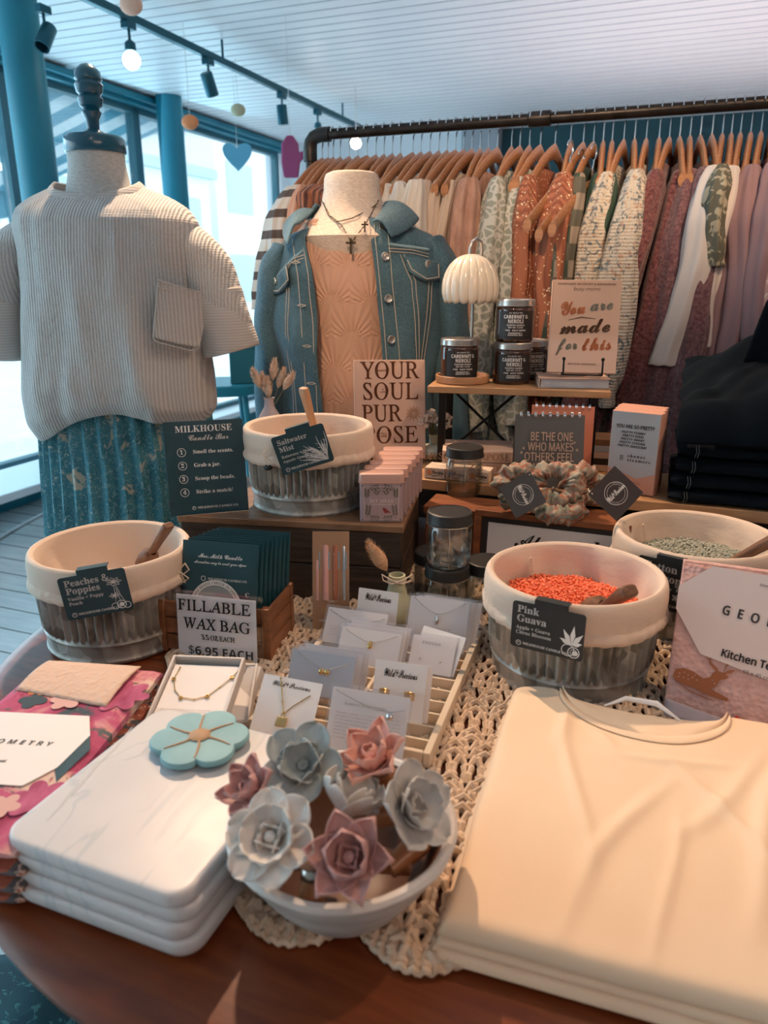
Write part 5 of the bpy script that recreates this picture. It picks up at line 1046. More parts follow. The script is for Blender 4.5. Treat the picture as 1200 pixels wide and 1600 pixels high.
# neckband, pocket, sleeves
nb = []
for j in range(60):
    th = 2*pi*j/60; xl, xr = xo(82, 292), xo(222, 292); x, y = sup((xr-xl)/2, .070, th, 2.3)
    nb.append(((xl+xr)/2+x, y, zz(292) + .002 - .026*max(0, -sin(th))))
b = MB(); rg = []
for k in range(9):
    t = k/8; o = sin(pi*t)*.004
    cxb = (xo(104, 290)+xo(204, 290))/2; rg.append([(cxb+(p[0]-cxb)*(.925+.13*t+o*4), p[1]*(.925+.15*t+o*4), p[2] - .014*t + .006) for p in nb])
b.loft(rg); b.build('neckband', 'smooth_jersey', shirt, solid=.004)
def sleeve(pts, m, rx, ry, name, parent, n=36, wr=.06, seed=0, dirv=None, sub=1, solid=.003):
    """open cloth tube along pts; ring = ellipse rx (across the path, in the picture plane) by ry (depth)"""
    P = [Vector(p) for p in pts]; L = len(P); rings = []
    for i in range(L):
        t = (P[min(i+1, L-1)] - P[max(i-1, 0)]).normalized()
        side = Vector((0, 1, 0)).cross(t).normalized()
        dep = t.cross(side).normalized()
        a = rx[i] if isinstance(rx, (list, tuple)) else rx
        c = ry[i] if isinstance(ry, (list, tuple)) else ry
        ring = []
        for j in range(n):
            th = 2*pi*j/n
            k = 1 + wr*nz(cos(th)*2+seed, sin(th)*2+i*.35, seed*3.3) + wr*.6*sin(i*.9+th*2+seed)
            ring.append(P[i] + side*cos(th)*a*k + dep*sin(th)*c*k)
        rings.append(ring)
    b = MB(); b.loft(rings)
    return b.build(name, m, parent, solid=solid, sub=sub)
def path(pl, n, Y, X0=0, Y0=0):
    """smooth path through (px, py, dy) picture points at depth Y + dy"""
    out = []
    K = len(pl)
    for i in range(n):
        t = i/(n-1)*(K-1); k = min(int(t), K-2); f = t-k
        p0 = pl[max(k-1, 0)]; p1 = pl[k]; p2 = pl[k+1]; p3 = pl[min(k+2, K-1)]
        q = [0.5*(2*p1[c] + (p2[c]-p0[c])*f + (2*p0[c]-5*p1[c]+4*p2[c]-p3[c])*f*f + (3*p1[c]-p0[c]-3*p2[c]+p3[c])*f**3) for c in range(3)]
        w = ony(q[0], q[1], Y+q[2]); out.append((w.x-X0, w.y-Y0, w.z))
    return out
n = 16
sl = sleeve(path([(256, 352, .0), (300, 388, .01), (330, 448, .01), (352, 516, .01)], n, 1.5, X1, Y1), 'waffle_knit', [.028+.024*min(1, i/8) for i in range(n)], [.05+.03*min(1, i/6) for i in range(n)], 'sleeve', A, seed=1)
sleeve(path([(334, 458, .01), (347, 500, .01), (361, 549, .01)], 8, 1.5, X1, Y1), 'smooth_jersey', [.052, .053, .053, .054, .054, .055, .055, .055], [.084]*8, 'sleeve_cuff', sl, seed=2, wr=.05)
sl = sleeve(path([(74, 352, 0), (36, 388, .01), (14, 450, .01), (4, 520, .01)], n, 1.5, X1, Y1), 'waffle_knit', [.028+.025*min(1, i/8) for i in range(n)], [.05+.03*min(1, i/6) for i in range(n)], 'sleeve', A, seed=4)
sleeve(path([(12, 462, .01), (8, 510, .01), (8, 556, .01)], 8, 1.5, X1, Y1), 'smooth_jersey', [.051, .052, .053, .053, .053, .053, .053, .053], [.084]*8, 'sleeve_cuff', sl, seed=5, wr=.05)
# chest pocket
pk = [(244, 440), (303, 462), (301, 500), (290, 548), (282, 550), (245, 530), (238, 515), (237, 475)]
q = []
YP = 1.5-.162
cen = ony(268, 495, YP)
b = MB()
def pocket_pt(px, py, lift=0):
    w = ony(px, py, YP)
    fx = (w.x - X1 - .03)/.17
    return (w.x-X1, -(.158*(max(0.02, 1-abs(fx)**2.3))**(1/2.3)) - .014 - lift, w.z)
outline = []
import bisect
def fillq(c, n):   # bilinear patch from four corners
    return lambda u, v: pocket_pt(*[(c[0][k]*(1-u)*(1-v)+c[1][k]*u*(1-v)+c[2][k]*u*v+c[3][k]*(1-u)*v) for k in range(2)], .003*sin(pi*u)*1)
b.grid(fillq([(243, 438), (304, 462), (296, 549), (238, 528)], 2), 14, 18)
pkt = b.build('pocket', 'waffle_knit', A, solid=.004, sub=1)
b = MB(); b.tube([pocket_pt(243+61*i/10, 438+24*i/10, .004) for i in range(11)], .0022, 6)
b.tube([pocket_pt(242+62*i/10, 448+24*i/10, .004) for i in range(11)], .0016, 6)
b.tube([pocket_pt(x, y, .003) for x, y in ((243, 438), (238, 528), (243, 535), (286, 552), (296, 549), (304, 462))], .0014, 6)
b.build('pocket_seam', 'smooth_jersey', pkt)
# skirt
sk = [(600, 92, 300, .10), (640, 88, 305, .115), (720, 84, 315, .13), (840, 82, 335, .15), (1050, 70, 370, .17), (1300, 60, 400, .19)]
rings = []
for i in range(36):
    z = zz(600) - (zz(600)-.35)*i/35
    py = 600 + i*28
    l, r, dp = interp(sk, min(py, 1290)); yy = 600+min(i, 8)*26
    w = .165 + .045*i/35; cx = xo(195, 640); dpp = .105 + .05*i/35
    rings.append([(cx + (w + .006*sin(34*2*pi*j/204 + .3*sin(i*.5)))*cos(2*pi*j/204), (dpp + .006*sin(34*2*pi*j/204 + .3*sin(i*.5)))*sin(2*pi*j/204), z) for j in range(204)])
b = MB(); b.loft(rings); b.build('pleated_skirt', 'skirt_print', A, solid=.002)

# ---- right form in the denim jacket
Y2 = 1.80; X2 = ony(550, 300, Y2).x
B = thing('dress_form', 'dress form without head cap wearing a blue denim jacket over a textured peach top', 'mannequin', (X2, Y2, 0), 0)
def z2(py, Y=Y2): return ony(550, py, Y).z
def x2(px, py, Y=Y2): return ony(px, py, Y).x - X2
MB().lathe([(0, z2(420)), (.12, z2(400)), (.135, z2(372)), (.095, z2(345)), (.070, z2(322)), (.0635, z2(298)), (.062, z2(280)), (.058, z2(273)), (.050, z2(270)), (0, z2(270))], 44).build('neck', 'form_linen', B)
MB().lathe([(.0, 0.02), (.18, .02), (.18, .035), (.03, .05), (.016, .06), (.016, .88), (0, .88)], 28).build('stand', 'teal_lacquer', B)
mat('peach_top', (.56, .36, .27), .75, sheen=.25, bump=[('waveX', 9, (1, 1, 1), .5, .004, 9.0), ('noise', 60, (1, 1, .3), .6, .003)])
def fan(px, pz):
    """raised fan folds in offset rows like stitched shells"""
    cw, chh = .085, .075
    row = math.floor(pz/chh); ox = .5*cw*(row % 2)
    u = ((px+ox)/cw) % 1 - .5; w = (pz/chh) % 1
    a = math.atan2(u*cw, w*chh + .006); r = math.hypot(u*cw, w*chh)
    return .0024*sin(a*26)*min(1, r/.02)*max(0, 1-r/.095)
tb = [(330, .085, .085), (345, .112, .10), (380, .150, .118), (450, .158, .128), (560, .140, .115), (680, .150, .115), (900, .165, .12)]
def top_rings(nz_, y0, y1, n, ph0, ph1):
    R = []
    for i in range(nz_+1):
        py = y0 + (y1-y0)*i/nz_; a, c = interp(tb, py); z = z2(py, Y2-.1)
        r = []
        for j in range(n+1):
            ph = ph0 + (ph1-ph0)*j/n
            dip = .026*math.exp(-(ph/.55)**2)*max(0, 1-i/26.) if i < 26 else 0
            f = fan(ph*.15, z)
            r.append(((a+f)*sin(ph), -(c+f)*cos(ph) - .004*nz(ph*3, z*6), z - dip))
        R.append(r)
    return R
b = MB(); b.loft(top_rings(190, 338, 800, 230, -1.7, 1.7), closed=False)
tp = b.build('peach_top', mat('peach_cloth', (.60, .37, .27), .8, sheen=.25, bump=('noise', 260, (1, 1, 1), .15)), B)
b = MB(); rb = []
for k in range(7):
    rb.append([((.084+.004*k)*sin(ph), -(.084+.005*k)*cos(ph)-.0018*(k % 2), z2(336, Y2-.1) - .028*math.exp(-(ph/.55)**2) - .0035*k + .004) for ph in [-1.5+3.0*j/60 for j in range(61)]])
b.loft(rb, closed=False); b.build('neckline', 'peach_cloth', tp, solid=.002)

mat('denim', (.05, .12, .17), .85, sheen=.1, var=('noise', 7, (1, 1, 1), [(.30, (.022, .070, .105)), (.55, (.048, .120, .165)), (.75, (.095, .20, .25))], .4),
    layers=[('noise', 240, (1, 1, 4), .45, .75, (.12, .22, .27), 0)], bump=[('waveX', 160, (1, 1, .8), .35, .0006), ('noise', 22, (1, 1, .45), .55, .006)])
mat('denim_pale', (.24, .38, .45), .85, bump=('noise', 300, (1, 1, 1), .5))
mat('stitch', (.55, .50, .42), .8)
mat('steel_button', (.62, .60, .57), .3, .9)
jt = [(337, .072, .088, 5), (350, .110, .100, 3), (364, .158, .115, 0), (385, .186, .130, 0), (430, .200, .148, 0), (520, .198, .150, 0), (640, .186, .145, 0), (760, .180, .140, 0)]
lo = [(337, 497), (350, 484), (372, 478), (430, 488), (520, 495), (640, 502), (760, 508)]
ro = [(337, 577), (372, 580), (450, 588), (560, 598), (640, 603), (760, 610)]
def jac(py):
    a, c, _ = interp(jt, py); return a+.004, c+.006, z2(py, Y2-.13)
def jpt(ph, py, lift=0.0):
    a, c, z = jac(py)
    cx = x2(562, py, Y2)
    w = .007*nz(sin(ph)*4, z*5, 5.2) + .005*sin(z*26 + ph*3)*sstep(.5, 1.2, abs(ph)) + .003*nz(ph*9, z*16, 2)
    x, y = sup(a+w+lift, c+w+lift, ph - pi/2, 2.25)
    return (cx + x, y, z)
def phi_at(px, py):
    a, c, z = jac(py); cx = x2(562, py, Y2)
    tgt = ony(px, py, Y2-c).x - X2 - cx
    s = max(-.98, min(.98, tgt/a))
    # invert the superellipse
    u = math.copysign(abs(s)**(2.25/2), s)
    return math.asin(max(-1, min(1, u)))
rings = []
NJ = 70
for i in range(NJ+1):
    py = 337 + (760-337)*i/NJ
    pr = phi_at(interp(ro, py)[0], py); pl = phi_at(interp(lo, py)[0], py)
    rings.append([jpt(pr + (2*pi + pl - pr)*j/110, py) for j in range(111)])
b = MB(); b.loft(rings, closed=False)
JK = b.build('denim_jacket', 'denim', B, solid=.004, sub=1)
# seams and stitch lines follow the jacket
def seam(pts, r=.0011, m='stitch', name='seam', lift=.0045, parent=JK):
    P = []
    for i in range(len(pts)-1):
        for k in range(8):
            t = k/8; px = pts[i][0]*(1-t)+pts[i+1][0]*t; py = pts[i][1]*(1-t)+pts[i+1][1]*t
            P.append(jpt(phi_at(px, py), py, lift))
    return P
b = MB()
for off in (6, 26): b.tube(seam([(interp(ro, y)[0]+off, y) for y in (350, 400, 460, 520, 600, 680, 760)]), .0009, 5)
for off in (-5, -22): b.tube(seam([(interp(lo, y)[0]+off, y) for y in (372, 430, 500, 580, 660, 760)]), .0009, 5)
for dy in (0, 5):
    b.tube(seam([(606, 388+dy), (640, 390+dy), (672, 397+dy)]), .0009, 5); b.tube(seam([(476, 398+dy), (455, 405+dy), (438, 425+dy)]), .0009, 5)
for dx in (0, 6): b.tube(seam([(625+dx, 398), (642+dx, 440), (645+dx, 480), (648+dx, 560), (652+dx, 640)]), .0008, 5); b.tube(seam([(676-dx, 430), (672-dx, 500), (664-dx, 570), (660-dx, 640)]), .0008, 5)
for dx in (0, 5): b.tube(seam([(443+dx, 450), (446+dx, 520), (452+dx, 600), (458+dx, 680)]), .0008, 5)
b.build('stitching', 'stitch', JK)
b = MB()
for (x0_, y0_, x1_, y1_) in ((605, 381, 674, 390), (474, 391, 440, 418)):
    MB().tube(seam([(x0_, y0_), ((x0_+x1_)/2, (y0_+y1_)/2), (x1_, y1_)], lift=.003), .0030, 6).build('yoke_seam', 'denim_pale', JK)
def flap(corners, name='pocket_flap'):
    b = MB(); c = corners
    b.grid(lambda u, v: jpt(phi_at(c[0][0]*(1-u)*(1-v)+c[1][0]*u*(1-v)+c[2][0]*u*v+c[3][0]*(1-u)*v, c[0][1]*(1-u)*(1-v)+c[1][1]*u*(1-v)+c[2][1]*u*v+c[3][1]*(1-u)*v + 9*sin(pi*u)*v),
                               c[0][1]*(1-u)*(1-v)+c[1][1]*u*(1-v)+c[2][1]*u*v+c[3][1]*(1-u)*v + 9*sin(pi*u)*v, .008), 12, 8)
    f = b.build(name, 'denim', JK, solid=.005)
    b = MB()
    for o in (0,): 
        P = [jpt(phi_at(x, y), y, .0125) for x, y in [(c[0][0]+3, c[0][1]+4), (c[3][0]+3, c[3][1]-3), ((c[3][0]+c[2][0])/2, (c[3][1]+c[2][1])/2+6), (c[2][0]-3, c[2][1]-3), (c[1][0]-3, c[1][1]+4)]]
        b.tube(P, .0012, 5)
    b.build('flap_stitching', 'stitch', f)
flap([(630, 402), (684, 408), (686, 436), (636, 424)])
flap([(447, 412), (421, 436), (416, 458), (452, 440)])
def button(px, py, lift=.010, r=.0092):
    p = Vector(jpt(phi_at(px, py), py, lift)); n = (p - Vector((x2(562, py), 0, p.z))).normalized()
    M = Matrix.Translation(p) @ n.to_track_quat('Z', 'Y').to_matrix().to_4x4()
    MB(M).lathe([(0, -.004), (r*.8, -.004), (r, -.001), (r, .001), (r*.85, .0025), (r*.7, .0015), (0, .0018)], 20).build('button', 'steel_button', JK)
for px, py in ((595, 352), (600, 401), (605, 466), (610, 529), (614, 600), (664, 413)): button(px, py)
button(425, 440, .012, .008)
for px, py in ((465, 410), (474, 477), (482, 540), (488, 598)):
    b = MB(); b.tube([jpt(phi_at(px-7+14*k/6, py), py+(1.6*sin(pi*k/6)), .0075) for k in range(7)] + [jpt(phi_at(px+7-14*k/6, py), py-(1.6*sin(pi*k/6)), .0075) for k in range(7)], .0009, 5, True)
    b.build('buttonhole', 'stitch', JK)
# collar: two folded leaves and the band behind the neck
def collar(side):
    b = MB(); n = 16
    rows = []
    pts_in = [(x2(600, 333), -.03, z2(318)), (x2(596, 333), -.085, z2(334, Y2-.09)), (x2(582, 345), -.115, z2(348, Y2-.11))] if side > 0 else [(x2(493, 333), -.02, z2(330)), (x2(487, 338), -.075, z2(340, Y2-.08)), (x2(474, 350), -.10, z2(352, Y2-.1))]
    pts_out = [(x2(655, 350), -.045, z2(345)), (x2(640, 362), -.105, z2(362, Y2-.1)), (x2(610, 378), -.142, z2(372, Y2-.14))] if side > 0 else [(x2(448, 360), -.04, z2(352)), (x2(445, 366), -.085, z2(372, Y2-.08)), (x2(462, 385), -.135, z2(384, Y2-.13))]
    def crv(P, t):
        a = Vector(P[0])*(1-t)**2 + Vector(P[1])*2*t*(1-t) + Vector(P[2])*t*t; return a
    b.grid(lambda u, v: tuple(crv(pts_in, u)*(1-v) + crv(pts_out, u)*v + Vector((0, -.004, .016*sin(pi*v)))), 10, 8)
    b.build('collar', 'denim', JK, solid=.006, sub=1)
collar(1); collar(-1)
b = MB(); b.grid(lambda u, v: (x2(548, 330) + (.078+.022*v)*sin(radians(70)+radians(220)*u), -(.078+.02*v)*cos(radians(70)+radians(220)*u)+.0, z2(322)-.03*v+.004*sin(u*9)), 24, 5)
b.build('collar_band', 'denim', JK, solid=.006)
n = 26
s1 = sleeve(path([(672, 388, .0), (696, 440, -.02), (704, 520, -.02), (702, 620, -.03), (700, 740, -.04)], n, Y2, X2, Y2), 'denim', [.036]*3+[.043]*(n-3), [.075]*n, 'jacket_sleeve', B, seed=7, wr=.09, solid=.004)
s2 = sleeve(path([(446, 392, .0), (428, 440, -.01), (424, 520, -.01), (424, 620, -.02), (428, 740, -.02)], n, Y2, X2, Y2), 'denim', [.030]*3+[.036]*(n-3), [.070]*n, 'jacket_sleeve', B, seed=11, wr=.09, solid=.004)

# necklaces round the form's neck
mat('antique_bronze', (.10, .075, .05), .4, .9)
def chain(name, pts, label, cross):
    t = thing(name, label, 'necklace', (X2, Y2, 0), 0, None)
    def nb_pt(px, py):
        w = ony(px, py, Y2-.125); return w
    P = []
    K = len(pts)
    for i in range(60):
        tt = i/59*(K-1); k = min(int(tt), K-2); f = tt-k
        px = pts[k][0]*(1-f)+pts[k+1][0]*f; py = pts[k][1]*(1-f)+pts[k+1][1]*f
        d = interp([(300, .052), (325, .066), (340, .098), (352, .122), (380, .135), (400, .137)], py)[0]
        d *= math.sqrt(max(.15, 1-((px-548)/66)**2*.75)) if py < 345 else 1
        w = ony(px, py, Y2-d-.002); P.append((w.x-X2, w.y-Y2, w.z))
    b = MB(); b.tube(P, .0009, 5)
    for i in range(0, 60, 2): b.ball(P[i], .0018, 6, 4)
    b.build('chain', 'antique_bronze', t)
    for (px, py, s) in cross:
        w = ony(px, py, Y2-.142); c = (w.x-X2, w.y-Y2, w.z)
        b = MB()
        b.box(c[0]-.0018*s, c[0]+.0018*s, c[1]-.002, c[1]+.002, c[2]-.016*s, c[2]+.009*s); b.box(c[0]-.008*s, c[0]+.008*s, c[1]-.002, c[1]+.002, c[2]-.0002, c[2]+.0035*s)
        b.build('cross_pendant', 'antique_bronze', t, bevel=.0008)
    return t
chain('necklace', [(506, 318), (512, 334), (528, 346), (550, 341), (578, 327), (590, 318)], 'short fine chain necklace round the linen neck of the denim form', [])
chain('necklace', [(502, 312), (516, 338), (534, 352), (549, 378), (570, 352), (580, 334), (592, 312)], 'longer chain necklace with dark cross pendants on the peach top', [(548, 381, 1.3), (570, 352, .9)])
# ================================================================ pipe rail with the clothes
mat('iron_pipe', (.035, .032, .032), .35, .8, var=('noise', 30, (1, 1, 1), [(.3, (.025, .022, .022)), (.7, (.055, .050, .048))]))
RS = 2.0; RPZ = 1.62; R0 = -.975
def rack_x(px, py=215, s=RS):
    r = ray(px, py); k = s/(r.x*U.x + r.y*U.y); return (r.x*V.x + r.y*V.y)*k
rk = thing('clothes_rail', 'black iron pipe clothes rail running along behind the display', 'clothes rail', tuple(room(R0, RS, 0)), RZ)
MB().cyl((.035, 0, RPZ), (2.1, 0, RPZ), .0135, 20).build('rail_pipe', 'iron_pipe', rk)
MB().tube([(.06, 0, RPZ), (.03, 0, RPZ), (.012, 0, RPZ-.006), (.003, 0, RPZ-.016), (0, 0, RPZ-.035), (0, 0, RPZ-.065)], [.019, .019, .018, .018, .019, .019], 20).build('elbow_fitting', 'iron_pipe', rk)
MB().cyl((0, 0, 0), (0, 0, RPZ-.04), .0135, 20).build('upright_pipe', 'iron_pipe', rk)
MB().cyl((2.1, 0, 0), (2.1, 0, RPZ+.01), .0135, 20).build('upright_pipe', 'iron_pipe', rk)
for x in (0, 2.1): MB().lathe([(0, 0), (.05, 0), (.05, .006), (.02, .010), (.02, .03), (0, .03)], 24, (x, 0, 0)).build('foot_flange', 'iron_pipe', rk)
for x in (.62, 1.3): MB().lathe([(.014, -.028), (.018, -.026), (.018, .026), (.014, .028)], 20).build('coupling', 'iron_pipe', rk, loc=(x, 0, RPZ), rot=(0, pi/2, 0))

mat('hanger_wood', (.42, .19, .085), .42, var=('noise', 14, (1, 6, 14), [(.3, (.34, .145, .06)), (.7, (.50, .24, .11))]))
mat('chrome', (.75, .75, .76), .18, 1.0)
def make_hanger():
    t = thing('clothes_hanger', 'hanger', 'hanger', (0, 0, 0), RZ)
    b = MB(); pr = [(-.205, -.172), (-.17, -.150), (-.11, -.115), (-.05, -.088), (0, -.074), (.05, -.088), (.11, -.115), (.17, -.150), (.205, -.172)]
    rings = []
    for y, z in pr:
        h = .015 if abs(y) > .03 else .019; w = .0068 if abs(y) < .18 else .0095
        rings.append([(w*cos(2*pi*j/10), y, z + h*sin(2*pi*j/10)) for j in range(10)])
    b.loft(rings, True, True, True); b.build('wooden_shoulder', 'hanger_wood', t)
    P = [(0, 0, -.05), (0, 0, -.032)] + [(0, .0175*sin(a), .0175*-cos(a)+.0) for a in [radians(q) for q in range(0, 236, 18)]]
    P = [(0, 0, -.068), (0, 0, -.036), (0, .004, -.026)] + [(0, .0172*sin(a), -.0172*cos(a)) for a in [radians(q) for q in range(20, 262, 20)]]
    MB().tube(P, .0017, 6).build('hook', 'chrome', t)
    return t
H0 = make_hanger()

GM = {}
GM['white waffle'] = mat('garment_white_waffle', (.70, .68, .64), .9, bump=[('waveY', 60, (1, 1, 1), .6, .0015), ('waveZ', 60, (1, 1, 1), .5, .0015)])
GM['ivory'] = mat('garment_ivory', (.70, .65, .58), .9, bump=('noise', 200, (1, 1, 1), .3))
GM['cream rib'] = mat('garment_cream_rib', (.66, .54, .44), .9, bump=('waveX', 110, (1, 1, .2), .6, .001))
GM['dusty pink'] = mat('garment_dusty_pink', (.48, .28, .21), .9, var=('noise', 60, (1, 1, .3), [(.3, (.40, .22, .165)), (.7, (.55, .33, .25))]), bump=('noise', 120, (2, 2, .25), .7, .002))
GM['peach'] = mat('garment_peach', (.60, .33, .23), .9, bump=('noise', 160, (1, 1, .4), .5, .002))
GM['sage print'] = mat('garment_sage', (.36, .38, .33), .9, var=('vedge', 52, (1, 1, 1), [(.0, (.58, .59, .54)), (.09, (.55, .56, .51)), (.13, (.31, .34, .29)), (1, (.28, .31, .27))]), bump=('noise', 200, (1, 1, 1), .3))
GM['rust sparkle'] = mat('garment_rust', (.35, .12, .065), .7, var=('waveY', 26, (1, 1, .6), [(.2, (.27, .085, .045)), (.8, (.42, .15, .08))]),
    layers=[('voronoi', 330, (1, 1, 1), .96, .965, (.9, .75, .5), 0)], bump=('waveY', 40, (1, 1, 1), .6, .002))
GM['green plaid'] = mat('garment_plaid', (.10, .12, .10), .9, var=('waveX', 7, (1, 1, 1), [(.45, (.05, .08, .065)), (.55, (.34, .29, .24))]), layers=[('waveZ', 4.5, (1, 1, 1), .45, .55, (.12, .12, .10), 0)])
GM['forest green'] = mat('garment_forest', (.035, .075, .055), .9, bump=('noise', 120, (1, 1, 1), .3))
GM['cream floral'] = mat('garment_cream_floral', (.58, .53, .45), .9, layers=[('noise', 60, (1, 1, 1), .56, .60, (.16, .20, .22), 1.5), ('noise', 95, (1, 1, 1), .60, .64, (.45, .32, .24), 0)], bump=[('waveZ', 45, (1, 1, 1), .6, .002, 1.0)])
GM['burgundy knit'] = mat('garment_burgundy', (.15, .045, .055), .95, sheen=.3, var=('noise', 150, (1, 1, 1), [(.35, (.09, .022, .032)), (.65, (.24, .095, .095))]), bump=[('noise', 170, (1, 1, 1), .9, .004)])
GM['plum knit'] = mat('garment_plum', (.17, .075, .095), .95, sheen=.3, var=('noise', 150, (1, 1, 1), [(.35, (.11, .045, .06)), (.65, (.25, .13, .14))]), bump=[('noise', 170, (1, 1, 1), .9, .004)])
GM['dark leafy'] = mat('garment_leafy', (.12, .12, .09), .9, layers=[('noise', 50, (1, 1, 1), .5, .55, (.42, .38, .28), 1)])
GM['off-white blouse'] = mat('garment_blouse', (.66, .61, .58), .85, bump=('noise', 40, (1, 1, .4), .2, .003))
GM['mauve'] = mat('garment_mauve', (.30, .19, .21), .85, bump=('noise', 40, (1, 1, .4), .2, .003))
GM['brown stripe'] = mat('garment_brown_stripe', (.4, .3, .25), .9, var=('waveZ', 6.5, (1, 1, 1), [(.60, (.62, .56, .50)), (.66, (.10, .07, .06))]))
GM['rust stripe'] = mat('garment_rust_stripe', (.35, .16, .10), .9, var=('waveX', 26, (1, 1, 1), [(.45, (.42, .17, .10)), (.55, (.13, .06, .05))]))
GM['pink floral'] = mat('garment_pink_floral', (.56, .34, .32), .9, layers=[('noise', 60, (1, 1, 1), .5, .55, (.75, .62, .56), 1)])
UNSEEN = []
def make_garment(col, wpx_m, L, lean, blen, seed, scallop=False, puff=False):
    """hangs from the origin (rail height); across = y, thin in x; near side is -y"""
    m = GM[col]; n = 40; yo = .045*(.5+.5*sin(seed*5.3))
    t = thing('hanging_garment', 'garment', 'garment', (0, 0, 0), RZ)
    rings = []; nb_ = 26
    for i in range(nb_+1):
        q = i/nb_
        z = -.125 - (.012 + blen)*q**1.15
        hw = interp([(0, .110), (.05, .165), (.09, .192), (.15, .200), (1, .19)], q)[0]
        th_ = .010 + .016*sstep(0, .5, q)
        rings.append([(th_*cos(2*pi*j/n)*(1+.5*nz(seed, j*.7, q*2)) + lean*.30*q*q + .010*sin(7*sin(2*pi*j/n)*hw/.2 + seed + q*2)*sstep(.1, .6, q), hw*sin(2*pi*j/n), z) for j in range(n)])
    b = MB(); b.loft(rings); b.build('garment_body', m, t, solid=.002)
    for sg in (-1,):
        n2 = 30; rings = []; ns = 30
        for i in range(ns+1):
            q = i/ns
            y = sg*(.165 + yo + .045*sstep(0, .30, q) + .012*sin(q*3))
            z = -.146 - (L)*q
            x = lean*q**1.1 + .006*sin(seed*2.1+q*6)
            wx = wpx_m/2*interp([(0, .38), (.08, .75), (.25, 1.0), (.6, .95), (.88, .72 if puff else .95), (.93, .45 if puff else .9), (1, .60 if puff else 1.05)], q)[0]
            wy = .034*interp([(0, .5), (.1, 1), (1, 1.0)], q)[0]
            ring = []
            for j in range(n2):
                th = 2*pi*j/n2
                k = 1 + .10*nz(cos(th)*1.6+seed, sin(th)*1.6, q*1.2+seed) + .10*sin(7*th + seed + 2.5*nz(q*1.5, seed)) + .035*sin(q*22+th*2+seed)
                zz_ = z - (.006*abs(sin(4*th))*(1 if (scallop and q > .97) else 0))
                ring.append((x + wx*cos(th)*k, y + wy*sin(th)*k, zz_))
            rings.append(ring)
        b = MB(); b.loft(rings, True, True, False); b.build('sleeve', m, t, solid=.002, sub=1)
    return t
# px of the hanger on the rail, colour, sleeve width (m), sleeve length (m), lean (m), body length, extra
GAR = [
 (503, 'brown stripe', .070, .30, -.07, .45, ''), (512, 'brown stripe', .060, .30, -.05, .45, ''), (520, 'peach', .040, .26, -.02, .45, ''),
 (531, 'rust stripe', .040, .10, .0, .40, ''), (545, 'rust stripe', .045, .09, .0, .40, ''), (559, 'rust stripe', .045, .12, .01, .40, ''),
 (573, 'dusty pink', .035, .30, .0, .50, ''), (587, 'peach', .036, .32, .0, .50, ''), (600, 'peach', .036, .34, .01, .50, ''), (613, 'pink floral', .038, .40, .02, .52, ''), (626, 'peach', .036, .40, .02, .55, ''),
 (645, 'white waffle', .066, .56, .10, .60, ''), (658, 'white waffle', .062, .54, .08, .60, ''), (672, 'white waffle', .058, .50, .04, .60, ''), (686, 'ivory', .058, .52, .03, .62, ''), (699, 'ivory', .040, .48, .01, .62, ''),
 (712, 'cream rib', .040, .50, .0, .60, ''), (725, 'cream rib', .036, .50, .0, .60, ''), (738, 'cream rib', .036, .52, .0, .60, ''),
 (751, 'dusty pink', .050, .56, .0, .64, ''), (764, 'dusty pink', .050, .62, .01, .64, ''), (778, 'dusty pink', .048, .56, .02, .64, ''),
 (800, 'sage print', .060, .58, -.03, .70, ''), (813, 'sage print', .062, .60, -.02, .70, ''), (828, 'sage print', .066, .62, .02, .70, 'puff'), (845, 'sage print', .060, .56, .03, .70, ''),
 (868, 'rust sparkle', .056, .42, .02, .62, ''), (892, 'rust sparkle', .070, .40, -.01, .62, ''),
 (912, 'green plaid', .050, .46, .0, .62, ''), (928, 'green plaid', .052, .46, .0, .62, ''), (943, 'forest green', .050, .42, .0, .60, ''), (957, 'forest green', .046, .42, -.01, .60, ''),
 (975, 'cream floral', .060, .48, -.06, .62, ''), (992, 'cream floral', .066, .44, -.05, .62, 'puff'), (1010, 'cream floral', .064, .50, -.02, .62, 'puff'),
 (1030, 'burgundy knit', .060, .66, -.16, .70, ''), (1046, 'burgundy knit', .070, .66, -.13, .72, ''), (1062, 'burgundy knit', .070, .66, -.08, .72, ''), (1078, 'plum knit', .072, .64, -.02, .72, ''), (1094, 'plum knit', .066, .62, .0, .72, ''),
 (1112, 'dark leafy', .045, .20, .0, .50, ''),
 (1128, 'off-white blouse', .070, .40, -.05, .56, 'scallop'), (1142, 'off-white blouse', .064, .36, -.02, .56, 'scallop'), (1156, 'off-white blouse', .060, .34, .0, .56, 'scallop'),
 (1172, 'mauve', .060, .42, -.02, .58, ''), (1188, 'mauve', .070, .40, .0, .58, ''), (1204, 'mauve', .066, .38, .02, .58, ''), (1220, 'pink floral', .06, .50, .0, .56, ''),
]
KIND = {'white waffle': 'white waffle-knit top', 'ivory': 'ivory top', 'cream rib': 'cream ribbed top', 'dusty pink': 'dusty pink crinkled blouse', 'peach': 'peach blouse', 'sage print': 'sage scroll-print blouse',
 'rust sparkle': 'sparkling rust sweater', 'green plaid': 'green and cream plaid shirt', 'forest green': 'forest green top', 'cream floral': 'cream floral blouse', 'burgundy knit': 'burgundy bouclé knit cardigan',
 'plum knit': 'plum knit cardigan', 'dark leafy': 'dark leafy print top', 'off-white blouse': 'scalloped off-white blouse', 'mauve': 'mauve top', 'brown stripe': 'cream top with brown stripes', 'rust stripe': 'rust and brown striped ruffle top', 'pink floral': 'pink floral blouse', }
ORD = ['leftmost', 'second from left', 'third from left', 'fourth from left', 'fifth from left']
cnt = {}; tot = {}
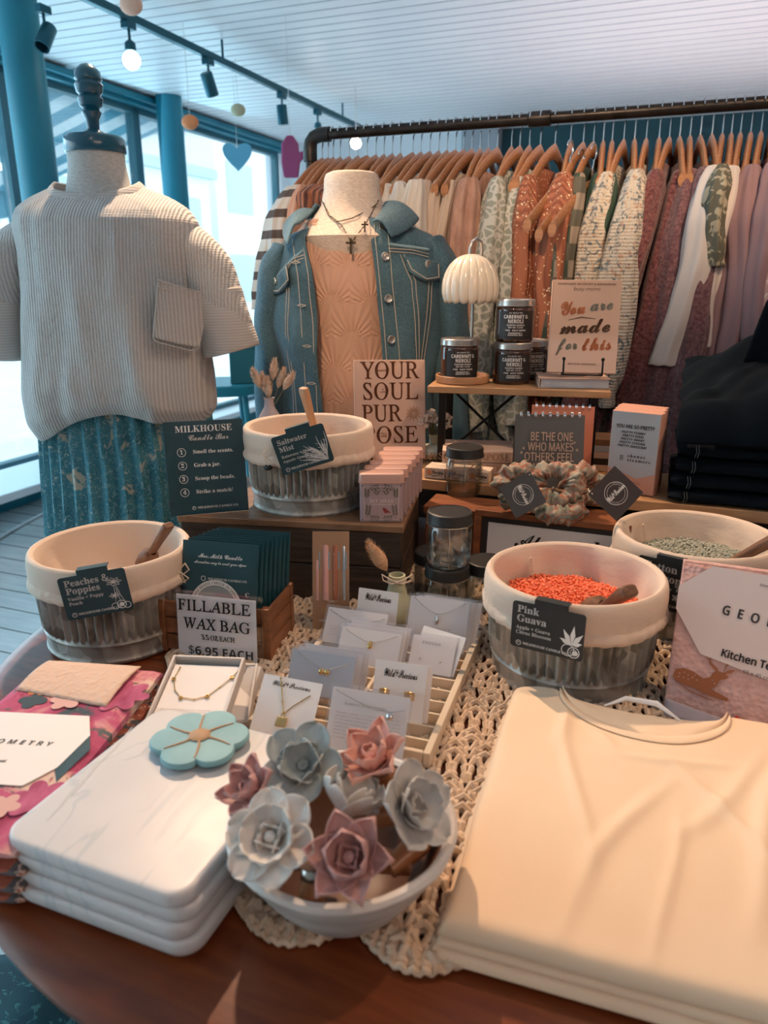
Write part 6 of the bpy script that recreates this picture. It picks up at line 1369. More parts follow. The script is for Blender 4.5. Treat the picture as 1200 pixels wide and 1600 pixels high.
for g in GAR: tot[g[1]] = tot.get(g[1], 0) + 1
rnd = random.Random(5)
for i, (px, col, w, L, lean, bl, ex) in enumerate(GAR):
    k = cnt.get(col, 0); cnt[col] = k+1
    x = rack_x(px); base = room(x, RS, RPZ-.0)
    ang = RZ + rnd.uniform(-.10, .10)
    o_ = ORD[k] + ' of its kind' if tot[col] > 1 else ''
    if col == 'pink floral': o_ = ['between the peach tops', 'at the right end of the rail'][k]
    nm = KIND[col].replace('bouclé ', '')
    g = make_garment(col, w, L, lean, bl, i*1.37, ex == 'scallop', ex == 'puff')
    g.location = base; g.rotation_euler = (0, 0, ang); g['group'] = 'clothes hanging on the pipe rail'
    g['label'] = (nm + ' hanging on the rail, ' + o_) if o_ else nm + ' hanging on the rail between plum knit and off-white blouses'
    lab = 'wooden hanger holding the ' + nm + (', ' + o_.replace(' of its kind', '') if o_ else '')
    if i == 0: h = H0; h.location = base; h.rotation_euler = (0, 0, ang); h['label'] = lab; h['group'] = 'wooden hangers on the pipe rail'
    else: copy_thing(H0, base, ang, lab, 'wooden hangers on the pipe rail')
for i, (px, dz, lab) in enumerate(((905, 0, 'bare wooden hanger hooked lower across the plaid shirts, left one'), (922, -.02, 'bare wooden hanger hooked lower across the plaid shirts, middle one'), (940, -.01, 'bare wooden hanger hooked lower across the plaid shirts, right one'))):
    base = room(rack_x(px), RS-.14, RPZ-.09+dz)
    copy_thing(H0, None, None, lab, 'wooden hangers on the pipe rail', rot=(0, 0, RZ-.25)).location = base
# ================================================================ helpers for things placed by three of their corners
def frame(BL, BR, TL):
    BL, BR, TL = Vector(BL), Vector(BR), Vector(TL)
    x = (BR-BL); w = x.length; x.normalize(); z = TL-BL; z = z - x*z.dot(x); h = z.length; z.normalize(); y = z.cross(x)
    M = Matrix((x, y, z)).transposed().to_4x4(); M.translation = BL
    return M, w, h
def thing_M(name, label, cat, M, group=None):
    t = thing(name, label, cat, M.to_translation(), 0, group); t.rotation_euler = M.to_euler(); return t
def ray_plane(px, py, P, n):
    r = ray(px, py); o = Vector((0, 0, EYE)); k = (Vector(P)-o).dot(n)/r.dot(n); return o + r*k
def ray_cyl(px, py, c, R):
    r = ray(px, py); ax, ay = r.x, r.y; bx, by = -c[0], -c[1]
    A_ = ax*ax+ay*ay; B_ = 2*(ax*bx+ay*by); C_ = bx*bx+by*by-R*R
    k = (-B_ - math.sqrt(max(0, B_*B_-4*A_*C_)))/(2*A_)
    return Vector((0, 0, EYE)) + r*k

# ================================================================ crate, riser bench, candle shelf, box and framed print
mat('rustic_wood', (.20, .10, .05), .5, var=('noise', 7, (2, 16, 2), [(.25, (.11, .055, .030)), (.5, (.23, .12, .062)), (.8, (.34, .20, .11))], .5), bump=('noise', 50, (1, 8, 1), .3, .002))
mat('dark_plank', (.045, .028, .020), .6, var=('noise', 9, (1.5, 1.5, 14), [(.25, (.022, .014, .011)), (.6, (.06, .036, .024)), (.85, (.10, .065, .045))], .8), bump=('noise', 40, (1, 1, 8), .4, .002))
mat('light_oak', (.44, .24, .115), .45, var=('noise', 5, (2, 20, 8), [(.25, (.36, .185, .085)), (.6, (.48, .27, .13)), (.85, (.55, .33, .17))], .5), bump=('noise', 50, (1, 9, 1), .12))
mat('red_brown_wood', (.22, .075, .03), .6, spec=.25, var=('noise', 6, (2, 16, 8), [(.25, (.13, .04, .018)), (.6, (.24, .085, .035)), (.85, (.34, .14, .06))], .7), bump=('noise', 50, (1, 9, 1), .15))
mat('black_metal', (.012, .012, .013), .4, .6)
CRZ = .89; CR = (-.332, 1.126); CRR = radians(-9.1)
t = thing('wooden_crate', 'dark rustic wooden crate turned upside down carrying the steel tub and the sign', 'crate', (CR[0], CR[1], TZ0+.002), CRR)
h = CRZ - TZ0 - .002
MB(Matrix.Rotation(pi/2, 4, 'Z')).box(0, .25, -.366, 0, h-.012, h).build('top_board', 'rustic_wood', t, bevel=.002)
MB().box(.004, .362, .004, .016, .068, h-.013).build('front_plank', 'dark_plank', t, bevel=.0015)
MB().box(.004, .362, .004, .016, 0, .066).build('front_plank', 'dark_plank', t, bevel=.0015)
for z0_, z1_ in ((0, .066), (.068, h-.013)):
    MB().box(.350, .362, .017, .246, z0_, z1_).build('side_plank', 'dark_plank', t, bevel=.0015)
    MB().box(.004, .016, .017, .246, z0_, z1_).build('side_plank', 'dark_plank', t, bevel=.0015)
MB().box(.017, .349, .236, .246, 0, h-.013).build('back_board', 'dark_plank', t, bevel=.0015)

BZ = .895; BS0, BS1 = 1.268, 1.475
t = thing('riser_bench', 'long light oak riser bench on black legs behind the crate and under the jeans', 'bench', tuple(room(-.62, BS0, TZ0+.002)), RZ)
h = BZ - TZ0 - .002; LB = 1.30
MB().box(0, LB, 0, BS1-BS0, h-.020, h).build('top_board', 'light_oak', t, bevel=.002)
MB().box(.002, LB-.002, BS1-BS0-.0115, BS1-BS0-.0005, .002, h-.0205).build('glare_blocker', 'dark_plank', t)  # added dark board, hides the bright table glare under the bench
for x in (.05, .62, 1.13):
    MB().box(x, x+.02, .015, .027, 0, h-.0205).box(x, x+.02, BS1-BS0-.030, BS1-BS0-.018, 0, h-.0205).box(x, x+.02, .0272, BS1-BS0-.0302, 0, .008).build('leg_frame', 'black_metal', t, bevel=.001)

SZ = 1.055
sfl = Vector((.083, 1.42)); sfr = Vector((.412, 1.344)); sang = math.atan2(sfr.y-sfl.y, sfr.x-sfl.x); SW = (sfr-sfl).length; SD = .135
t = thing('candle_shelf', 'small light oak shelf on black metal legs carrying candles, lamp and book', 'shelf', (sfl.x, sfl.y, BZ), sang)
MB().box(0, SW, 0, SD, SZ-BZ-.013, SZ-BZ).build('shelf_board', 'light_oak', t, bevel=.0015)
for x in (.02, SW-.034):
    MB().box(x, x+.014, .012, .020, 0, SZ-BZ-.0135).box(x, x+.014, SD-.02, SD-.012, 0, SZ-BZ-.0135).box(x, x+.014, .0205, SD-.0205, 0, .006).build('leg_frame', 'black_metal', t, bevel=.001)
MB().cyl((.03, SD-.016, .140), (SW*.5, SD-.016, .012), .003, 8).build('cross_brace', 'black_metal', t)
MB().cyl((SW*.5, SD-.016, .140), (.03, SD-.024, .012), .003, 8).build('cross_brace', 'black_metal', t)

# red-brown box whose top meets the bench, and the framed print leaning on it
bfr = onz(962, 821, .874); bfl = onz(661, 790, .874)
bang = math.atan2(bfr.y-bfl.y, bfr.x-bfl.x); BW = (bfr-bfl).length
t = thing('wooden_box', 'red-brown wooden box in front of the bench with a glass jar and scrunchies on top', 'box', (bfl.x, bfl.y, TZ0+.004), bang)
h = .874-TZ0-.004
BD = 1.262 - max(bfr.x*U.x+bfr.y*U.y, bfl.x*U.x+bfl.y*U.y)
MB(Matrix.Rotation(pi/2, 4, 'Z')).box(0, BD, -BW, 0, h-.014, h).build('top_board', 'red_brown_wood', t, bevel=.002)
for x0_, x1_, y0_, y1_ in ((.004, .016, .003, BD-.003), (BW-.016, BW-.004, .003, BD-.003), (.0165, BW-.0165, BD-.015, BD-.003), (.0165, BW-.0165, .003, .014)):
    MB().box(x0_, x1_, y0_, y1_, 0, h-.0145).build('side_board', 'red_brown_wood', t, bevel=.001)
mat('paper_white', (.62, .62, .63), .7); mat('ink_black', (.02, .02, .022), .6)
bfm = onz(738, 795, .874)
fM, fw, fh = frame(bfm + Vector((0, -.026, 0)) - Vector((0, 0, .100)), bfr + Vector((.010, -.026, 0)) - Vector((0, 0, .100)), bfm + Vector((0, -.012, .004)))
t = thing_M('framed_print', 'wood-framed white print with black script leaning on the red-brown box', 'framed print', fM)
W_, H_ = fw+.006, .106; fb = .011
b = MB(); 
for x0_, x1_, z0_, z1_ in ((0, W_, 0, fb), (0, W_, H_-fb, H_), (0, fb, fb, H_-fb), (W_-fb, W_, fb, H_-fb)):
    MB().box(x0_, x1_, -.008, .010, z0_, z1_).build('frame_bar', 'red_brown_wood', t, bevel=.0015)
MB().box(fb, W_-fb, .002, .006, fb, H_-fb).build('mat_board', 'ink_black', t)
MB().box(fb+.012, W_-fb-.012, -.0005, .0018, fb+.004, H_-fb-.010).build('print_sheet', 'paper_white', t)
T = Text(); T.add('you', 'S', .022, W_*.56, H_*.16, bold=.0003); T.build('lettering', 'ink_black', t, FRONT(0, -.0006, 0))
T = Text(); T.add('Always be', 'S', .024, W_*.60, H_*.46, bold=.0003)
T.build('lettering', 'ink_black', t, FRONT(0, -.0006, 0))
# ================================================================ galvanized tubs with cloth liners, wax beads and scoops
mat('galvanized', (.42, .43, .42), .5, .45, var=('voronoi', 60, (1, 1, .6), [(.0, (.24, .24, .22)), (.5, (.36, .36, .34)), (1, (.54, .54, .51))]),
    layers=[('noise', 14, (1, 1, 1), .5, .75, (.12, .105, .085), .8), ('noise', 30, (1, 1, .5), .58, .75, (.48, .48, .45), .5)], bump=('noise', 120, (1, 1, 1), .15))
mat('cream_liner', (.66, .53, .43), .9, sheen=.1, bump=[('noise', 400, (1, 1, 1), .3, .0006), ('noise', 22, (1, 1, 2), .35, .006)])
mat('liner_stitch', (.62, .48, .38), .9)
mat('label_black', (.012, .018, .022), .55); mat('label_teal', (.008, .045, .062), .55); mat('label_print', (.72, .74, .74), .7)
mat('dark_scoop_wood', (.16, .07, .035), .5, var=('noise', 20, (8, 8, 1), [(.3, (.10, .04, .02)), (.7, (.22, .105, .055))]))
mat('light_scoop_wood', (.42, .23, .12), .5, var=('noise', 20, (8, 8, 1), [(.3, (.34, .17, .085)), (.7, (.50, .29, .16))]))
def make_tub(label, c, z, R, H, seed, seam_ang=None, tilt=0):
    t = thing('steel_tub', label, 'tub', (c[0], c[1], z), 0, None)
    n = 440; nf = 55
    rb = R*.93
    def rad(zz_): return rb + (R-rb)*zz_/H
    prof = []
    K = 60
    rings = []
    for i in range(K+1):
        q = H*i/K
        g = sstep(.032, .038, q)*(1-sstep(H-.020, H-.014, q))
        bead = .0022*math.exp(-((q-.028)/.0022)**2) + .0022*math.exp(-((q-.004)/.003)**2) + .0018*math.exp(-((q-(H-.012))/.003)**2)
        rings.append([((rad(q) + bead + g*.0036*cos(nf*2*pi*j/n))*cos(2*pi*j/n), (rad(q) + bead + g*.0036*cos(nf*2*pi*j/n))*sin(2*pi*j/n), q) for j in range(n)])
    b = MB(); b.loft(rings, True, True, False); b.build('galvanized_wall', 'galvanized', t, solid=.0015, off=-1)
    # liner
    rings = []; n = 120
    P = [(.0030, H-.044), (.0065, H-.043), (.0095, H-.038), (.0085, H-.031), (.0050, H-.028), (.0070, H-.020), (.0068, H-.006), (.0050, H+.004), (.0010, H+.0075), (-.0045, H+.005), (-.0075, H-.006), (-.010, H-.025), (-.014, H-.045), (-.020, H-.065), (-.045, H-.082), (-.098, H-.086)]
    for k, (dr, zz_) in enumerate(P):
        r = []
        for j in range(n):
            a = 2*pi*j/n
            wob = 0; dz = 0
            if k <= 4: wob = .0020*nz(cos(a)*5+seed, sin(a)*5, k*.6) + .0008*sin(a*46); dz = .008*nz(cos(a)*1.2+seed, sin(a)*1.2, 3) + .001*sin(31*a)
            elif k <= 9: wob = .0010*nz(cos(a)*4+seed, sin(a)*4, zz_*30)
            else: wob = .012*nz(cos(a)*2.2+seed, sin(a)*2.2, (k-9)*.30)*min(1, (k-9)/3) - .008*max(0, sin(a*5+k*.55+seed))**2*min(1, (k-9)/4)
            rr = max(.002, R + dr + wob)
            r.append((rr*cos(a), rr*sin(a), zz_+dz))
        rings.append(r)
    b = MB(); b.loft(rings, True, False, True)
    ln = b.build('cloth_liner', 'cream_liner', t, solid=.0012, sub=1)
    if seam_ang is not None:
        b = MB(); a0 = seam_ang; pts = []
        for i in range(40):
            q = i/39; a = a0 + (.03 if i % 2 else -.03)*.9
            rr = R - .0185 - .014*q; pts.append((rr*cos(a), rr*sin(a), H - .006 - .050*q))
        b.tube(pts, .0010, 5); b.build('zigzag_seam', 'liner_stitch', ln)
    return t
def beads(name, label, c, z, R, m, seed, tilt=(0, 0)):
    b = MB(); rnd = random.Random(seed); s = .0047
    b.lathe([(0, -.004), (R*.6, -.004), (R, -.010)], 40, (0, 0, 0), cap0=False)
    ico = []
    ph = (1+5**.5)/2
    vs = [Vector(v).normalized() for v in ((-1, ph, 0), (1, ph, 0), (-1, -ph, 0), (1, -ph, 0), (0, -1, ph), (0, 1, ph), (0, -1, -ph), (0, 1, -ph), (ph, 0, -1), (ph, 0, 1), (-ph, 0, -1), (-ph, 0, 1))]
    fs = [(0,11,5),(0,5,1),(0,1,7),(0,7,10),(0,10,11),(1,5,9),(5,11,4),(11,10,2),(10,7,6),(7,1,8),(3,9,4),(3,4,2),(3,2,6),(3,6,8),(3,8,9),(4,9,5),(2,4,11),(6,2,10),(8,6,7),(9,8,1)]
    k = 0; step = s*1.0
    N = int(2*R/step)
    for layer in (0, 1):
        for i in range(N):
            for j in range(N):
                x = -R + i*step + (rnd.random()-.5)*step*.9; y = -R + j*step*1.0 + (rnd.random()-.5)*step*.9
                r = math.hypot(x, y)
                if r > R*.99 or (layer == 1 and rnd.random() < .5): continue
                hh = .004*nz(x*30, y*30, seed) + tilt[0]*x + tilt[1]*y - .008*(r/R)**3 + layer*.0022 + rnd.random()*.0015
                q = s*.5*(.85+.35*rnd.random()); e = Euler((rnd.random()*3, rnd.random()*3, 0)).to_matrix()
                b.add([e @ Vector((v.x*q, v.y*q, v.z*q*.85)) + Vector((x, y, hh)) for v in vs], fs)
    o = b.build(name, m, loc=(c[0], c[1], z), ang=80)
    tag(o, label, 'wax beads', None, 'stuff'); return o
def scoop(label, p_out, p_in, m, r=.009):
    """wooden scoop: handle from the grip end p_out down to its bowl at p_in"""
    a, c = Vector(p_out), Vector(p_in); L = (c-a).length
    M = Matrix.Translation(a) @ (a-c).to_track_quat('Z', 'Y').to_matrix().to_4x4()
    t = thing_M('wooden_scoop', label, 'scoop', M)
    MB().loft([[(sx*r*k, sy*r*.62*k, zz_) for (sx, sy) in rrect(2, 2, .55, 3)] for zz_, k in ((0, .80), (-.002, .98), (-.012, 1.0), (-L*.6, .82), (-L, .72))], True, True, True).build('handle', m, t, bevel=.0008)
    MB().lathe([(r*.7, -L), (r*1.4, -L-.006), (r*1.7, -L-.02), (r*1.6, -L-.035), (r*1.5, -L-.035), (r*1.5, -L-.02), (.001, -L-.010)], 20).build('scoop_bowl', m, t)
    return t
def tub_card(label, c, R, corners, m, lines, draw, name='scent_card'):
    """dark card hooked over the rim; corners TL TR BR BL in the photograph"""
    mx = sum(p[0] for p in corners)/4; my = sum(p[1] for p in corners)/4
    mid = ray_cyl(mx, my, c, R); nrm = (mid - Vector((c[0], c[1], mid.z))).normalized()
    P = [ray_plane(x, y, mid, nrm) for x, y in corners]
    M, w, h = frame(P[3], P[2], P[0])
    h = ((P[0]-P[3]).length + (P[1]-P[2]).length)/2
    t = thing_M(name, label, 'label card', M)
    MX = Matrix.Rotation(pi/2, 4, 'X')
    MB(MX).prism(rrect(w, h, .004, 4, w/2, h/2), -.0006, .0006).build('card', m, t)
    b = MB(MX); b.prism([(w*.30, h-.001), (w*.76, h-.001), (w*.76, h+.006), (w*.30, h+.006)], -.0006, .0006)
    b.box(w*.30, w*.76, h+.005, h+.0065, -.012, .0006); b.build('fold_over_tab', m, t)
    T = Text()
    for (s, st, hh, x, y) in lines: T.add(s, st, hh*h, x*w, y*h, 'L', bold=hh*h*.018)
    T.ring(w*.12, h*.11, h*.055, h*.012, 20); T.stroke([(w*.10, h*.09), (w*.12, h*.13), (w*.14, h*.10)], h*.014)
    T.add('MILKHOUSE CANDLE CO.', 'B', h*.050, w*.18, h*.09, 'L', bold=h*.002)
    T.build('lettering', 'label_print', t, FRONT(0, -.0007, 0))
    T = Text(); draw(T, w, h); T.build('line_drawing', 'label_print', t, FRONT(0, -.0007, 0))
    return t
def petal_ring(T, x, y, r, n, w, sq=1.0, a0=0, dot=True):
    for k in range(n):
        a = a0 + 2*pi*k/n
        T.stroke([(x, y), (x+r*cos(a-.3)*.7, y+r*sin(a-.3)*.7*sq), (x+r*cos(a), y+r*sin(a)*sq), (x+r*cos(a+.3)*.7, y+r*sin(a+.3)*.7*sq), (x, y)], w)
    if dot: T.ring(x, y, r*.22, w, 12)
def draw_poppy(T, w, h):
    petal_ring(T, w*.80, h*.72, h*.17, 7, h*.014, .6); petal_ring(T, w*.76, h*.40, h*.11, 6, h*.012, .6)
    for dx in (-.02, .02, .05): T.stroke([(w*(.80+dx*.5), h*.64), (w*(.80+dx), h*.40), (w*(.80+dx*2), h*.22)], h*.014)
    T.ring(w*.84, h*.17, h*.10, h*.016); T.ring(w*.74, h*.15, h*.08, h*.014); T.ring(w*.92, h*.14, h*.08, h*.014)
    T.poly([(w*.84+h*.05*cos(a), h*.17+h*.05*sin(a)) for a in [2*pi*i/12 for i in range(12)]])
def draw_coral(T, w, h):
    rr = random.Random(2)
    for k in range(16):
        a = radians(78 + k*6.5); L = h*(.45+.30*rr.random()); x, y = w*.90, h*.08
        P = [(x, y)]; 
        for i in range(6): a += (rr.random()-.5)*.25; x += L/6*cos(a); y += L/6*sin(a); P.append((min(x, w*.97), y))
        T.stroke(P, h*.020); 
        for i in (2, 3, 4):
            T.stroke([P[i], (P[i][0]-h*.06, P[i][1]+h*.02), (P[i][0]-h*.10, P[i][1]+h*.05)], h*.010)
def draw_guava(T, w, h):
    T.ring(w*.80, h*.20, h*.13, h*.016); T.ring(w*.88, h*.17, h*.12, h*.018); T.ring(w*.88, h*.17, h*.07, h*.010)
    T.poly([(w*.90+h*.06*cos(a), h*.16+h*.05*sin(a)) for a in [2*pi*i/12 for i in range(12)]])
    for a, L in ((.3, .22), (.9, .34), (1.5, .42), (2.1, .36), (2.7, .26)):
        x, y = w*.84, h*.32; ex, ey = x+L*h*cos(a), y+L*h*sin(a); nx, ny = -sin(a)*h*.05, cos(a)*h*.05
        T.poly([(x, y), ((x+ex)/2+nx, (y+ey)/2+ny), (ex, ey), ((x+ex)/2-nx, (y+ey)/2-ny)])
def draw_cotton(T, w, h):
    for (x, y, r) in ((.74, .52, .10), (.84, .62, .10), (.90, .46, .09), (.82, .36, .10), (.70, .30, .08), (.90, .20, .09)):
        petal_ring(T, w*x, h*y, h*r, 5, h*.02, 1, x*9)
    T.stroke([(w*.80, h*.10), (w*.80, h*.35), (w*.84, h*.60)], h*.016)

TR_ = .108; TH = .133; TBZ = TZ0+.003
cP = (-.388, .985); cG = (.246, .884); cC = (.462, 1.035); cS = (-.125, 1.205)
make_tub('galvanized tub with cream liner and peaches card, standing left on the table', cP, TBZ, .104, TH, 1.3)
make_tub('galvanized tub of orange wax beads behind the folded cream shirts', cG, TBZ, TR_, TH, 4.1, radians(118))
make_tub('galvanized tub of grey-green wax beads under the bench at right', cC, TBZ, TR_+.002, TH, 7.7, radians(125))
make_tub('galvanized tub with cream liner standing on the wooden crate', cS, CRZ, .101, .126, 9.2, radians(75))
mat('coral_wax', (.85, .20, .09), .45, sss=.2); mat('sage_wax', (.36, .38, .32), .6); mat('pale_wax', (.75, .55, .42), .6)
beads('wax_beads', 'orange wax beads filling the tub behind the cream shirts', cG, TBZ+TH-.031, .093, 'coral_wax', 3, (-.05, -.02))
beads('wax_beads', 'grey-green wax beads filling the tub under the bench at right', cC, TBZ+TH-.032, .095, 'sage_wax', 5)
def at_z(px, py, z): return onz(px, py, z)
scoop('dark wooden scoop standing in the liner of the left tub', at_z(264, 820, .925), at_z(238, 862, .875), 'dark_scoop_wood', .0085)
scoop('light wooden scoop standing in the tub on the crate', ony(474, 606, 1.20), ony(490, 668, 1.215), 'light_scoop_wood', .0090)
scoop('dark wooden scoop lying in the orange wax beads', ony(985, 922, .80), ony(945, 948, .835), 'dark_scoop_wood', .0125)
scoop('dark wooden scoop leaning out of the grey-green wax beads', ony(1215, 840, .98), ony(1130, 885, 1.02), 'dark_scoop_wood', .0130)
tub_card('teal card reading Peaches & Poppies hooked on the left tub', cP, .104+.012, [(90, 906), (199, 884), (210, 951), (107, 970)], 'label_teal',
         [('Peaches &', 'B', .145, .08, .78), ('Poppies', 'B', .145, .08, .60), ('Vanilla + Poppy', 'B', .075, .08, .45), ('Peach', 'B', .075, .08, .34)], draw_poppy)
tub_card('teal card reading Saltwater Mist, tilted on the tub on the crate', cS, .101+.013, [(422, 686), (506, 659), (523, 719), (443, 743)], 'label_teal',
         [('Saltwater', 'B', .13, .08, .76), ('Mist', 'B', .13, .08, .58), ('Rainwater + Musk', 'B', .07, .08, .42), ('Aquatic Greens', 'B', .07, .08, .30)], draw_coral)
tub_card('black card reading Pink Guava hooked on the tub of orange beads', cG, TR_+.013, [(797, 935), (910, 962), (909, 1035), (797, 1007)], 'label_black',
         [('Pink', 'B', .15, .07, .78), ('Guava', 'B', .15, .07, .58), ('Apple + Guava', 'B', .075, .07, .42), ('Citrus Blossom', 'B', .075, .07, .31)], draw_guava)
tub_card('black card reading Cotton Blossom on the tub under the bench', cC, TR_+.014, [(990, 866), (1090, 886), (1082, 965), (990, 940)], 'label_black',
         [('Cotton', 'B', .15, .10, .78), ('Blossom', 'B', .15, .10, .58), ('Cotton + Lily', 'B', .07, .10, .42)], draw_cotton)
# cord tie and toggle hanging from two liners
mat('pale_string', (.70, .58, .46), .9)
def string_tie(label, c, R, px, py, down):
    p = ray_cyl(px, py, c, R+.012)
    t = thing('drawstring', label, 'string', tuple(p), 0)
    MB().tube([(0, 0, 0), (.006, -.004, -.008), (-.004, -.005, -.016), (.002, -.004, -down)], .0012, 6).build('cord', 'pale_string', t)
    MB().tube([(0, 0, 0), (-.008, -.004, -.010), (.005, -.006, -.020), (-.004, -.004, -down*.8)], .0012, 6).build('cord', 'pale_string', t)
    MB().ball((0, -.003, -down), .0045, 10, 6, (1.6, 1, 1)).build('toggle', 'label_black', t)
string_tie('pale drawstring with dark toggle hanging from the tub on the crate', cS, .101, 418, 700, .030)
string_tie('pale drawstring with dark toggle hanging at the right of the left tub', cP, .104, 289, 880, .034)
# ================================================================ goods on the crate, bench and shelf
RX = Matrix.Rotation(pi/2, 4, 'X')      # prism drawn in x/z, thickness along y
def sheet(w, h, r=.002, t0=0.0, t1=.0006, x=0, z=0):
    return MB(RX).prism(rrect(w, h, r, 3, x+w/2, z+h/2), -t1, -t0)
def standing(BLp, BRp, z, TLp, lean):
    BL, BR = onz(*BLp, z), onz(*BRp, z); TL = ony(TLp[0], TLp[1], BL.y+lean); return frame(BL, BR, TL)

# ---- the candle bar sign in its clear holder
clear('clear_acrylic', (.98, .99, 1.0), .02, .03, fm=.22)
mat('sign_teal', (.006, .055, .078), .35); mat('white_print', (.80, .80, .78), .7)
M, w, h = standing((267, 807), (389, 797), CRZ+.001, (248, 641), .028)
h = .148
t = thing_M('candle_bar_sign', 'dark teal sign headed Candle Bar in a clear holder at the left of the crate', 'sign', M)
sheet(w, h, .0015, .0005, .0015).build('printed_card', 'sign_teal', t)
MB().box(-.002, w+.002, -.0012, .0002, -.0005, h+.001).build('clear_holder', 'clear_acrylic', t)
MB().box(-.002, w+.002, .0018, .0030, -.0005, h+.001).build('clear_holder', 'clear_acrylic', t)
MB().box(-.002, w+.002, -.0012, .045, -.0025, -.0008).build('clear_foot', 'clear_acrylic', t)
T = Text(); T.add('MILKHOUSE', 'B', h*.068, w*.50, h*.885, fit=w*.72); T.add('Candle Bar', 'S', h*.062, w*.55, h*.795, bold=.0002, sx=.9)
for i, (s, n_) in enumerate((('Smell the scents.', '1'), ('Grab a jar.', '2'), ('Scoop the beads.', '3'), ('Strike a match!', '4'))):
    y = h*(.655 - .143*i)
    T.ring(w*.20, y+h*.018, h*.046, h*.005); T.add(n_, 'S' if 0 else 'I', h*.045, w*.20, y-h*.002); T.add(n_, 'B', h*.038, w*.20, y)
    T.add(s, 'B', h*.040, w*.34, y, 'L', sx=1.02)
T.ring(w*.30, h*.072, h*.019, h*.004); T.stroke([(w*.285, h*.062), (w*.30, h*.085), (w*.315, h*.068)], h*.006)
T.add('MILKHOUSE CANDLE CO.', 'B', h*.023, w*.345, h*.063, 'L', track=.03)
T.build('lettering', 'white_print', t, FRONT(0, -.0018, 0))

# ---- standing books on little black easels
mat('pink_cover', (.62, .42, .33), .6); mat('page_edge', (.66, .60, .52), .8, bump=('waveY', 400, (1, 1, 1), .3)); mat('rust_ink', (.22, .075, .03), .5); mat('tan_ink', (.45, .26, .15), .5)
def book(M, w, h, th, cover, label, name='book'):
    t = thing_M(name, label, 'book', M)
    MB().box(0, w, 0, .0022, 0, h).build('front_cover', cover, t, bevel=.0006)
    MB().box(0, w, th-.0022, th, 0, h).build('back_cover', cover, t, bevel=.0006)
    MB().box(-.0006, .0022, .0, th, 0, h).build('spine', cover, t, bevel=.0008)
    MB().box(.0023, w-.003, .0023, th-.0023, .003, h-.003).build('pages', 'page_edge', t)
    return t
def easel(M, w, label, group='black wire book easels'):
    t = thing_M('book_easel', label, 'easel', M)
    for x in (w*.22, w*.78):
        MB().tube([(x, .03, .09), (x, .016, .012), (x, .006, -.004), (x, -.022, -.006), (x, -.024, .004), (x, -.024, .020)], .0018, 8).build('support_hook', 'black_metal', t)
        MB().ball((x, -.024, .022), .0034, 10, 8).build('ball_tip', 'black_metal', t)
    MB().cyl((w*.22, -.020, -.006), (w*.78, -.020, -.006), .0018, 8).build('cross_bar', 'black_metal', t)
    t['group'] = group
    return t
M, w, h = standing((556, 718), (665, 716), BZ+.008, (546, 563), .03)
h = .190; M = frame(M.to_translation(), M.to_translation()+M.to_3x3()@Vector((1, 0, 0)), ony(546, 563, M.to_translation().y+.035))[0]
h = (ony(546, 563, M.to_translation().y+.035)-M.to_translation()).length
t = book(M, w, h, .020, 'pink_cover', 'pale pink book titled Your Soul Purpose standing in front of the denim jacket')
T = Text(); T2 = Text()
for s, y in (('YOUR', .815), ('SOUL', .605), ('PUR', .385), ('POSE', .165)):
    if s == 'PUR': T.add(s, 'I', h*.165, w*.12, h*y, 'L', shear=-.24, fit=w*.56, bold=.0004)
    else: T.add(s, 'I', h*.165, w*.53, h*y, shear=-.24, fit=w*.80, bold=.0004)
cx, cy, rr = w*.83, h*.46, h*.085
for k in range(12):
    a = 2*pi*k/12; ex, ey = cx+rr*cos(a), cy+rr*sin(a); nx, ny = -sin(a)*rr*.14, cos(a)*rr*.14
    T2.poly([(cx+rr*.12*cos(a), cy+rr*.12*sin(a)), ((cx+ex)/2+nx, (cy+ey)/2+ny), (ex, ey), ((cx+ex)/2-nx, (cy+ey)/2-ny)])
T.build('title', 'rust_ink', t, FRONT(0, -.0003, 0)); T2.build('flower_print', 'tan_ink', t, FRONT(0, -.0003, 0))
T = Text(); T.add('MANIFEST', 'G', h*.018, w*.40, h*.885); T.add('A', 'G', h*.016, w*.40, h*.70); T.add('LIFE', 'G', h*.018, w*.40, h*.67); T.add('YOU', 'G', h*.018, w*.40, h*.25); T.add('LOVE', 'G', h*.018, w*.40, h*.225)
T.build('small_print', 'rust_ink', t, FRONT(0, -.0003, 0))
easel(M, w, 'black wire easel under the Your Soul Purpose book')

mat('peach_book', (.62, .43, .33), .6, var=('waveZ', 1.3, (1, 1, 1), [(.35, (.66, .46, .36)), (.65, (.58, .38, .28))]))
mat('coral_ink', (.62, .22, .10), .6); mat('grey_ink', (.30, .29, .24), .6); mat('brown_ink', (.14, .07, .04), .6); mat('book_grey', (.42, .43, .47), .6)
# small stack of books lying on the shelf, then the easel and book
stc = ony(905, 592, 1.385)
stM = Matrix.Translation((stc.x-.072, stc.y+.004, SZ+.001)) @ Matrix.Rotation(radians(-6), 4, 'Z')
tb = thing_M('book', 'closed pink and grey book lying flat on the candle shelf', 'book', stM)
MB().box(0, .128, 0, .085, 0, .002).build('back_cover', 'book_grey', tb); MB().box(.002, .126, .002, .083, .0022, .016).build('pages', mat('page_grey', (.45, .46, .50), .8), tb)
MB().box(0, .128, 0, .085, .0162, .0185).build('front_cover', 'pink_cover', tb, bevel=.0006); MB().box(-.0015, 0, 0, .085, 0, .0185).build('spine', 'pink_cover', tb)
BL = ony(855, 581, 1.40); BR = ony(962, 584, 1.38); TL = ony(875, 437, 1.435)
M, w, h = frame(BL, BR, TL)
t = book(M, w, h, .017, 'peach_book', 'peach book titled You are made for this on the candle shelf')
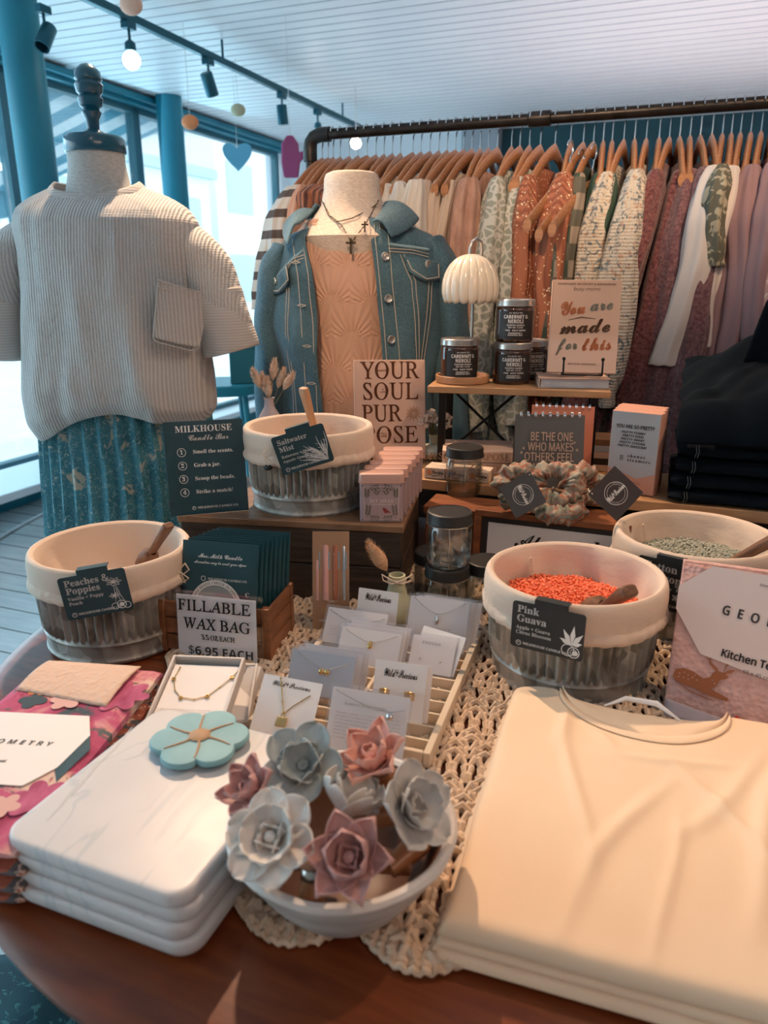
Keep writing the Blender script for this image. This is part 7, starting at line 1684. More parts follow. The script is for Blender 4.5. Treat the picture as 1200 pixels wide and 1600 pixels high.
T = Text(); T.add('DEVOTIONS TO UPLIFT & ENCOURAGE', 'G', h*.020, w*.5, h*.945, track=.12); T.add('busy moms', 'N', h*.036, w*.5, h*.885, shear=.25)
T.build('small_print', 'brown_ink', t, FRONT(0, -.0003, 0))
T = Text(); T.add('You', 'S', h*.150, w*.32, h*.63, bold=.0011, fit=w*.38, rot=.08); T.build('title', 'coral_ink', t, FRONT(0, -.0003, 0))
T = Text(); T.add('this', 'S', h*.150, w*.70, h*.25, bold=.0011, fit=w*.44, rot=.06); T.build('title', 'coral_ink', t, FRONT(0, -.0003, 0))
T = Text(); T.add('are', 'S', h*.150, w*.74, h*.68, bold=.0009, fit=w*.34, rot=.08); T.build('title', 'grey_ink', t, FRONT(0, -.0003, 0))
T = Text(); T.add('for', 'S', h*.130, w*.28, h*.25, bold=.0009, fit=w*.30, rot=.06); T.build('title', 'grey_ink', t, FRONT(0, -.0003, 0))
T = Text(); T.add('made', 'S', h*.160, w*.52, h*.435, bold=.0012, fit=w*.74, rot=.06); T.build('title', 'brown_ink', t, FRONT(0, -.0003, 0)); T = Text(); T.stroke([(w*.26, h*.565), (w*.45, h*.60), (w*.66, h*.585)], h*.014)
T.add('MELISSA HORVATH', 'G', h*.018, w*.5, h*.085, track=.2); T.build('title', 'brown_ink', t, FRONT(0, -.0003, 0))
easel(M, w, 'black wire easel under the peach book on the shelf')

# ---- candles in brown glass
mat('amber_glass', (.045, .014, .006), .06, coat=1.0); mat('silver_lid', (.60, .56, .52), .28, .95); mat('black_label', (.018, .015, .015), .45)
def candle(label, loc, rz, group='brown glass candles on the shelf'):
    t = thing('candle_jar', label, 'candle', loc, rz, group); R = .0365
    MB().lathe([(0, 0), (R-.004, 0), (R-.001, .002), (R, .006), (R, .060), (R-.001, .064), (R-.004, .067), (0, .067)], 48).build('brown_glass', 'amber_glass', t)
    MB().lathe([(R-.003, .066), (R+.0008, .0665), (R+.0012, .068), (R+.0004, .0700), (R+.0010, .072), (R+.0004, .0745), (R+.0008, .077), (R-.001, .079), (R-.003, .0785), (R-.004, .0775), (0, .0778)], 56).build('metal_lid', 'silver_lid', t)
    b = MB(); n = 24
    b.grid(lambda u, v: ((R+.0003)*sin(-.95+1.9*u), -(R+.0003)*cos(-.95+1.9*u), .006+.052*v), n, 2)
    lb = b.build('paper_label', 'black_label', t)
    T = Text(); T.add('WE WAVE YES', 'G', .0022, 0, .0535, track=.15) if 0 else T.add('NO WAVE YES', 'G', .0021, 0, .0535, track=.2)
    T.add('CABERNET &', 'G', .0062, 0, .0445, fit=.047); T.add('NEROLI', 'G', .0066, 0, .0360, fit=.030); T.add('SCENTED CANDLE', 'G', .0026, 0, .0310, fit=.034); T.add('NET WT. 7.5 OZ', 'G', .0024, 0, .0268, fit=.028)
    T.add('100% SOY WAX', 'G', .0027, 0, .0215, fit=.040); T.add('FRAGRANCE &', 'G', .0024, 0, .0165, fit=.026); T.add('ESSENTIAL OILS', 'G', .0024, 0, .0130, fit=.028)
    T.build('lettering', 'white_print', lb, None, wrap=lambda p: ((R+.0006)*sin(p[0]/R), -(R+.0006)*cos(p[0]/R), p[1]))
    return t
cA = onz(724, 583, SZ+.014); cA = Vector((cA.x, cA.y+.035, 0))
cB = onz(803, 602, SZ); cB = Vector((cB.x, cB.y+.036, 0))
CD = onz(727, 603, SZ); CD = Vector((CD.x, CD.y+.055, 0))
mat('dish_wood', (.46, .24, .12), .4, var=('noise', 8, (2, 14, 8), [(.3, (.38, .19, .09)), (.7, (.54, .30, .16))]))
o = MB().lathe([(0, 0), (.050, 0), (.0525, .002), (.0530, .010), (.0530, .0145), (.052, .0155), (.0495, .015), (.0485, .008), (.048, .0065), (0, .0065)], 64).build('wooden_dish', 'dish_wood', loc=(CD.x, CD.y, SZ)); tag(o, 'round shallow wooden dish under the candle at left of the shelf', 'dish')
candle('brown glass candle with silver lid standing in the round wooden dish', (CD.x-.008, CD.y-.008, SZ+.0068), .10)
candle('brown glass candle on the shelf, lower one of the stacked pair', (cB.x, cB.y, SZ), -.05)
candle('brown glass candle with silver lid, stacked on top of the other', (cB.x+.002, cB.y+.003, SZ+.0795), -.12)
candle('brown glass candle half hidden behind the stacked pair', (cB.x+.045, cB.y+.064, SZ), .3)
# ---- lamp with fluted white glass shade
mat('opal_glass', (.66, .60, .50), .18, coat=.6, sss=.15)
mat('bronze_rod', (.16, .12, .09), .3, .9)
LP = ony(738, 500, 1.545)
t = thing('table_lamp', 'small lamp with fluted white scalloped glass shade and bent metal hook', 'lamp', (LP.x, LP.y, SZ), 0)
zs0 = ony(731, 470, 1.51).z - SZ; zs1 = ony(731, 398, 1.51).z - SZ; Rl = .0545; ox, oy = -.010, -.035
rings = []
n = 18*10
for i in range(25):
    q = i/24; a = q*pi*.60
    rr = Rl*min(1.0, sin(a+.05)/1.0) if a < pi/2 else Rl*(1-.12*((a-pi/2)/(.1*pi))**2*.8)
    zz_ = zs1 - (zs1-zs0)*(1-cos(a))/(1-cos(pi*.60))
    rings.append([(ox+rr*(1-.055*abs(cos(9*2*pi*j/n)**6 if 0 else (1-abs(sin(9*2*pi*j/n)))**2.0)*min(1, q*3))*cos(2*pi*j/n), oy+rr*(1-.055*(1-abs(sin(9*2*pi*j/n)))**2*min(1, q*3))*sin(2*pi*j/n), zz_ - (.004*abs(sin(9*2*pi*j/n)) if i == 24 else (.002*abs(sin(9*2*pi*j/n)) if i == 23 else 0))) for j in range(n)])
b = MB(); b.loft(rings, True, True, False); b.build('glass_shade', 'opal_glass', t, solid=.0015, off=-1, ang=70)
MB().tube([(ox-.003, oy, zs1-.002), (ox-.003, oy, zs1+.012), (ox+.001, oy+.002, zs1+.024), (ox+.010, oy+.010, zs1+.030), (ox+.020, oy+.02, zs1+.024), (ox+.023, oy+.026, zs1+.010), (ox+.022, oy+.028, zs1-.012), (0+.004, .0, zs1-.05), (0, 0, zs0), (0, 0, .010)], .0032, 12).build('bent_stem', 'silver_lid', t)
MB().lathe([(0, 0), (.036, 0), (.037, .004), (.010, .008), (.005, .012), (.0048, .055), (0, .055)], 32).build('base', 'bronze_rod', t)

# ---- bench: books lying, soap boxes, dried flowers in a pumpkin vase
def lying(loc, rz, w, d, th, cover, label, txt=None, group=None, ink='tan_ink'):
    t = thing('book', label, 'book', loc, rz, group)
    MB().box(0, w, 0, d, 0, .002).build('back_cover', cover, t); MB().box(0, w, 0, d, th-.002, th).build('front_cover', cover, t, bevel=.0005)
    MB().box(-.0, w, -.0022, 0, 0, th).build('spine', cover, t, bevel=.0008); MB().box(.003, w-.003, .0005, d-.003, .0022, th-.0022).build('pages', 'page_edge', t)
    if txt:
        T = Text(); T.add(txt, 'I', th*.58, w*.97, th*.22, 'R', shear=-.24, bold=.0002); T.build('lettering', ink, t, FRONT(0, -.0024, 0))
    return t
q0 = onz(703, 722, BZ)
lb = thing('book', 'x', 'book'); bpy.data.objects.remove(lb)
mat('blush_cover', (.64, .45, .35), .6)
bx = ony(803, 718, 1.365)
lying((bx.x-.135, 1.372, BZ+.001), radians(-4), .135, .10, .0215, 'blush_cover', 'pale pink book lying on the bench, lower of two behind the glass jar', 'SOUL PURPOSE')
lying((bx.x-.135, 1.374, BZ+.0235), radians(-6), .135, .10, .0215, 'blush_cover', 'pale pink book lying on the bench, upper of two behind the glass jar', 'YOUR SOUL PURPOSE')
mat('soap_box', (.62, .50, .40), .7); mat('soap_orange', (.72, .25, .08), .6); mat('soap_blue', (.10, .22, .32), .6)
sp = onz(660, 748, BZ)
for i in range(6):
    r_ = i//2; x = .002 + r_*.041; lv = i % 2
    p = Vector((sp.x, sp.y, 0)) + V*x + U*(.006+lv*.024)
    names = ['leftmost in the front row', 'leftmost in the row behind', 'middle in the front row', 'middle in the row behind', 'rightmost in the front row', 'rightmost in the row behind']
    t = thing('soap_box', 'small cream soap box on the bench edge, ' + names[i], 'box', (p.x, p.y, BZ+.001), RZ, 'soap boxes on the bench')
    MB().box(0, .039, 0, .022, 0, .020).build('carton', 'soap_box', t, bevel=.0006)
    T = Text(); T.add('Soapy', 'S', .0055, .026, .010, bold=.0002); T.stroke([(.003, .004), (.010, .008), (.018, .004), (.026, .007), (.036, .004)], .0012)
    T.build('lettering', 'ink_black', t, FRONT(0, -.0003, 0))
    T = Text(); petal_ring(T, .009, .012, .006, 7, .0014); T.build('flower_print', ['soap_orange', 'soap_blue', 'soap_orange'][r_], t, FRONT(0, -.0003, 0))
mat('pumpkin_glaze', (.60, .58, .46), .35, coat=.3); mat('sage_glaze', (.36, .37, .26), .5)
pv = onz(679, 722, BZ)
t = thing('pumpkin_vase', 'small cream pumpkin-shaped vase with sage neck beside the pink book', 'vase', (pv.x, pv.y+.028, BZ), 0)
MB().lathe([(0, 0), (.018, 0), (.027, .006), (.031, .015), (.027, .025), (.016, .031), (.010, .032)], 80, fr=lambda a, z: -.002*abs(cos(4*a))**3).build('body', 'pumpkin_glaze', t)
MB().lathe([(.011, .029), (.0095, .036), (.010, .046), (.012, .052), (.0105, .052), (.008, .040)], 28).build('neck', 'sage_glaze', t)
mat('dried_white', (.62, .52, .44), .9); mat('dried_stem', (.20, .18, .10), .9)
fl = thing('dried_flowers', 'tiny dried whitish flowers gathered in the pumpkin vase', 'flowers', (pv.x, pv.y+.028, BZ+.050), 0)
rnd = random.Random(11); b = MB(); s_ = MB()
for k in range(30):
    a = rnd.random()*2*pi; e = rnd.random()**.7; tip = Vector((.032*e*cos(a), .026*e*sin(a), .030+.022*rnd.random()-.012*e))
    s_.tube([(0, 0, -.02), tip*.5+Vector((0, 0, .004)), tip], .0006, 4)
    for q in range(7): b.ball(tip+Vector((rnd.uniform(-1, 1), rnd.uniform(-1, 1), rnd.uniform(-1, 1)))*.006, .0036+.0014*rnd.random(), 5, 3)
s_.build('stems', 'dried_stem', fl); b.build('blossoms', 'dried_white', fl, smooth=False)

# ---- desk calendars with spiral tops
mat('slate_card', (.085, .085, .085), .6); mat('salmon_card', (.55, .19, .11), .6); mat('bone_print', (.70, .50, .38), .7)
def calendar(BLp, BRp, TLp, m, label, lines, y_off=0):
    BL = onz(*BLp, BZ+.001); BR = onz(*BRp, BZ+.001)
    if y_off: BL.y += y_off; BR.y += y_off
    TL = ony(TLp[0], TLp[1], BL.y+.035)
    M, w, h = frame(BL, BR, TL)
    t = thing_M('desk_calendar', label, 'calendar', M, 'spiral desk calendars on the bench')
    sheet(w, h, .002, .0, .0022).build('front_board', m, t)
    Mb = Matrix.Translation((0, .0035, h)) @ Matrix.Rotation(radians(26), 4, 'X')
    MB(Mb).box(0, w, 0, .0015, -h, 0).build('back_board', m, t)
    for k in range(9):
        x = w*(.08+.105*k)
        for dx in (-.0012, .0012):
            MB().tube([(x+dx, .002+.0055*sin(2*pi*i/12), h-.001+.0065*cos(2*pi*i/12)) for i in range(12)], .0006, 5, True).build('spiral_ring', 'chrome', t)
    T = Text()
    for s, x, y, hh in lines: T.add(s, 'N', hh*h*1.15, x*w, y*h, sx=.72, bold=.0003, fit=w*{'BE THE ONE': .62, 'WHO MAKES': .66, 'OTHERS FEEL': .72, 'INCLUDED': .62}[s])
    if lines:
        for (x, y) in ((.86, .62), (.90, .52), (.13, .53), (.10, .47)):
            for k in range(4): a = k*pi/4; T.stroke([(w*x-.003*cos(a), h*y-.003*sin(a)), (w*x, h*y), (w*x+.003*cos(a), h*y+.003*sin(a))], .0007)
        T.build('lettering', 'bone_print', t, FRONT(0, -.0026, 0))
    return t
calendar((802, 760), (910, 763), (813, 647), 'slate_card', 'dark grey spiral desk calendar with pale hand lettering', [('BE THE ONE', .53, .64, .095), ('WHO MAKES', .52, .50, .095), ('OTHERS FEEL', .50, .36, .095), ('INCLUDED', .48, .22, .095)])
calendar((828, 752), (928, 758), (830, 632), 'salmon_card', 'salmon pink spiral desk calendar behind the dark grey one', [], .030)
# thin books between shelf legs, glimpsed at right of the calendars
for k in range(5):
    p = onz(948, 748, BZ); lying((p.x-.02, p.y+.06, BZ+.001+k*.0125), radians(-14), .06, .07, .012, ['blush_cover', 'dark_wood', 'pink_cover', 'book_grey', 'rustic_wood'][k], 'thin book glimpsed under the shelf end, number %s of the pile from the bottom' % ['one', 'two', 'three', 'four', 'five'][k])

# ---- boxes of shower steamers
mat('carton_grey', (.44, .43, .44), .6); mat('carton_pink', (.58, .30, .22), .6)
for k, lab in enumerate(('pink and grey shower steamers box, front one with its face showing', 'pink shower steamers box, middle of the row of three', 'pink shower steamers box, rear of the row of three')):
    BL = onz(946, 764, BZ+.001); BR = onz(1020, 776, BZ+.001); TL = ony(957, 641, BL.y+.001)
    M, w, h = frame(BL, BR, BL+Vector((0, 0, 1))); h = TL.z-BL.z
    dy = k*.0285; M = Matrix.Translation(U*dy + V*(.002*k) + Vector((0, 0, 0))) @ M
    t = thing_M('steamer_box', lab, 'box', M, 'shower steamer boxes on the bench'); h += .001
    MB().box(0, w, 0, .027, 0, h).build('carton', 'carton_grey' if 0 else 'carton_pink', t, bevel=.001)
    f = MB(RX).prism([(.0008, h*.30), (w*.62, h*.19), (w-.0008, h*.27), (w-.0008, h-.0012), (.0008, h-.0012)], .0002, .0006).build('grey_face', 'carton_grey', t)
    T = Text(); T.add('YOU ARE SO PRETTY', 'N', h*.040, w*.5, h*.80, fit=w*.78, bold=.0002)
    for i, s in enumerate(('PRETTY FUNNY', 'PRETTY KIND', 'PRETTY SMART', 'PRETTY STRONG', 'PRETTY AWESOME')): T.add(s, 'G', h*.027, w*.47, h*(.735-.042*i), shear=.15)
    T.add('8', 'N', h*.06, w*.28, h*.40); T.add('shower', 'B', h*.040, w*.40, h*.445, 'L', track=.2); T.add('steamers', 'B', h*.040, w*.40, h*.395, 'L', track=.2); T.add('MUSEE', 'N', h*.022, w*.60, h*.12, track=.5) if 0 else T.add('STYLE', 'N', h*.022, w*.60, h*.12, track=.6)
    if k == 0: T.build('lettering', 'ink_black', t, FRONT(0, -.0009, 0))

# ---- folded dark jeans
mat('dark_denim', (.003, .006, .010), .95, spec=.1, var=('noise', 8, (1, 1, 1), [(.3, (.0015, .003, .006)), (.7, (.004, .009, .014))]), bump=[('noise', 300, (1, 1, 1), .3), ('noise', 14, (1, 1, 1), .4, .006)])
mat('jean_thread', (.10, .12, .13), .8)
jp = onz(1042, 786, BZ)
jz = BZ+.001
def folded(w, d, th, seed, nx=30, ny=16, bulge=.3, wav=.0025):
    """soft folded cloth slab, front edge rounded like a fold"""
    b = MB(); rings = []
    for i in range(nx+1):
        x = w*i/nx; r = []
        for j in range(28):
            a = 2*pi*j/28; cy_, sz_ = sup(d/2, th/2, a, 4.0)
            e = 1 - .5*(1-min(1, min(i, nx-i)/2.0)); zt = th/2 + sz_*e
            r.append((x + .003*nz(sin(a)*3, seed, 1), d/2 + cy_*(1 - .01*(1-e)) + .004*nz(x*14+seed, sz_*60, 2), max(0, zt + wav*nz(x*16+seed*3, cy_*16, seed)*(1 if sz_ > 0 else .1))))
        rings.append(r)
    b.loft(rings, True, True, True); return b
pile = [('lowest', .022), ('second from the bottom', .024), ('third from the bottom', .023), ('fourth from the bottom', .026)]
for k, (nm_, th_) in enumerate(pile):
    off = [0, .004, .010, .014, .012, .016][k]
    t = thing('folded_jeans', 'dark jeans folded in the pile on the bench, ' + nm_, 'jeans', (jp.x+off, jp.y+.0+.003*k, jz), RZ+radians([0, 1, -2, 2, -1, 1][k]), 'jeans piled on the bench')
    folded(.26, .20, th_, k+2.2).build('folded_denim', 'dark_denim', t)
    b = MB()
    for dx in (0, .004): b.tube([(.024+dx, -.0015, .003), (.026+dx, -.003, th_*.5), (.024+dx, -.0005, th_-.001)], .0006, 4)
    b.build('thread_line', 'jean_thread', t)
    jz += th_+.0012
# rumpled pair laid over the top
t = thing('folded_jeans', 'rumpled dark jeans with a metal button draped over the top of the pile', 'jeans', (jp.x+.01, jp.y+.01, jz), RZ, 'jeans piled on the bench')
def rump(u, v):
    x = -.004+.30*u + .008*nz(v*5, 2.2); y = -.016+.20*v + .010*nz(u*4, 7.7)
    z = .020 + .135*sstep(-.15, .85, u*.75+v*.5) + .024*nz(u*3.2, v*3.2, 3) + .010*nz(u*8, v*8, 5) + .010*math.exp(-((u*.6-v+.25)/.05)**2)
    if v < .12: z = z*(v/.12)**.5 * 1.0 - .02*(1-v/.12)*0
    return (x, y, max(.0, z))
b = MB(); b.grid(rump, 40, 30); b.build('denim_leg', 'dark_denim', t, solid=.006, sub=1)
b = MB(); b.grid(lambda u, v: (.085+.20*u+.02*v, .06+.03*(1-v)-.02*u, .120+.105*v - .02*u*u+.006*sin(u*9)), 20, 10); wb = b.build('waistband', 'dark_denim', t, solid=.008, sub=1)
MB(Matrix.Translation((.125, .050, .208)) @ Matrix.Rotation(radians(80), 4, 'X')).lathe([(0, 0), (.006, 0), (.007, .001), (.005, .003), (0, .002)], 18).build('button', 'steel_button', t)
b = MB(); b.tube([rump(.30+.25*i/10, .10+.3*i/10) for i in range(11)], .0009, 5); b.tube([(p[0]+.005, p[1], p[2]) for p in [rump(.30+.25*i/10, .10+.3*i/10) for i in range(11)]], .0009, 5); b.build('thread_line', 'jean_thread', t)

# ---- scrunchies with tags on the red-brown box
mat('scrunchie_print', (.42, .34, .27), .85, var=('noise', 26, (1, 1, 1), [(.30, (.04, .07, .055)), (.42, (.26, .25, .20)), (.49, (.38, .29, .23)), (.55, (.30, .075, .03)), (.60, (.13, .18, .16)), (.72, (.34, .26, .20))], 1.5), bump=('noise', 60, (1, 1, 1), .5, .003))
mat('tag_slate', (.045, .050, .056), .6); mat('tag_brown', (.035, .026, .026), .6)
def scrunchie(label, p, rx, ry, R, r, seed):
    n = 120; b = MB(); rings = []
    for i in range(n):
        a = 2*pi*i/n; c = Vector((R*cos(a), R*sin(a)*.9, 0)); rr = r*(1+.12*sin(11*a+seed+2*nz(a, seed))+.08*sin(23*a+seed*2)+.45*nz(cos(a)*2.2, sin(a)*2.2, seed))
        rings.append([c + Vector((cos(a)*cos(t_), sin(a)*cos(t_), sin(t_)))*rr*(1+.16*sin(3*t_+a*5+seed)+.10*sin(5*t_-a*9)) for t_ in [2*pi*k/16 for k in range(16)]])
    rings.append(rings[0]); b.loft(rings)
    o = b.build('scrunchie', 'scrunchie_print', loc=p, rot=(rx, 0, ry), ang=90); tag(o, label, 'scrunchie', 'scrunchies on the red-brown box'); return o
zb = .874
sp1 = onz(808, 775, zb+.035); sp2 = onz(862, 776, zb+.035); sp3 = onz(920, 790, zb+.012)
scrunchie('floral scrunchie standing behind the left dark tag', (sp1.x+.008, sp1.y+.02, zb+.045), radians(65), .2, .030, .014, 1)
scrunchie('floral scrunchie with rust flowers, topmost between the two tags', (sp2.x+.006, sp2.y+.012, zb+.050), radians(55), -.3, .032, .0145, 2.5)
scrunchie('pale floral scrunchie lying flat below between the two tags', (sp2.x+.012, sp2.y-.004, zb+.018), radians(12), 0, .030, .0145, 4)
scrunchie('pale floral scrunchie behind the right dark tag', (sp3.x-.004, sp3.y+.028, zb+.040), radians(60), .4, .028, .013, 6)
def wp_logo(T, r):
    T.ring(0, 0, r, r*.035, 40); T.ring(0, 0, r*.78, r*.022, 36)
    T.add('Wild+Precious', 'S', r*.50, 0, -r*.16, bold=r*.018, fit=r*1.95)
    for k in range(10):
        for a0 in (.15, pi+.15):
            a = a0 + k*.10; T.stroke([(r*.86*cos(a), r*.86*sin(a)), (r*.95*cos(a+.05), r*.95*sin(a+.05))], r*.05)
def tag_card(label, cpx, Y, s, rot, m):
    c = ony(cpx[0], cpx[1], Y)
    M = Matrix.Translation(c) @ Matrix.Rotation(radians(-18), 4, 'X') @ Matrix.Rotation(rot, 4, 'Y')
    t = thing_M('price_tag', label, 'tag', M, None)
    sheet(s, s, .001, 0, .0008, -s/2, -s/2).build('card', m, t)
    T = Text(); wp_logo(T, s*.30); T.build('lettering', 'white_print', t, FRONT(0, -.0010, 0))
    MB().tube([(-s*.42, -.0012, s*.42), (-s*.40, .004, s*.52), (-s*.34, .012, s*.56)], .0008, 5).build('string', 'pale_string', t)
    return t
tag_card('dark slate diamond tag hanging from the left scrunchie', (817, 773), 1.135, .0560, radians(62-45+45), 'tag_slate')
tag_card('dark brown diamond tag hanging from the right scrunchie', (962, 771), 1.085, .0600, radians(-47), 'tag_brown')

# ---- glass jars with black lids
clear('jar_glass', (.94, .95, .94), .11, .02)
mat('black_lid', (.030, .030, .030), .42, .3)
mat('wick_white', (.62, .58, .50), .8)
def jar(label, loc, H=.088, R=.0335, wick=True, rz=0):
    t = thing('glass_jar', label, 'jar', loc, rz, 'empty candle jars with black lids'); hb = H-.018
    MB().lathe([(0, .0015), (R*.80, .0015), (R*.9, .0008), (R*.96, .003), (R, .009), (R*1.0, hb-.012), (R*.93, hb-.004), (R*.90, hb), (R*.90, hb+.008)], 44).build('glass_body', 'jar_glass', t)
    MB().lathe([(0, .004), (R*.78, .004), (R*.94, .010), (R*.94, hb-.013)], 36).build('inner_glass', 'jar_glass', t)
    MB().lathe([(R*.985, hb+.001), (R*1.03, hb+.0015), (R*1.035, hb+.003), (R*1.0, hb+.005), (R*1.01, hb+.008), (R*.995, hb+.009), (R*1.01, hb+.0145), (R*.985, H-.001), (R*.90, H), (R*.88, H-.0012), (0, H-.0012)], 52).build('screw_lid', 'black_lid', t)
    MB().lathe([(R*.99, hb-.0008), (R*1.03, hb-.0004), (R*1.03, hb+.0006), (R*.99, hb+.0009)], 44).build('lid_rim', 'silver_lid', t)
    if wick:
        MB().tube([(0, 0, .006), (.0015, 0, .03), (-.001, 0, hb)], .0008, 5).build('wick', 'wick_white', t)
        MB().lathe([(0, .0050), (.010, .0050), (.010, .0058), (.002, .0064), (.0015, .009), (0, .009)], 20).build('wick_foot', 'silver_lid', t)
    return t
j1 = onz(727, 779, zb)
jar('tall clear glass jar with black lid standing on the red-brown box', (j1.x, j1.y+.033, zb+.0005))
j3 = onz(698, 940, TZ0+.004)
js = Vector((j3.x, j3.y+.020, 0))
js = Vector((ony(698, 905, 1.045).x, 1.042, 0))
jar('glass jar with black lid on the table, bottom of the stack beside the crate', (js.x, js.y, TZ0+.006), .083)
jar('glass jar with black lid stacked on top of another beside the crate', (js.x+.002, js.y+.004, TZ0+.0895), .083)
jar('glass jar with black lid half hidden behind the stacked jars next to the crate', (js.x-.014, js.y+.068, TZ0+.006), .080)
jar('glass jar with black lid on the table between the stacked jars and the framed print', (js.x+.064, js.y+.026, TZ0+.006), .080)

# ---- row of decorated pink tins
mat('tin_mauve', (.42, .31, .33), .35, .2, coat=.3); mat('tin_lid', (.60, .36, .30), .35, .15, coat=.3); mat('leaf_olive', (.12, .11, .075), .6); mat('tin_frame', (.66, .55, .52), .5); mat('bird_red', (.28, .04, .035), .6)
tin0 = onz(562, 815, CRZ+.001); tin1 = onz(630, 815, CRZ+.001); tw = (tin1-tin0).length; tang = math.atan2(tin1.y-tin0.y, tin1.x-tin0.x)
names = ['front one with the red bird showing', 'second from the front', 'third from the front', 'fourth from the front', 'fifth from the front', 'rearmost']
def tin(i):
    dirv = Vector((.062, .275, 0)).normalized(); p = tin0 + dirv*(.034*i)
    t = thing('tea_tin', 'mauve tin with rose lid on the crate, ' + names[i], 'tin', (p.x, p.y, CRZ+.001), tang, 'tins in a row on the crate'); H = .062; D = .028
    MB().prism([(x, y) for x, y in rrect(tw, D, .006, 5, tw/2, D/2)], 0, H).build('tin_body', 'tin_mauve', t)
    b = MB(); rings = []
    for z_, g in ((H-.001, .0012), (H+.0006, .0020), (H+.001, .0012), (H+.011, .0012), (H+.0135, .0004), (H+.0145, -.002)):
        rings.append([(x, y, z_) for x, y in rrect(tw+2*g, D+2*g, .0065, 5, tw/2, D/2)])
    b.loft(rings, True, True, True); b.build('tin_lid', 'tin_lid', t)
    T = Text(); 
    T.ring(tw*.06, H*.93, .0012, .0012, 8); T.ring(tw*.94, H*.93, .0012, .0012, 8); T.ring(tw*.06, H*.05, .0012, .0012, 8); T.ring(tw*.94, H*.05, .0012, .0012, 8)
    def sprig(x, y, a, L, n=5):
        for k in range(n):
            px, py = x+L*k/n*cos(a), y+L*k/n*sin(a)
            for s in (-1, 1):
                ex, ey = px+.0075*cos(a+s*.65), py+.0075*sin(a+s*.65); nx, ny = -sin(a+s*.65)*.0012, cos(a+s*.65)*.0012
                T.poly([(px, py), ((px+ex)/2+nx, (py+ey)/2+ny), (ex, ey), ((px+ex)/2-nx, (py+ey)/2-ny)])
    for sx in (0, 1):
        X = lambda u: tw*(u if not sx else 1-u); A = lambda a: a if not sx else pi-a
        sprig(X(.24), H*.86, A(.25), .014, 3); sprig(X(.16), H*.62, A(1.5), .013, 4); sprig(X(.18), H*.16, A(1.45), .016, 4); sprig(X(.46), H*.09, A(pi-.05), .014, 3); sprig(X(.36), H*.70, A(1.1), .008, 2)
    T.build('leaf_print', 'leaf_olive', t, FRONT(0, -.0002, 0))
    T = Text()
    for (a, c_, d, e) in ((.10, .90, .90, .91), (.10, .06, .90, .07)): T.poly([(tw*a, H*c_), (tw*d, H*c_), (tw*d, H*e), (tw*a, H*e)])
    for a in (.10, .885): T.poly([(tw*a, H*.06), (tw*(a+.012), H*.06), (tw*(a+.012), H*.91), (tw*a, H*.91)])
    T.add('JET AWAY', 'B', H*.085, tw*.5, H*.50); T.add('LOVE LIFE TODAY', 'G', H*.035, tw*.5, H*.43) if 0 else T.add('AND MOON ONE', 'G', H*.035, tw*.5, H*.43, track=.2)
    T.build('lettering', 'tin_frame', t, FRONT(0, -.0003, 0))
    T = Text(); cx, cy = tw*.60, H*.28
    T.poly([(cx-.0055, cy+.0035), (cx-.004, cy+.0055), (cx-.001, cy+.005), (cx+.002, cy+.002), (cx+.007, cy-.002), (cx+.0068, cy-.0032), (cx+.003, cy-.0025), (cx, cy-.004), (cx-.003, cy-.002), (cx-.0042, cy+.002)])
    T.build('bird_print', 'bird_red', t, FRONT(0, -.0003, 0))
for i in range(6): tin(i)

# ---- bunny tail grass in a small pale vase behind the tub on the crate
mat('bunny_tail', (.60, .46, .36), .95, var=('noise', 200, (1, 1, 1), [(.3, (.48, .36, .28)), (.7, (.70, .56, .45))])); mat('mauve_glaze', (.42, .36, .38), .5)
def tail(t, base, tip, r, seed, m='bunny_tail', L=.040):
    base, tip = Vector(base), Vector(tip); d = (tip-base).normalized(); b = MB()
    hb = tip - d*L
    b.tube([hb + d*(L*k/8) for k in range(9)], [r*.15, r*.6, r*.9, r, r*.95, r*.82, r*.62, r*.36, r*.08], 12)
    rn = random.Random(seed); ortho = d.orthogonal().normalized(); o2 = d.cross(ortho)
    for k in range(420):
        q = rn.random(); a = rn.random()*2*pi; rr = r*interp([(0, .15), (.12, .6), (.4, 1), (.7, .8), (1, .1)], q)[0]
        n_ = ortho*cos(a)+o2*sin(a); p = hb + d*(L*q) + n_*rr*.9; e = p + (n_*.0042 + d*.0058)*(.7+.5*rn.random())
        sd = d.cross(n_)*.00045
        b.add([p+sd, p-sd, e], [(0, 1, 2)])
    b.build('seed_head', m, t, ang=180)
    MB().tube([base, (base+hb)/2, hb], .0007, 5).build('stem', 'dried_stem', t)
bv = ony(421, 640, 1.38); bz = CRZ
t = thing('bud_vase', 'small mauve bud vase behind the tub on the crate', 'vase', (bv.x, bv.y, BZ+.001), 0)
zt = ony(421, 622, 1.38).z-BZ
MB().lathe([(0, 0), (.022, 0), (.028, .02), (.026, zt-.055), (.020, zt-.035), (.010, zt-.018), (.0085, zt-.006), (.0105, zt), (.008, zt), (.006, zt-.01)], 32).build('glazed_body', 'mauve_glaze', t)
t2 = thing('bunny_tail_grass', 'fluffy pale bunny tail grasses standing in the mauve bud vase', 'dried grass', (bv.x, bv.y, BZ+zt), 0)
for i, (px, py) in enumerate(((396, 575), (409, 583), (428, 562), (459, 581), (418, 590), (443, 576))):
    e = ony(px, py, 1.38); tail(t2, (0, 0, -.03), (e.x-bv.x, (i % 3-1)*.008, e.z-BZ-zt), .0072, i, L=.038)
MB().box(-.04, .04, -.035, .035, 0, .002)

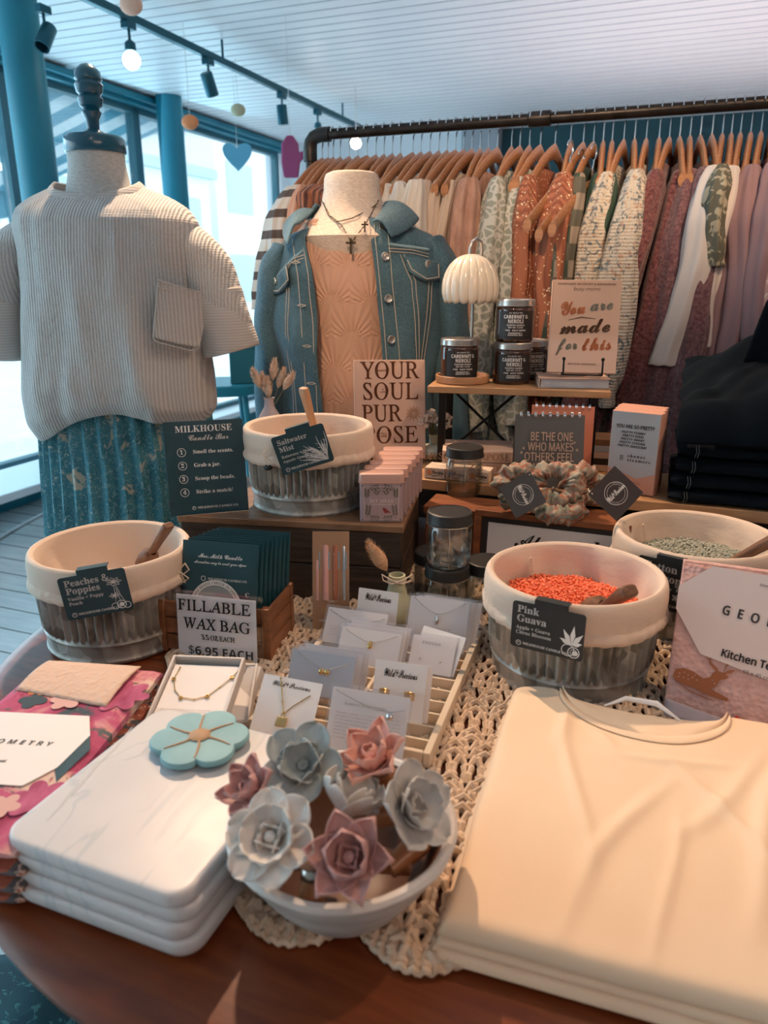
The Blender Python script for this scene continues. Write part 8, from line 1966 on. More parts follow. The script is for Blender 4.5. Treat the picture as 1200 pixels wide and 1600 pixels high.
# ================================================================ goods on the table
# ---- slatted crate of refill bags with its price sign
mat('crate_brown', (.22, .085, .035), .5, var=('noise', 8, (14, 2, 10), [(.3, (.15, .055, .022)), (.7, (.30, .125, .055))]), bump=('noise', 60, (8, 1, 1), .2))
TB = TZ0+.004
pfr = onz(424, 1036, TB); pbr = onz(474, 968, TB); pdir = (pbr-pfr).normalized()
cw = .165; perp = Vector((-pdir.y, pdir.x, 0)); pfl = pfr + perp*cw
cang = math.atan2(-perp.y, -perp.x); cd = (pbr-pfr).length
cd = .098; ch = .078
t = thing('slatted_crate', 'small brown slatted wooden crate holding the dark teal refill bags', 'crate', (pfl.x, pfl.y, TB), cang)
b = None
for x in (0, cw-.012):
    MB().box(x, x+.012, 0, .012, 0, ch).build('corner_post', 'crate_brown', t, bevel=.001); MB().box(x, x+.012, cd-.012, cd, 0, ch).build('corner_post', 'crate_brown', t, bevel=.001)
for z in (.004, .029, .054):
    for x in (.001, cw-.006): MB().box(x, x+.005, .0125, cd-.0125, z, z+.022).build('side_slat', 'crate_brown', t, bevel=.0006)
    for y in (.002, cd-.007): MB().box(.0125, cw-.0125, y, y+.005, z, z+.022).build('end_slat', 'crate_brown', t, bevel=.0006)
MB().box(.0065, cw-.0065, .0075, cd-.0075, 0, .0035).build('bottom_board', 'crate_brown', t)
mat('bag_teal', (.006, .052, .070), .38, coat=.2, bump=('noise', 30, (1, 1, 1), .3, .003)); mat('bag_window', (.60, .42, .33), .5); mat('bag_grey', (.28, .32, .33), .4)
Mc = Matrix.Translation((pfl.x, pfl.y, TB)) @ Matrix.Rotation(cang, 4, 'Z')
bags = ['frontmost with the round window', 'second', 'third', 'fourth', 'fifth', 'sixth', 'seventh', 'rearmost']
for i in range(8):
    bw, bh = .112, .150
    M = Mc @ Matrix.Translation((.026+.0034*i, .014+.0085*i, .0045)) @ Matrix.Rotation(radians(-12), 4, 'X')
    t = thing_M('refill_bag', 'dark teal refill bag in the slatted crate, ' + bags[i] + (' from the front' if 0 < i < 7 else ''), 'bag', M, 'refill bags in the slatted crate')
    b = MB(); rings = []
    for k in range(17):
        z = bh*k/16; th_ = .0034*sin(pi*min(1, k/15.5))**.5 + .0004
        if k >= 15: th_ = .0005
        rings.append([(bw/2 + x, y + .0008*nz(x*40, z*40, i), z) for x, y in [sup(bw/2, th_, 2*pi*j/36, 6) for j in range(36)]])
    b.loft(rings, True, True, True); b.build('pouch', 'bag_teal', t)
    MB().box(.001, bw-.001, -.0012, .0012, bh-.022, bh-.020).build('zip_ridge', 'bag_teal', t)
    if i == 0:
        T = Text(); T.add('Mrs. Milk Candle', 'S', bh*.038, bw*.52, bh*.855, bold=.0004); T.add('A creative way to scent your space', 'S', bh*.026, bw*.52, bh*.80, bold=.0003, sx=.9)
        T.ring(bw*.30, bh*.66, .0036, .0008); T.add('MILKHOUSE CANDLE CO.', 'B', bh*.021, bw*.36, bh*.65, 'L'); T.add('C', 'B', .006, bw*.88, bh*.52)
        cx_, cy_ = bw*.47, bh*.40
        T.ring(cx_, cy_, .038, .0075, 60)
        T.build('lettering', 'white_print', t, FRONT(0, -.0046, 0))
        T = Text(); T.poly([(cx_+.0300*cos(a), cy_+.0300*sin(a)) for a in [2*pi*k/48 for k in range(48)]]); T.build('window_patch', 'bag_window', t, FRONT(0, -.0045, 0))
        T = Text(); T.poly([(cx_+.0300*cos(a), cy_+.0300*sin(a)) for a in [.45+(pi-.9)*k/24 for k in range(25)]]); T.build('window_patch', 'bag_grey', t, FRONT(0, -.0047, 0))
        T = Text(); s = 'SCENTED WAX BEADS / MADE IN SMALL BATCHES'
        T.add(s, 'N', .0038, cx_, cy_, arc=(.0322, pi/2)); T.add('wax to melt', 'B', .0036, cx_, cy_+.005); T.build('ring_lettering', 'ink_black', t, FRONT(0, -.0050, 0))
BL = onz(285, 1021, TB+.001); BR = onz(408, 1032, TB+.001); TL = ony(272, 921, BL.y+.012)
M, w, h = frame(BL, BR, TL)
ms = Mc.inverted() @ M.to_translation()
M = Mc @ Matrix.Translation((ms.x, -.012, .001)) @ Matrix.Rotation(radians(-4), 4, 'X')
t = thing_M('price_sign', 'white price sign reading Fillable Wax Bag in a clear stand', 'sign', M)
sheet(w, h, .0005, .0004, .0010).build('paper', mat('sign_paper', (.78, .78, .80), .7), t)
MB().box(-.001, w+.010, -.0014, -.0011 +.0008, -.0005, h+.006).build('clear_panel', 'clear_acrylic', t)
MB().box(-.001, w+.010, .0006, .0014, -.0005, h+.006).build('clear_panel', 'clear_acrylic', t)
T = Text(); T.add('FILLABLE', 'I', h*.165, w*.50, h*.77, shear=-.24, fit=w*.92, bold=.0003); T.add('WAX BAG', 'I', h*.165, w*.53, h*.49, shear=-.24, fit=w*.84, bold=.0003)
T.add('3.5 OZ EACH', 'I', h*.075, w*.53, h*.33, shear=-.24, fit=w*.42, bold=.0002); T.add('$6.95 EACH', 'G', h*.130, w*.55, h*.08, fit=w*.84)
T.build('lettering', 'ink_black', t, FRONT(0, -.0016, 0))

# ---- pack of pens leaning on the crate front
mat('kraft', (.46, .25, .13), .8); mat('pen_pink', (.80, .42, .37), .35); mat('pen_rust', (.48, .15, .07), .35)
BL = onz(489, 985, TB+.001); BR = onz(546, 985, TB+.001); TL = ony(493, 830, BL.y+.040)
M, w, h = frame(BL, BR, TL)
t = thing_M('pen_set', 'kraft pack of four pens in clear wrap leaning against the crate', 'pen set', M)
sheet(w, h, .001, -.004, -.003).build('kraft_backing', 'kraft', t)
sheet(w, h*.38, .001, .0048, .0054).build('kraft_sleeve', 'kraft', t)
MB().box(-.001, w+.001, -.0062, -.0058, 0, h+.006).build('clear_wrap', 'clear_acrylic', t)
T = Text(); T.add('THE', 'G', h*.020, w*.5, h*.29, track=.3); T.add('TODAY', 'G', h*.014, w*.3, h*.1, track=.3); T.build('lettering', 'white_print', t, FRONT(0, -.0056, 0))
for i, (x, m_) in enumerate(((.13, 'pen_pink'), (.36, 'pen_pink'), (.62, 'pen_rust'), (.86, 'chrome'))):
    r = .0052 if i in (1, 2) else .0036
    p = MB().lathe([(0, h*.30), (r, h*.31), (r, h*.70 if i == 0 else h*.84), (r*.8, h*.72 if i == 0 else h*.86), (r*.55, h*.73 if i == 0 else h*.865), (r*.5, h*.78 if i == 0 else h*.91), (0, h*.78 if i == 0 else h*.91)], 18, (x*w, -.001, 0)).build('pen', m_, t)
    MB().box(x*w+r*.7, x*w+r*1.2, -.0045, -.003, h*.62, h*.80).build('pen_clip', 'chrome', p)
    if i == 2: 
        T = Text(); T.add('IN THIS MOMENT', 'G', .0036, 0, 0, rot=pi/2, track=.2); T.build('pen_lettering', 'white_print', p, FRONT(x*w+.0015, -.0054, h*.60))
# clear acrylic tray edge beside it
t = thing('acrylic_holder', 'empty clear acrylic holder between slatted crate and tray', 'holder', tuple(onz(478, 985, TB)), radians(-10))
MB().box(0, .050, 0, .002, 0, .062).build('front_panel', 'clear_acrylic', t); MB().box(0, .050, .0022, .018, 0, .002).build('bottom_panel', 'clear_acrylic', t)

# ---- small sage vase with twine and a bunny tail
vv = onz(618, 952, TB)
vv = Vector((ony(620, 940, 1.0).x, 1.0, 0))
t = thing('bud_vase', 'small round sage green vase with a twine bow behind the jewelry tray', 'vase', (vv.x, vv.y, TB), 0)
vt = ony(616, 898, 1.0).z - TB
MB().lathe([(0, 0), (.020, 0), (.031, .010), (.034, .026), (.028, .042), (.016, .052), (.0115, vt-.010), (.0125, vt), (.0095, vt), (.008, .05)], 36).build('glazed_body', mat('pale_sage_glaze', (.42, .43, .30), .45, coat=.3), t)
b = MB(); b.tube([(.0128*cos(a), .0128*sin(a), vt-.008) for a in [2*pi*i/20 for i in range(20)]], .0012, 6, True); b.tube([(.0128*cos(a), .0128*sin(a), vt-.0055) for a in [2*pi*i/20 for i in range(20)]], .0012, 6, True)
for s in (-1, 1): b.tube([(0, -.014, vt-.007), (s*.010, -.016, vt-.001), (s*.022, -.014, vt+.006), (s*.020, -.012, vt-.004), (s*.008, -.016, vt-.008), (0, -.014, vt-.007)], .0011, 6)
b.build('twine_bow', 'pale_string', t)
t2 = thing('bunny_tail_grass', 'single tan bunny tail standing in the sage vase behind the tray', 'dried grass', (vv.x, vv.y, TB+vt), 0)
e = ony(576, 845, 1.0); tail(t2, (0, 0, -.02), (e.x-vv.x, -.004, e.z-TB-vt), .0105, 9, mat('tan_tail', (.55, .33, .19), .95, var=('noise', 200, (1, 1, 1), [(.3, (.45, .26, .14)), (.7, (.66, .42, .26))])), L=.052)
# ================================================================ jewelry tray with carded pieces
mat('tray_cream', (.60, .50, .38), .7, bump=('noise', 300, (1, 1, 1), .15)); mat('tray_floor', (.50, .37, .25), .8)
NR = onz(672, 1180, .775); FR = onz(747, 1003, .775); td = (FR-NR).normalized(); tang_ = math.atan2(td.y, td.x) - pi/2
tp_ = Vector((cos(tang_), sin(tang_), 0)); TW = .212; TL_ = .300; NL = NR - tp_*TW
Mt = Matrix.Translation((NL.x, NL.y, TZ0+.008)) @ Matrix.Rotation(tang_, 4, 'Z')
t = thing_M('jewelry_tray', 'cream slotted jewelry tray lying on the crocheted runner', 'tray', Mt)
TH_ = .018
MB().box(.006, TW-.006, .006, TL_-.006, 0, .0022).build('tray_base', 'tray_floor', t)
for x0_, x1_, y0_, y1_ in ((0, .008, 0, TL_), (TW-.008, TW, 0, TL_), (.0082, TW-.0082, 0, .006), (.0082, TW-.0082, TL_-.006, TL_)):
    MB().box(x0_, x1_, y0_, y1_, 0, TH_).build('side_rail', 'tray_cream', t, bevel=.001)
MB().box(TW*.5-.002, TW*.5+.002, .0062, TL_-.0062, .0024, TH_-.0015).build('centre_rail', 'tray_cream', t)
k = 1
while k*.0262 < TL_-.01:
    y = k*.0262
    for x0_, x1_ in ((.0084, TW*.5-.0024), (TW*.5+.0024, TW-.0084)): MB().box(x0_, x1_, y-.0014, y+.0014, .0024, TH_-.002).build('slot_divider', 'tray_cream', t)
    k += 1
mat('card_white', (.80, .77, .76), .6); mat('gold', (.65, .42, .16), .22, 1.0); mat('silver', (.62, .60, .58), .22, 1.0); mat('print_grey', (.38, .36, .36), .7)
clear('clear_sleeve', (.98, .98, .99), .012, .08, milk=.03, milk_col=(.9, .9, .9), fm=.25)
mat('card_blue', (.46, .52, .60), .5)
def jcard(label, TLp, TRp, BRp, BLp, zb=TZ0+.024, lean=.030, sleeve=False, stack=0, m='card_white', group='carded jewelry in the tray', name='jewelry_card', h_min=None):
    BL, BR = onz(*BLp, zb), onz(*BRp, zb); TL = ony(TLp[0], TLp[1], BL.y+lean)
    M, w, h = frame(BL, BR, TL)
    t = thing_M(name, label, 'jewelry card', M, group)
    sheet(w, h, .001, 0, .0006).build('card', m, t)
    if sleeve:
        sheet(w+.006, h+.008, .001, -.0014, -.0011, -.003, -.004).build('clear_sleeve', 'clear_sleeve', t)
        sheet(w+.006, h+.008, .001, .0010, .0013, -.003, -.004).build('clear_sleeve', 'clear_sleeve', t)
    return t, M, w, h
def chain_on(t, pts, m='silver', r=.00045, link=True, y=-.0016):
    b = MB(); P = [(p[0], y, p[1]) for p in pts]; b.tube(P, r, 5)
    for i in range(0, len(P), 2): b.ball(P[i], r*1.9, 6, 4)
    return b.build('chain', m, t)
def wpre(t, w, h, y=.80, s=.085):
    T = Text(); T.add('Wild+Precious', 'S', h*s*1.5, w*.5, h*y, bold=h*s*.018, shear=.1, fit=w*.66); T.build('lettering', 'ink_black', t, FRONT(0, -.0002, 0))
def curve(w, h, y0, y1, n=24, x0=.08, x1=.92, p=2.0):
    return [(w*(x0+(x1-x0)*i/n), h*(y1 + (y0-y1)*abs(2*i/n-1)**p)) for i in range(n+1)]
def textlines(t, w, h, y0, n, dy, m='print_grey', x0=.08, x1=.92):
    T = Text(); rn = random.Random(4)
    words = 'always in my heart and near to me in all that i do each day'.split()
    for i in range(n):
        s = ' '.join(rn.choice(words) for _ in range(9)); T.add(s, 'N', h*.020, w*.5, h*(y0-dy*i), fit=w*(x1-x0)*(1 if i < n-1 else .6))
    T.build('small_print', m, t, FRONT(0, -.0002, 0))
# far to near, left column then right column
for k in range(3):
    t, M, w, h = jcard('clear-sleeved necklace card at the back right of the tray, ' + ('front one with a drop pendant' if k == 0 else ['', 'second', 'third'][k] + ' of its row'), (641+k*7, 930+k*2), (738+k*7, 941+k*1), (724+k*7, 1022-k*2), (632+k*7, 1008-k*3), TZ0+.022, .03+.004*k, True)
    M2 = Matrix.Translation(U*(.006*k)); t.location = M2 @ t.location
    if k == 0:
        chain_on(t, curve(w, h, .97, .70, p=1.6)); MB().lathe([(0, -.008), (.0018, -.006), (.0020, .002), (0, .006)], 12, (w*.5, -.002, h*.60)).build('drop_pendant', 'silver', t)
        T = Text(); T.add('ALWAYS IN MY', 'N', h*.03, w*.6, h*.40, track=.2); T.build('lettering', 'print_grey', t, FRONT(0, -.0002, 0))
t, M, w, h = jcard('white earring card with gold studs at the back of the tray', (563, 918), (626, 928), (618, 978), (556, 968), TZ0+.045, .012); wpre(t, w, h, .66, .16)
for x in (.22, .72):
    b = MB()
    for q in range(4): b.tube([(w*x+.0042*cos(a), -.003-.003*sin(a), h*.10+.0014*q) for a in [pi*i/8 for i in range(9)]], .0009, 6)
    b.build('gold_hoop', 'gold', t)
t, M, w, h = jcard('clear-sleeved necklace card, rearmost of the left column', (514, 948), (604, 960), (596, 1016), (502, 1002), TZ0+.024, .03, True)
chain_on(t, [(w*(.05+.9*i/20), h*(.92-.30*sin(pi*i/20*.9)+.03*i/20)) for i in range(21)]); textlines(t, w, h, .45, 5, .07); MB().box(w*.42, w*.62, -.0026, -.0014, h*.60, h*.64).build('bar_pendant', 'silver', t)
for k in (2, 1, 0):
    t, M, w, h = jcard('clear-sleeved necklace card, third row of the left column, ' + ['front one with a gold charm', 'middle one', 'back one'][k], (531+k*5, 977-k*2), (629+k*5, 990-k*2), (618+k*5, 1050-k*3), (524+k*5, 1034-k*3), TZ0+.022, .028, True)
    t.location = Vector(t.location) + U*(.0055*k)
    if k == 0:
        chain_on(t, curve(w, h, .92, .66, p=1.4)); MB().ball((w*.52, -.003, h*.56), .0035, 12, 8, (1, .6, 1.2)).build('charm', 'gold', t); MB().ball((w*.52, -.003, h*.66), .0022, 12, 8, (1, .6, 1.0)).build('charm', 'gold', t)
t, M, w, h = jcard('white backing card tucked behind the Enough earring card', (655, 975), (722, 999), (708, 1058), (642, 1036), TZ0+.022, .030)
t, M, w, h = jcard('cream earring card reading Enough in the right column', (642, 990), (708, 998), (704, 1058), (636, 1046), TZ0+.022, .028, True)
T = Text(); T.add('ENOUGH', 'G', h*.075, w*.45, h*.78, track=.12); T.build('lettering', 'print_grey', t, FRONT(0, -.0002, 0))
for x in (.25, .72): MB().ball((w*x, -.002, h*.35), .0016, 10, 6).build('stud', 'silver', t)
for k in (2, 1, 0):
    t, M, w, h = jcard('clear-sleeved pale blue necklace card, fourth row left, ' + ['front one with a butterfly charm', 'middle one', 'back one'][k], (450+k*7, 1012-k), (549+k*9, 1025-k), (545+k*9, 1096-k*3), (446+k*7, 1080-k*3), TZ0+.022, .028, True, m='card_blue' if k == 0 else 'card_white')
    t.location = Vector(t.location) + U*(.0055*k)
    if k == 0:
        chain_on(t, [(w*.10, h*.93), (w*.3, h*.78), (w*.5, h*.62), (w*.58, h*.60), (w*.75, h*.72), (w*.95, h*.86)])
        for s in (-1, 1): MB().ball((w*.56+s*.0035, -.003, h*.57), .0034, 12, 8, (1, .4, 1.1)).build('butterfly_wing', 'gold', t)
for k in (1, 0):
    t, M, w, h = jcard('white earring card in the right column, ' + ['with two gold ribbed hoops', 'hidden behind the gold hoops card'][k], (590+k*9, 1030+k*4), (669+k*7, 1042+k*3), (659+k*7, 1134), (578+k*9, 1121), TZ0+.022, .024)
    t.location = Vector(t.location) + U*(.004*k)
    if k == 0:
        wpre(t, w, h, .74, .10)
        for x in (.24, .72):
            for q in range(4): MB().tube([(w*x+.0052*cos(a), -.0035-.0045*sin(a), h*.44+.0022*q-.002*abs(cos(a))) for a in [pi*i/10 for i in range(11)]], .0013, 8).build('gold_ridge', 'gold', t)
t, M, w, h = jcard('white necklace card with square gold pendant, front left of the tray', (440, 1057), (515, 1069), (481, 1166), (388, 1146), TZ0+.022, .034)
wpre(t, w, h, .84, .060)
chain_on(t, [(w*.30, h*.97), (w*.36, h*.80), (w*.43, h*.60), (w*.50, h*.42)], 'gold', .0007); chain_on(t, [(w*.50, h*.42), (w*.62, h*.56), (w*.74, h*.67), (w*.86, h*.78)], 'gold', .0007)
MB().box(w*.50-.0065, w*.50+.0065, -.0035, -.0015, h*.20, h*.36).build('square_pendant', mat('gold_glitter', (.60, .40, .18), .3, .9, bump=('voronoi', 900, (1, 1, 1), 1.0, .002)), t, bevel=.0008)
MB().tube([(w*.5+.002*cos(a), -.0025, h*.385+.003*sin(a)) for a in [2*pi*i/10 for i in range(10)]], .0006, 5, True).build('pendant_bail', 'gold', t)
t, M, w, h = jcard('clear-sleeved card with printed paragraph and crystal pendant at the tray front', (521, 1072), (640, 1090), (628, 1192), (506, 1170), TZ0+.020, .032, True)
chain_on(t, [(w*.06, h*.95), (w*.2, h*.88), (w*.4, h*.80), (w*.6, h*.74), (w*.78, h*.73), (w*.95, h*.80)]); MB().ball((w*.78, -.003, h*.66), .0040, 8, 5, (1, .5, 1)).build('crystal', 'silver', t)
T = Text(); T.add('ALWAYS IN MY HEART', 'N', h*.035, w*.45, h*.74, fit=w*.55); T.build('lettering', 'print_grey', t, FRONT(0, -.0002, 0)); textlines(t, w, h, .60, 9, .055)

# ---- two necklace gift boxes
mat('box_white', (.60, .56, .53), .6); mat('box_lining', (.16, .32, .40), .7)
def gift(label, BLp, BRp, zb, TLp, zt, th, content):
    BL, BR = onz(*BLp, zb), onz(*BRp, zb); TL = onz(*TLp, zt); M, w, h = frame(BL, BR, TL)
    t = thing_M('necklace_box', label, 'box', M, 'open necklace gift boxes')
    MB().box(0, w, th-.002, th, 0, h).build('box_bottom', 'box_white', t)
    for x0_, x1_, z0_, z1_ in ((0, .003, 0, h), (w-.003, w, 0, h), (.0032, w-.0032, 0, .003), (.0032, w-.0032, h-.003, h)): MB().box(x0_, x1_, 0, th-.0021, z0_, z1_).build('box_side', 'box_white', t, bevel=.0006)
    c = MB().box(.004, w-.004, .006, .0075, .004, h-.010).build('insert_card', 'card_white', t)
    MB().box(.004, w-.004, .011, .012, .004, h-.004).build('velvet_lining', 'box_lining', t)
    return t, w, h
t, w, h = gift('open white gift box with a charm necklace, leaning behind the marble boards', (226, 1124), (348, 1130), TZ0+.048, (262, 1022), TZ0+.075, .016, 1)
P = [(w*.14, h*.84), (w*.12, h*.66), (w*.20, h*.48), (w*.32, h*.38), (w*.50, h*.36), (w*.66, h*.42), (w*.78, h*.56), (w*.90, h*.72), (w*.95, h*.82)]
chain_on(t, P, 'gold', .0006, y=.005)
for i in (1, 3, 5, 7): 
    b = MB()
    for q in range(5): a = 2*pi*q/5; b.ball((P[i][0]+.0016*cos(a), .0045, P[i][1]+.0016*sin(a)-.001), .0013, 6, 4)
    b.build('clover_charm', 'gold', t)
T = Text()
for i in range(5): T.add('a gift to remind you that you are loved', 'N', h*.018, w*.42, h*(.20-.035*i), fit=w*(.70 if i < 4 else .35))
T.build('small_print', 'print_grey', t, FRONT(0, .0058, 0))
t, w, h = gift('second white gift box half hidden behind the open charm necklace box', (330, 1128), (388, 1128), TZ0+.020, (352, 1036), TZ0+.052, .018, 0)
chain_on(t, [(w*.2, h*.8), (w*.5, h*.72), (w*.95, h*.80)], 'gold', .0005, y=.005)
# box lids
o = MB(); 
BLp = onz(362, 1126, TZ0+.012); M, w, h = frame(onz(352, 1132, TZ0+.010), onz(372, 1135, TZ0+.010), onz(398, 1040, TZ0+.050))
t = thing_M('box_lid', 'white gift box lid standing on edge beside the second necklace box', 'lid', M)
MB().box(0, .018, 0, .003, 0, h).build('lid_top', 'box_white', t, bevel=.0008)
MB().box(0, .003, .0032, .016, 0, h).build('lid_side', 'box_white', t, bevel=.0008); MB().box(.015, .018, .0032, .016, 0, h).build('lid_side', 'box_white', t, bevel=.0008)

# ================================================================ floral towel stack with its paper band
mat('floral_towel', (.55, .35, .30), .9, var=('noise', 9, (1, 1, 1), [(.34, (.05, .08, .10)), (.39, (.34, .05, .12)), (.46, (.50, .10, .20)), (.50, (.62, .30, .30)), (.53, (.68, .48, .42)), (.60, (.70, .56, .48)), (.64, (.62, .22, .10)), (.68, (.06, .09, .10))], .9),
    layers=[('noise', 34, (1, 1, 1), .60, .64, (.10, .12, .12), 1.5), ('noise', 70, (1, .5, 1), .60, .70, (.30, .04, .09), 1.0)],
    bump=[('noise', 260, (1, 1, 1), .6, .0012), ('vdist', 220, (1, 1, 1), .5, .001)])
mat('towel_cream', (.66, .48, .38), .9, bump=[('vdist', 160, (1, 1, 1), .8, .0016)])
mat('towel_rust', (.36, .10, .06), .9, layers=[('noise', 60, (1, 1, 1), .5, .56, (.10, .10, .11), 1), ('noise', 80, (1, 1, 1), .60, .63, (.62, .45, .36), 1)], bump=('vdist', 180, (1, 1, 1), .7, .0015))
zt = TZ0+.062
a0 = onz(252, 1046, zt); a1 = onz(20, 1330, zt); a2 = onz(140, 1018, zt)
yd = (a0-a1).normalized(); fang = math.atan2(yd.y, yd.x)-pi/2; fx = Vector((cos(fang), sin(fang), 0))
FW, FL_ = .150, (a0-a1).length+.004
o0 = a1 - fx*FW
nms = ['lowest', 'second from the bottom', 'third from the bottom', 'topmost with the white paper band']
for k in range(4):
    th_ = .0150; base = o0 + fx*(.003*((k*7) % 3)) - yd*(.002*((k*5) % 3))
    t = thing('tea_towel', 'floral kitchen towel folded at the left table edge, ' + nms[k], 'towel', (base.x, base.y, TZ0+.0015+k*(th_+.0003)), fang, 'floral kitchen towels')
    folded(FW, FL_, th_, 31+k, 30, 60, wav=.0012).build('folded_cloth', 'floral_towel' if k == 3 else 'towel_rust', t)
    if k == 3:
        def topz(u, v): return th_+.0011
        q = [onz(x, y, zt+.001) for x, y in ((-4, 1113), (140, 1120), (141, 1150), (90, 1200), (35, 1229), (-75, 1222), (-78, 1190))]
        Mi = (Matrix.Translation((base.x, base.y, TZ0+.0015+k*(th_+.0003))) @ Matrix.Rotation(fang, 4, 'Z')).inverted()
        pts = [(Mi @ p) for p in q]
        bd = MB().prism([(p.x, p.y) for p in pts][::-1], th_+.0008, th_+.0016).build('paper_band', 'card_white', t)
        c = Mi @ onz(30, 1166, zt); d1 = (Mi.to_3x3() @ (onz(100, 1170, zt)-onz(0, 1164, zt))); d2 = (Mi.to_3x3() @ (onz(30, 1130, zt)-onz(30, 1180, zt)))
        T = Text(); T.add('GEOMETRY', 'G', .0066, -.004, 0, track=.5, shear=.1); T.add('Kitchen Tea Towel', 'N', .0034, -.018, -.028, bold=.0001); T.build('lettering', 'ink_black', bd, face_M((c.x, c.y, th_+.0017), d1, d2, .0003))
        q = [onz(x, y, zt+.0006) for x, y in ((141, 1148), (141, 1172), (88, 1222), (86, 1203))]; pts = [(Mi @ p) for p in q]
        MB().prism([(p.x, p.y) for p in pts][::-1], th_+.0006, th_+.0010).build('dark_band_end', 'sign_teal', t)
        def bloom_print(px, py, r, m_, n_=5, a0=0):
            c = Mi @ onz(px, py, zt); T = Text()
            T.poly([(c.x+r*(.62+.38*abs(cos(n_/2*(a-a0))))*cos(a), c.y+r*(.62+.38*abs(cos(n_/2*(a-a0))))*sin(a)) for a in [2*pi*i/60 for i in range(60)]])
            T.build('printed_blossom', m_, t, Matrix.Translation((0, 0, th_+.0010+bloom_print.k*.00012))); bloom_print.k += 1
        bloom_print.k = 0
        mat('blossom_pink', (.66, .40, .36), .9); mat('blossom_orange', (.66, .22, .08), .9); mat('blossom_navy', (.05, .08, .10), .9); mat('blossom_magenta', (.36, .06, .15), .9, var=('noise', 60, (1, .4, 1), [(.3, (.28, .035, .10)), (.7, (.55, .14, .26))]))
        bloom_print(190, 1088, .032, 'blossom_magenta', 7); bloom_print(52, 1096, .016, 'blossom_navy', 4); bloom_print(120, 1068, .021, 'blossom_pink'); bloom_print(105, 1096, .019, 'blossom_pink', 5, .6)
        bloom_print(65, 1078, .015, 'blossom_orange', 6); bloom_print(60, 1250, .026, 'blossom_magenta', 6); bloom_print(5, 1262, .016, 'blossom_pink')
    # cream folded-over corner at the far end
    if k == 3:
        b = MB(); b.grid(lambda u, v: (.010+u*(FW-.035), FL_-.070+.066*v-.02*u*(1-v), th_+.0010+.004*sin(pi*v)**.7+.0008*nz(u*9, v*9, 4)), 30, 16)
        b.build('turned_corner', 'towel_cream', t, solid=.002)

# ================================================================ marble boards
mat('marble', (.60, .59, .60), .38, coat=.0, var=('noise', 5, (1, 1, 1), [(.35, (.55, .55, .57)), (.6, (.63, .615, .62))], .5),
    layers=[('noise', 3.0, (1.8, .8, 1), .494, .506, (.46, .50, .53), 1.2), ('noise', 3.0, (1.8, .8, 1), .502, .516, (.61, .60, .605), 1.2), ('noise', 9, (1, 1, 1), .62, .78, (.58, .59, .61), 2.0)])
mz = TZ0+.0105
mc0 = onz(10, 1300, .817); mc1 = onz(278, 1397, .817); mc3 = onz(213, 1123, .817)
mx_ = (mc1-mc0).normalized(); mang = math.atan2(mx_.y, mx_.x); MW = (mc1-mc0).length+.012; ML = .208
cen = mc0 + mx_*(MW/2-.006) + Vector((-mx_.y, mx_.x, 0))*(ML/2-.004)
nm = ['lowest', 'second from the bottom', 'third from the bottom', 'topmost, under the blue flower']
for k in range(4):
    th_ = .0145; z_ = TZ0+.0065+k*(th_+.0005); off = [(.002, -.001), (.0, .0), (.001, .002), (0, 0)][k]
    M = Matrix.Rotation(mang, 3, 'Z') @ Vector((off[0], off[1], 0))
    b = MB(); rings = []
    for z, g in ((.0, -.003), (.001, -.001), (.004, 0), (th_-.004, 0), (th_-.0012, -.0010), (th_-.0003, -.0025), (th_, -.0050)):
        rings.append([(x, y, z) for x, y in rrect(MW+2*g, ML+2*g, .020+g, 8)])
    b.loft(rings, True, True, True)
    o = b.build('marble_board', 'marble', loc=(cen.x+M.x, cen.y+M.y, z_), rot=(0, 0, mang+radians([1, -.6, .8, 0][k])), ang=50)
    tag(o, 'white grey-veined marble board with rounded corners, ' + nm[k], 'board', 'marble boards in a stack')
    if k == 3:
        Mo = (Matrix.Translation((cen.x+M.x, cen.y+M.y, z_)) @ Matrix.Rotation(mang, 4, 'Z')).inverted(); T = Text(); rv = random.Random(8)
        for ends, wv in ((((206, 1136), (180, 1168), (150, 1195), (128, 1222), (104, 1246), (66, 1290)), .0028), (((240, 1160), (215, 1180), (188, 1188)), .0014), (((262, 1226), (232, 1262), (206, 1270)), .0009)):
            P = []
            for (x0, y0), (x1, y1) in zip(ends, ends[1:]):
                for q in range(6): c = Mo @ onz(x0+(x1-x0)*q/6, y0+(y1-y0)*q/6, .817); P.append((c.x+rv.uniform(-.0007, .0007), c.y+rv.uniform(-.0007, .0007)))
            T.stroke(P, wv)
        T.build('marble_vein', mat('vein_grey', (.50, .53, .55), .4), o, Matrix.Translation((0, 0, th_+.0002)))
ztop = TZ0+.0065+4*(.0145+.0005)
# blue glazed flower
mat('blue_glaze', (.20, .42, .48), .6, coat=.0, var=('noise', 20, (1, 1, 1), [(.3, (.17, .37, .43)), (.7, (.25, .48, .53))])); mat('tan_clay', (.42, .26, .15), .6)
fc = onz(312, 1150, ztop+.010)
t = thing('flower_dish', 'pale blue six-petal flower with tan veins on the marble boards', 'ornament', (fc.x, fc.y, ztop+.0006), .15)
R_ = .047; n = 100
def fr_(a): return R_*(.78+.22*abs(cos(3*(a)))**.6)
rings = []
for z, s in ((0, .86), (.002, .95), (.005, .995), (.0080, .992), (.0094, .97), (.0098, .92), (.0098, .5), (.0098, .12)):
    rings.append([(fr_(2*pi*j/n)*s*cos(2*pi*j/n)*(1.02), fr_(2*pi*j/n)*s*sin(2*pi*j/n), z) for j in range(n)])
b = MB(); b.loft(rings, True, True, True); b.build('petal_plate', 'blue_glaze', t)
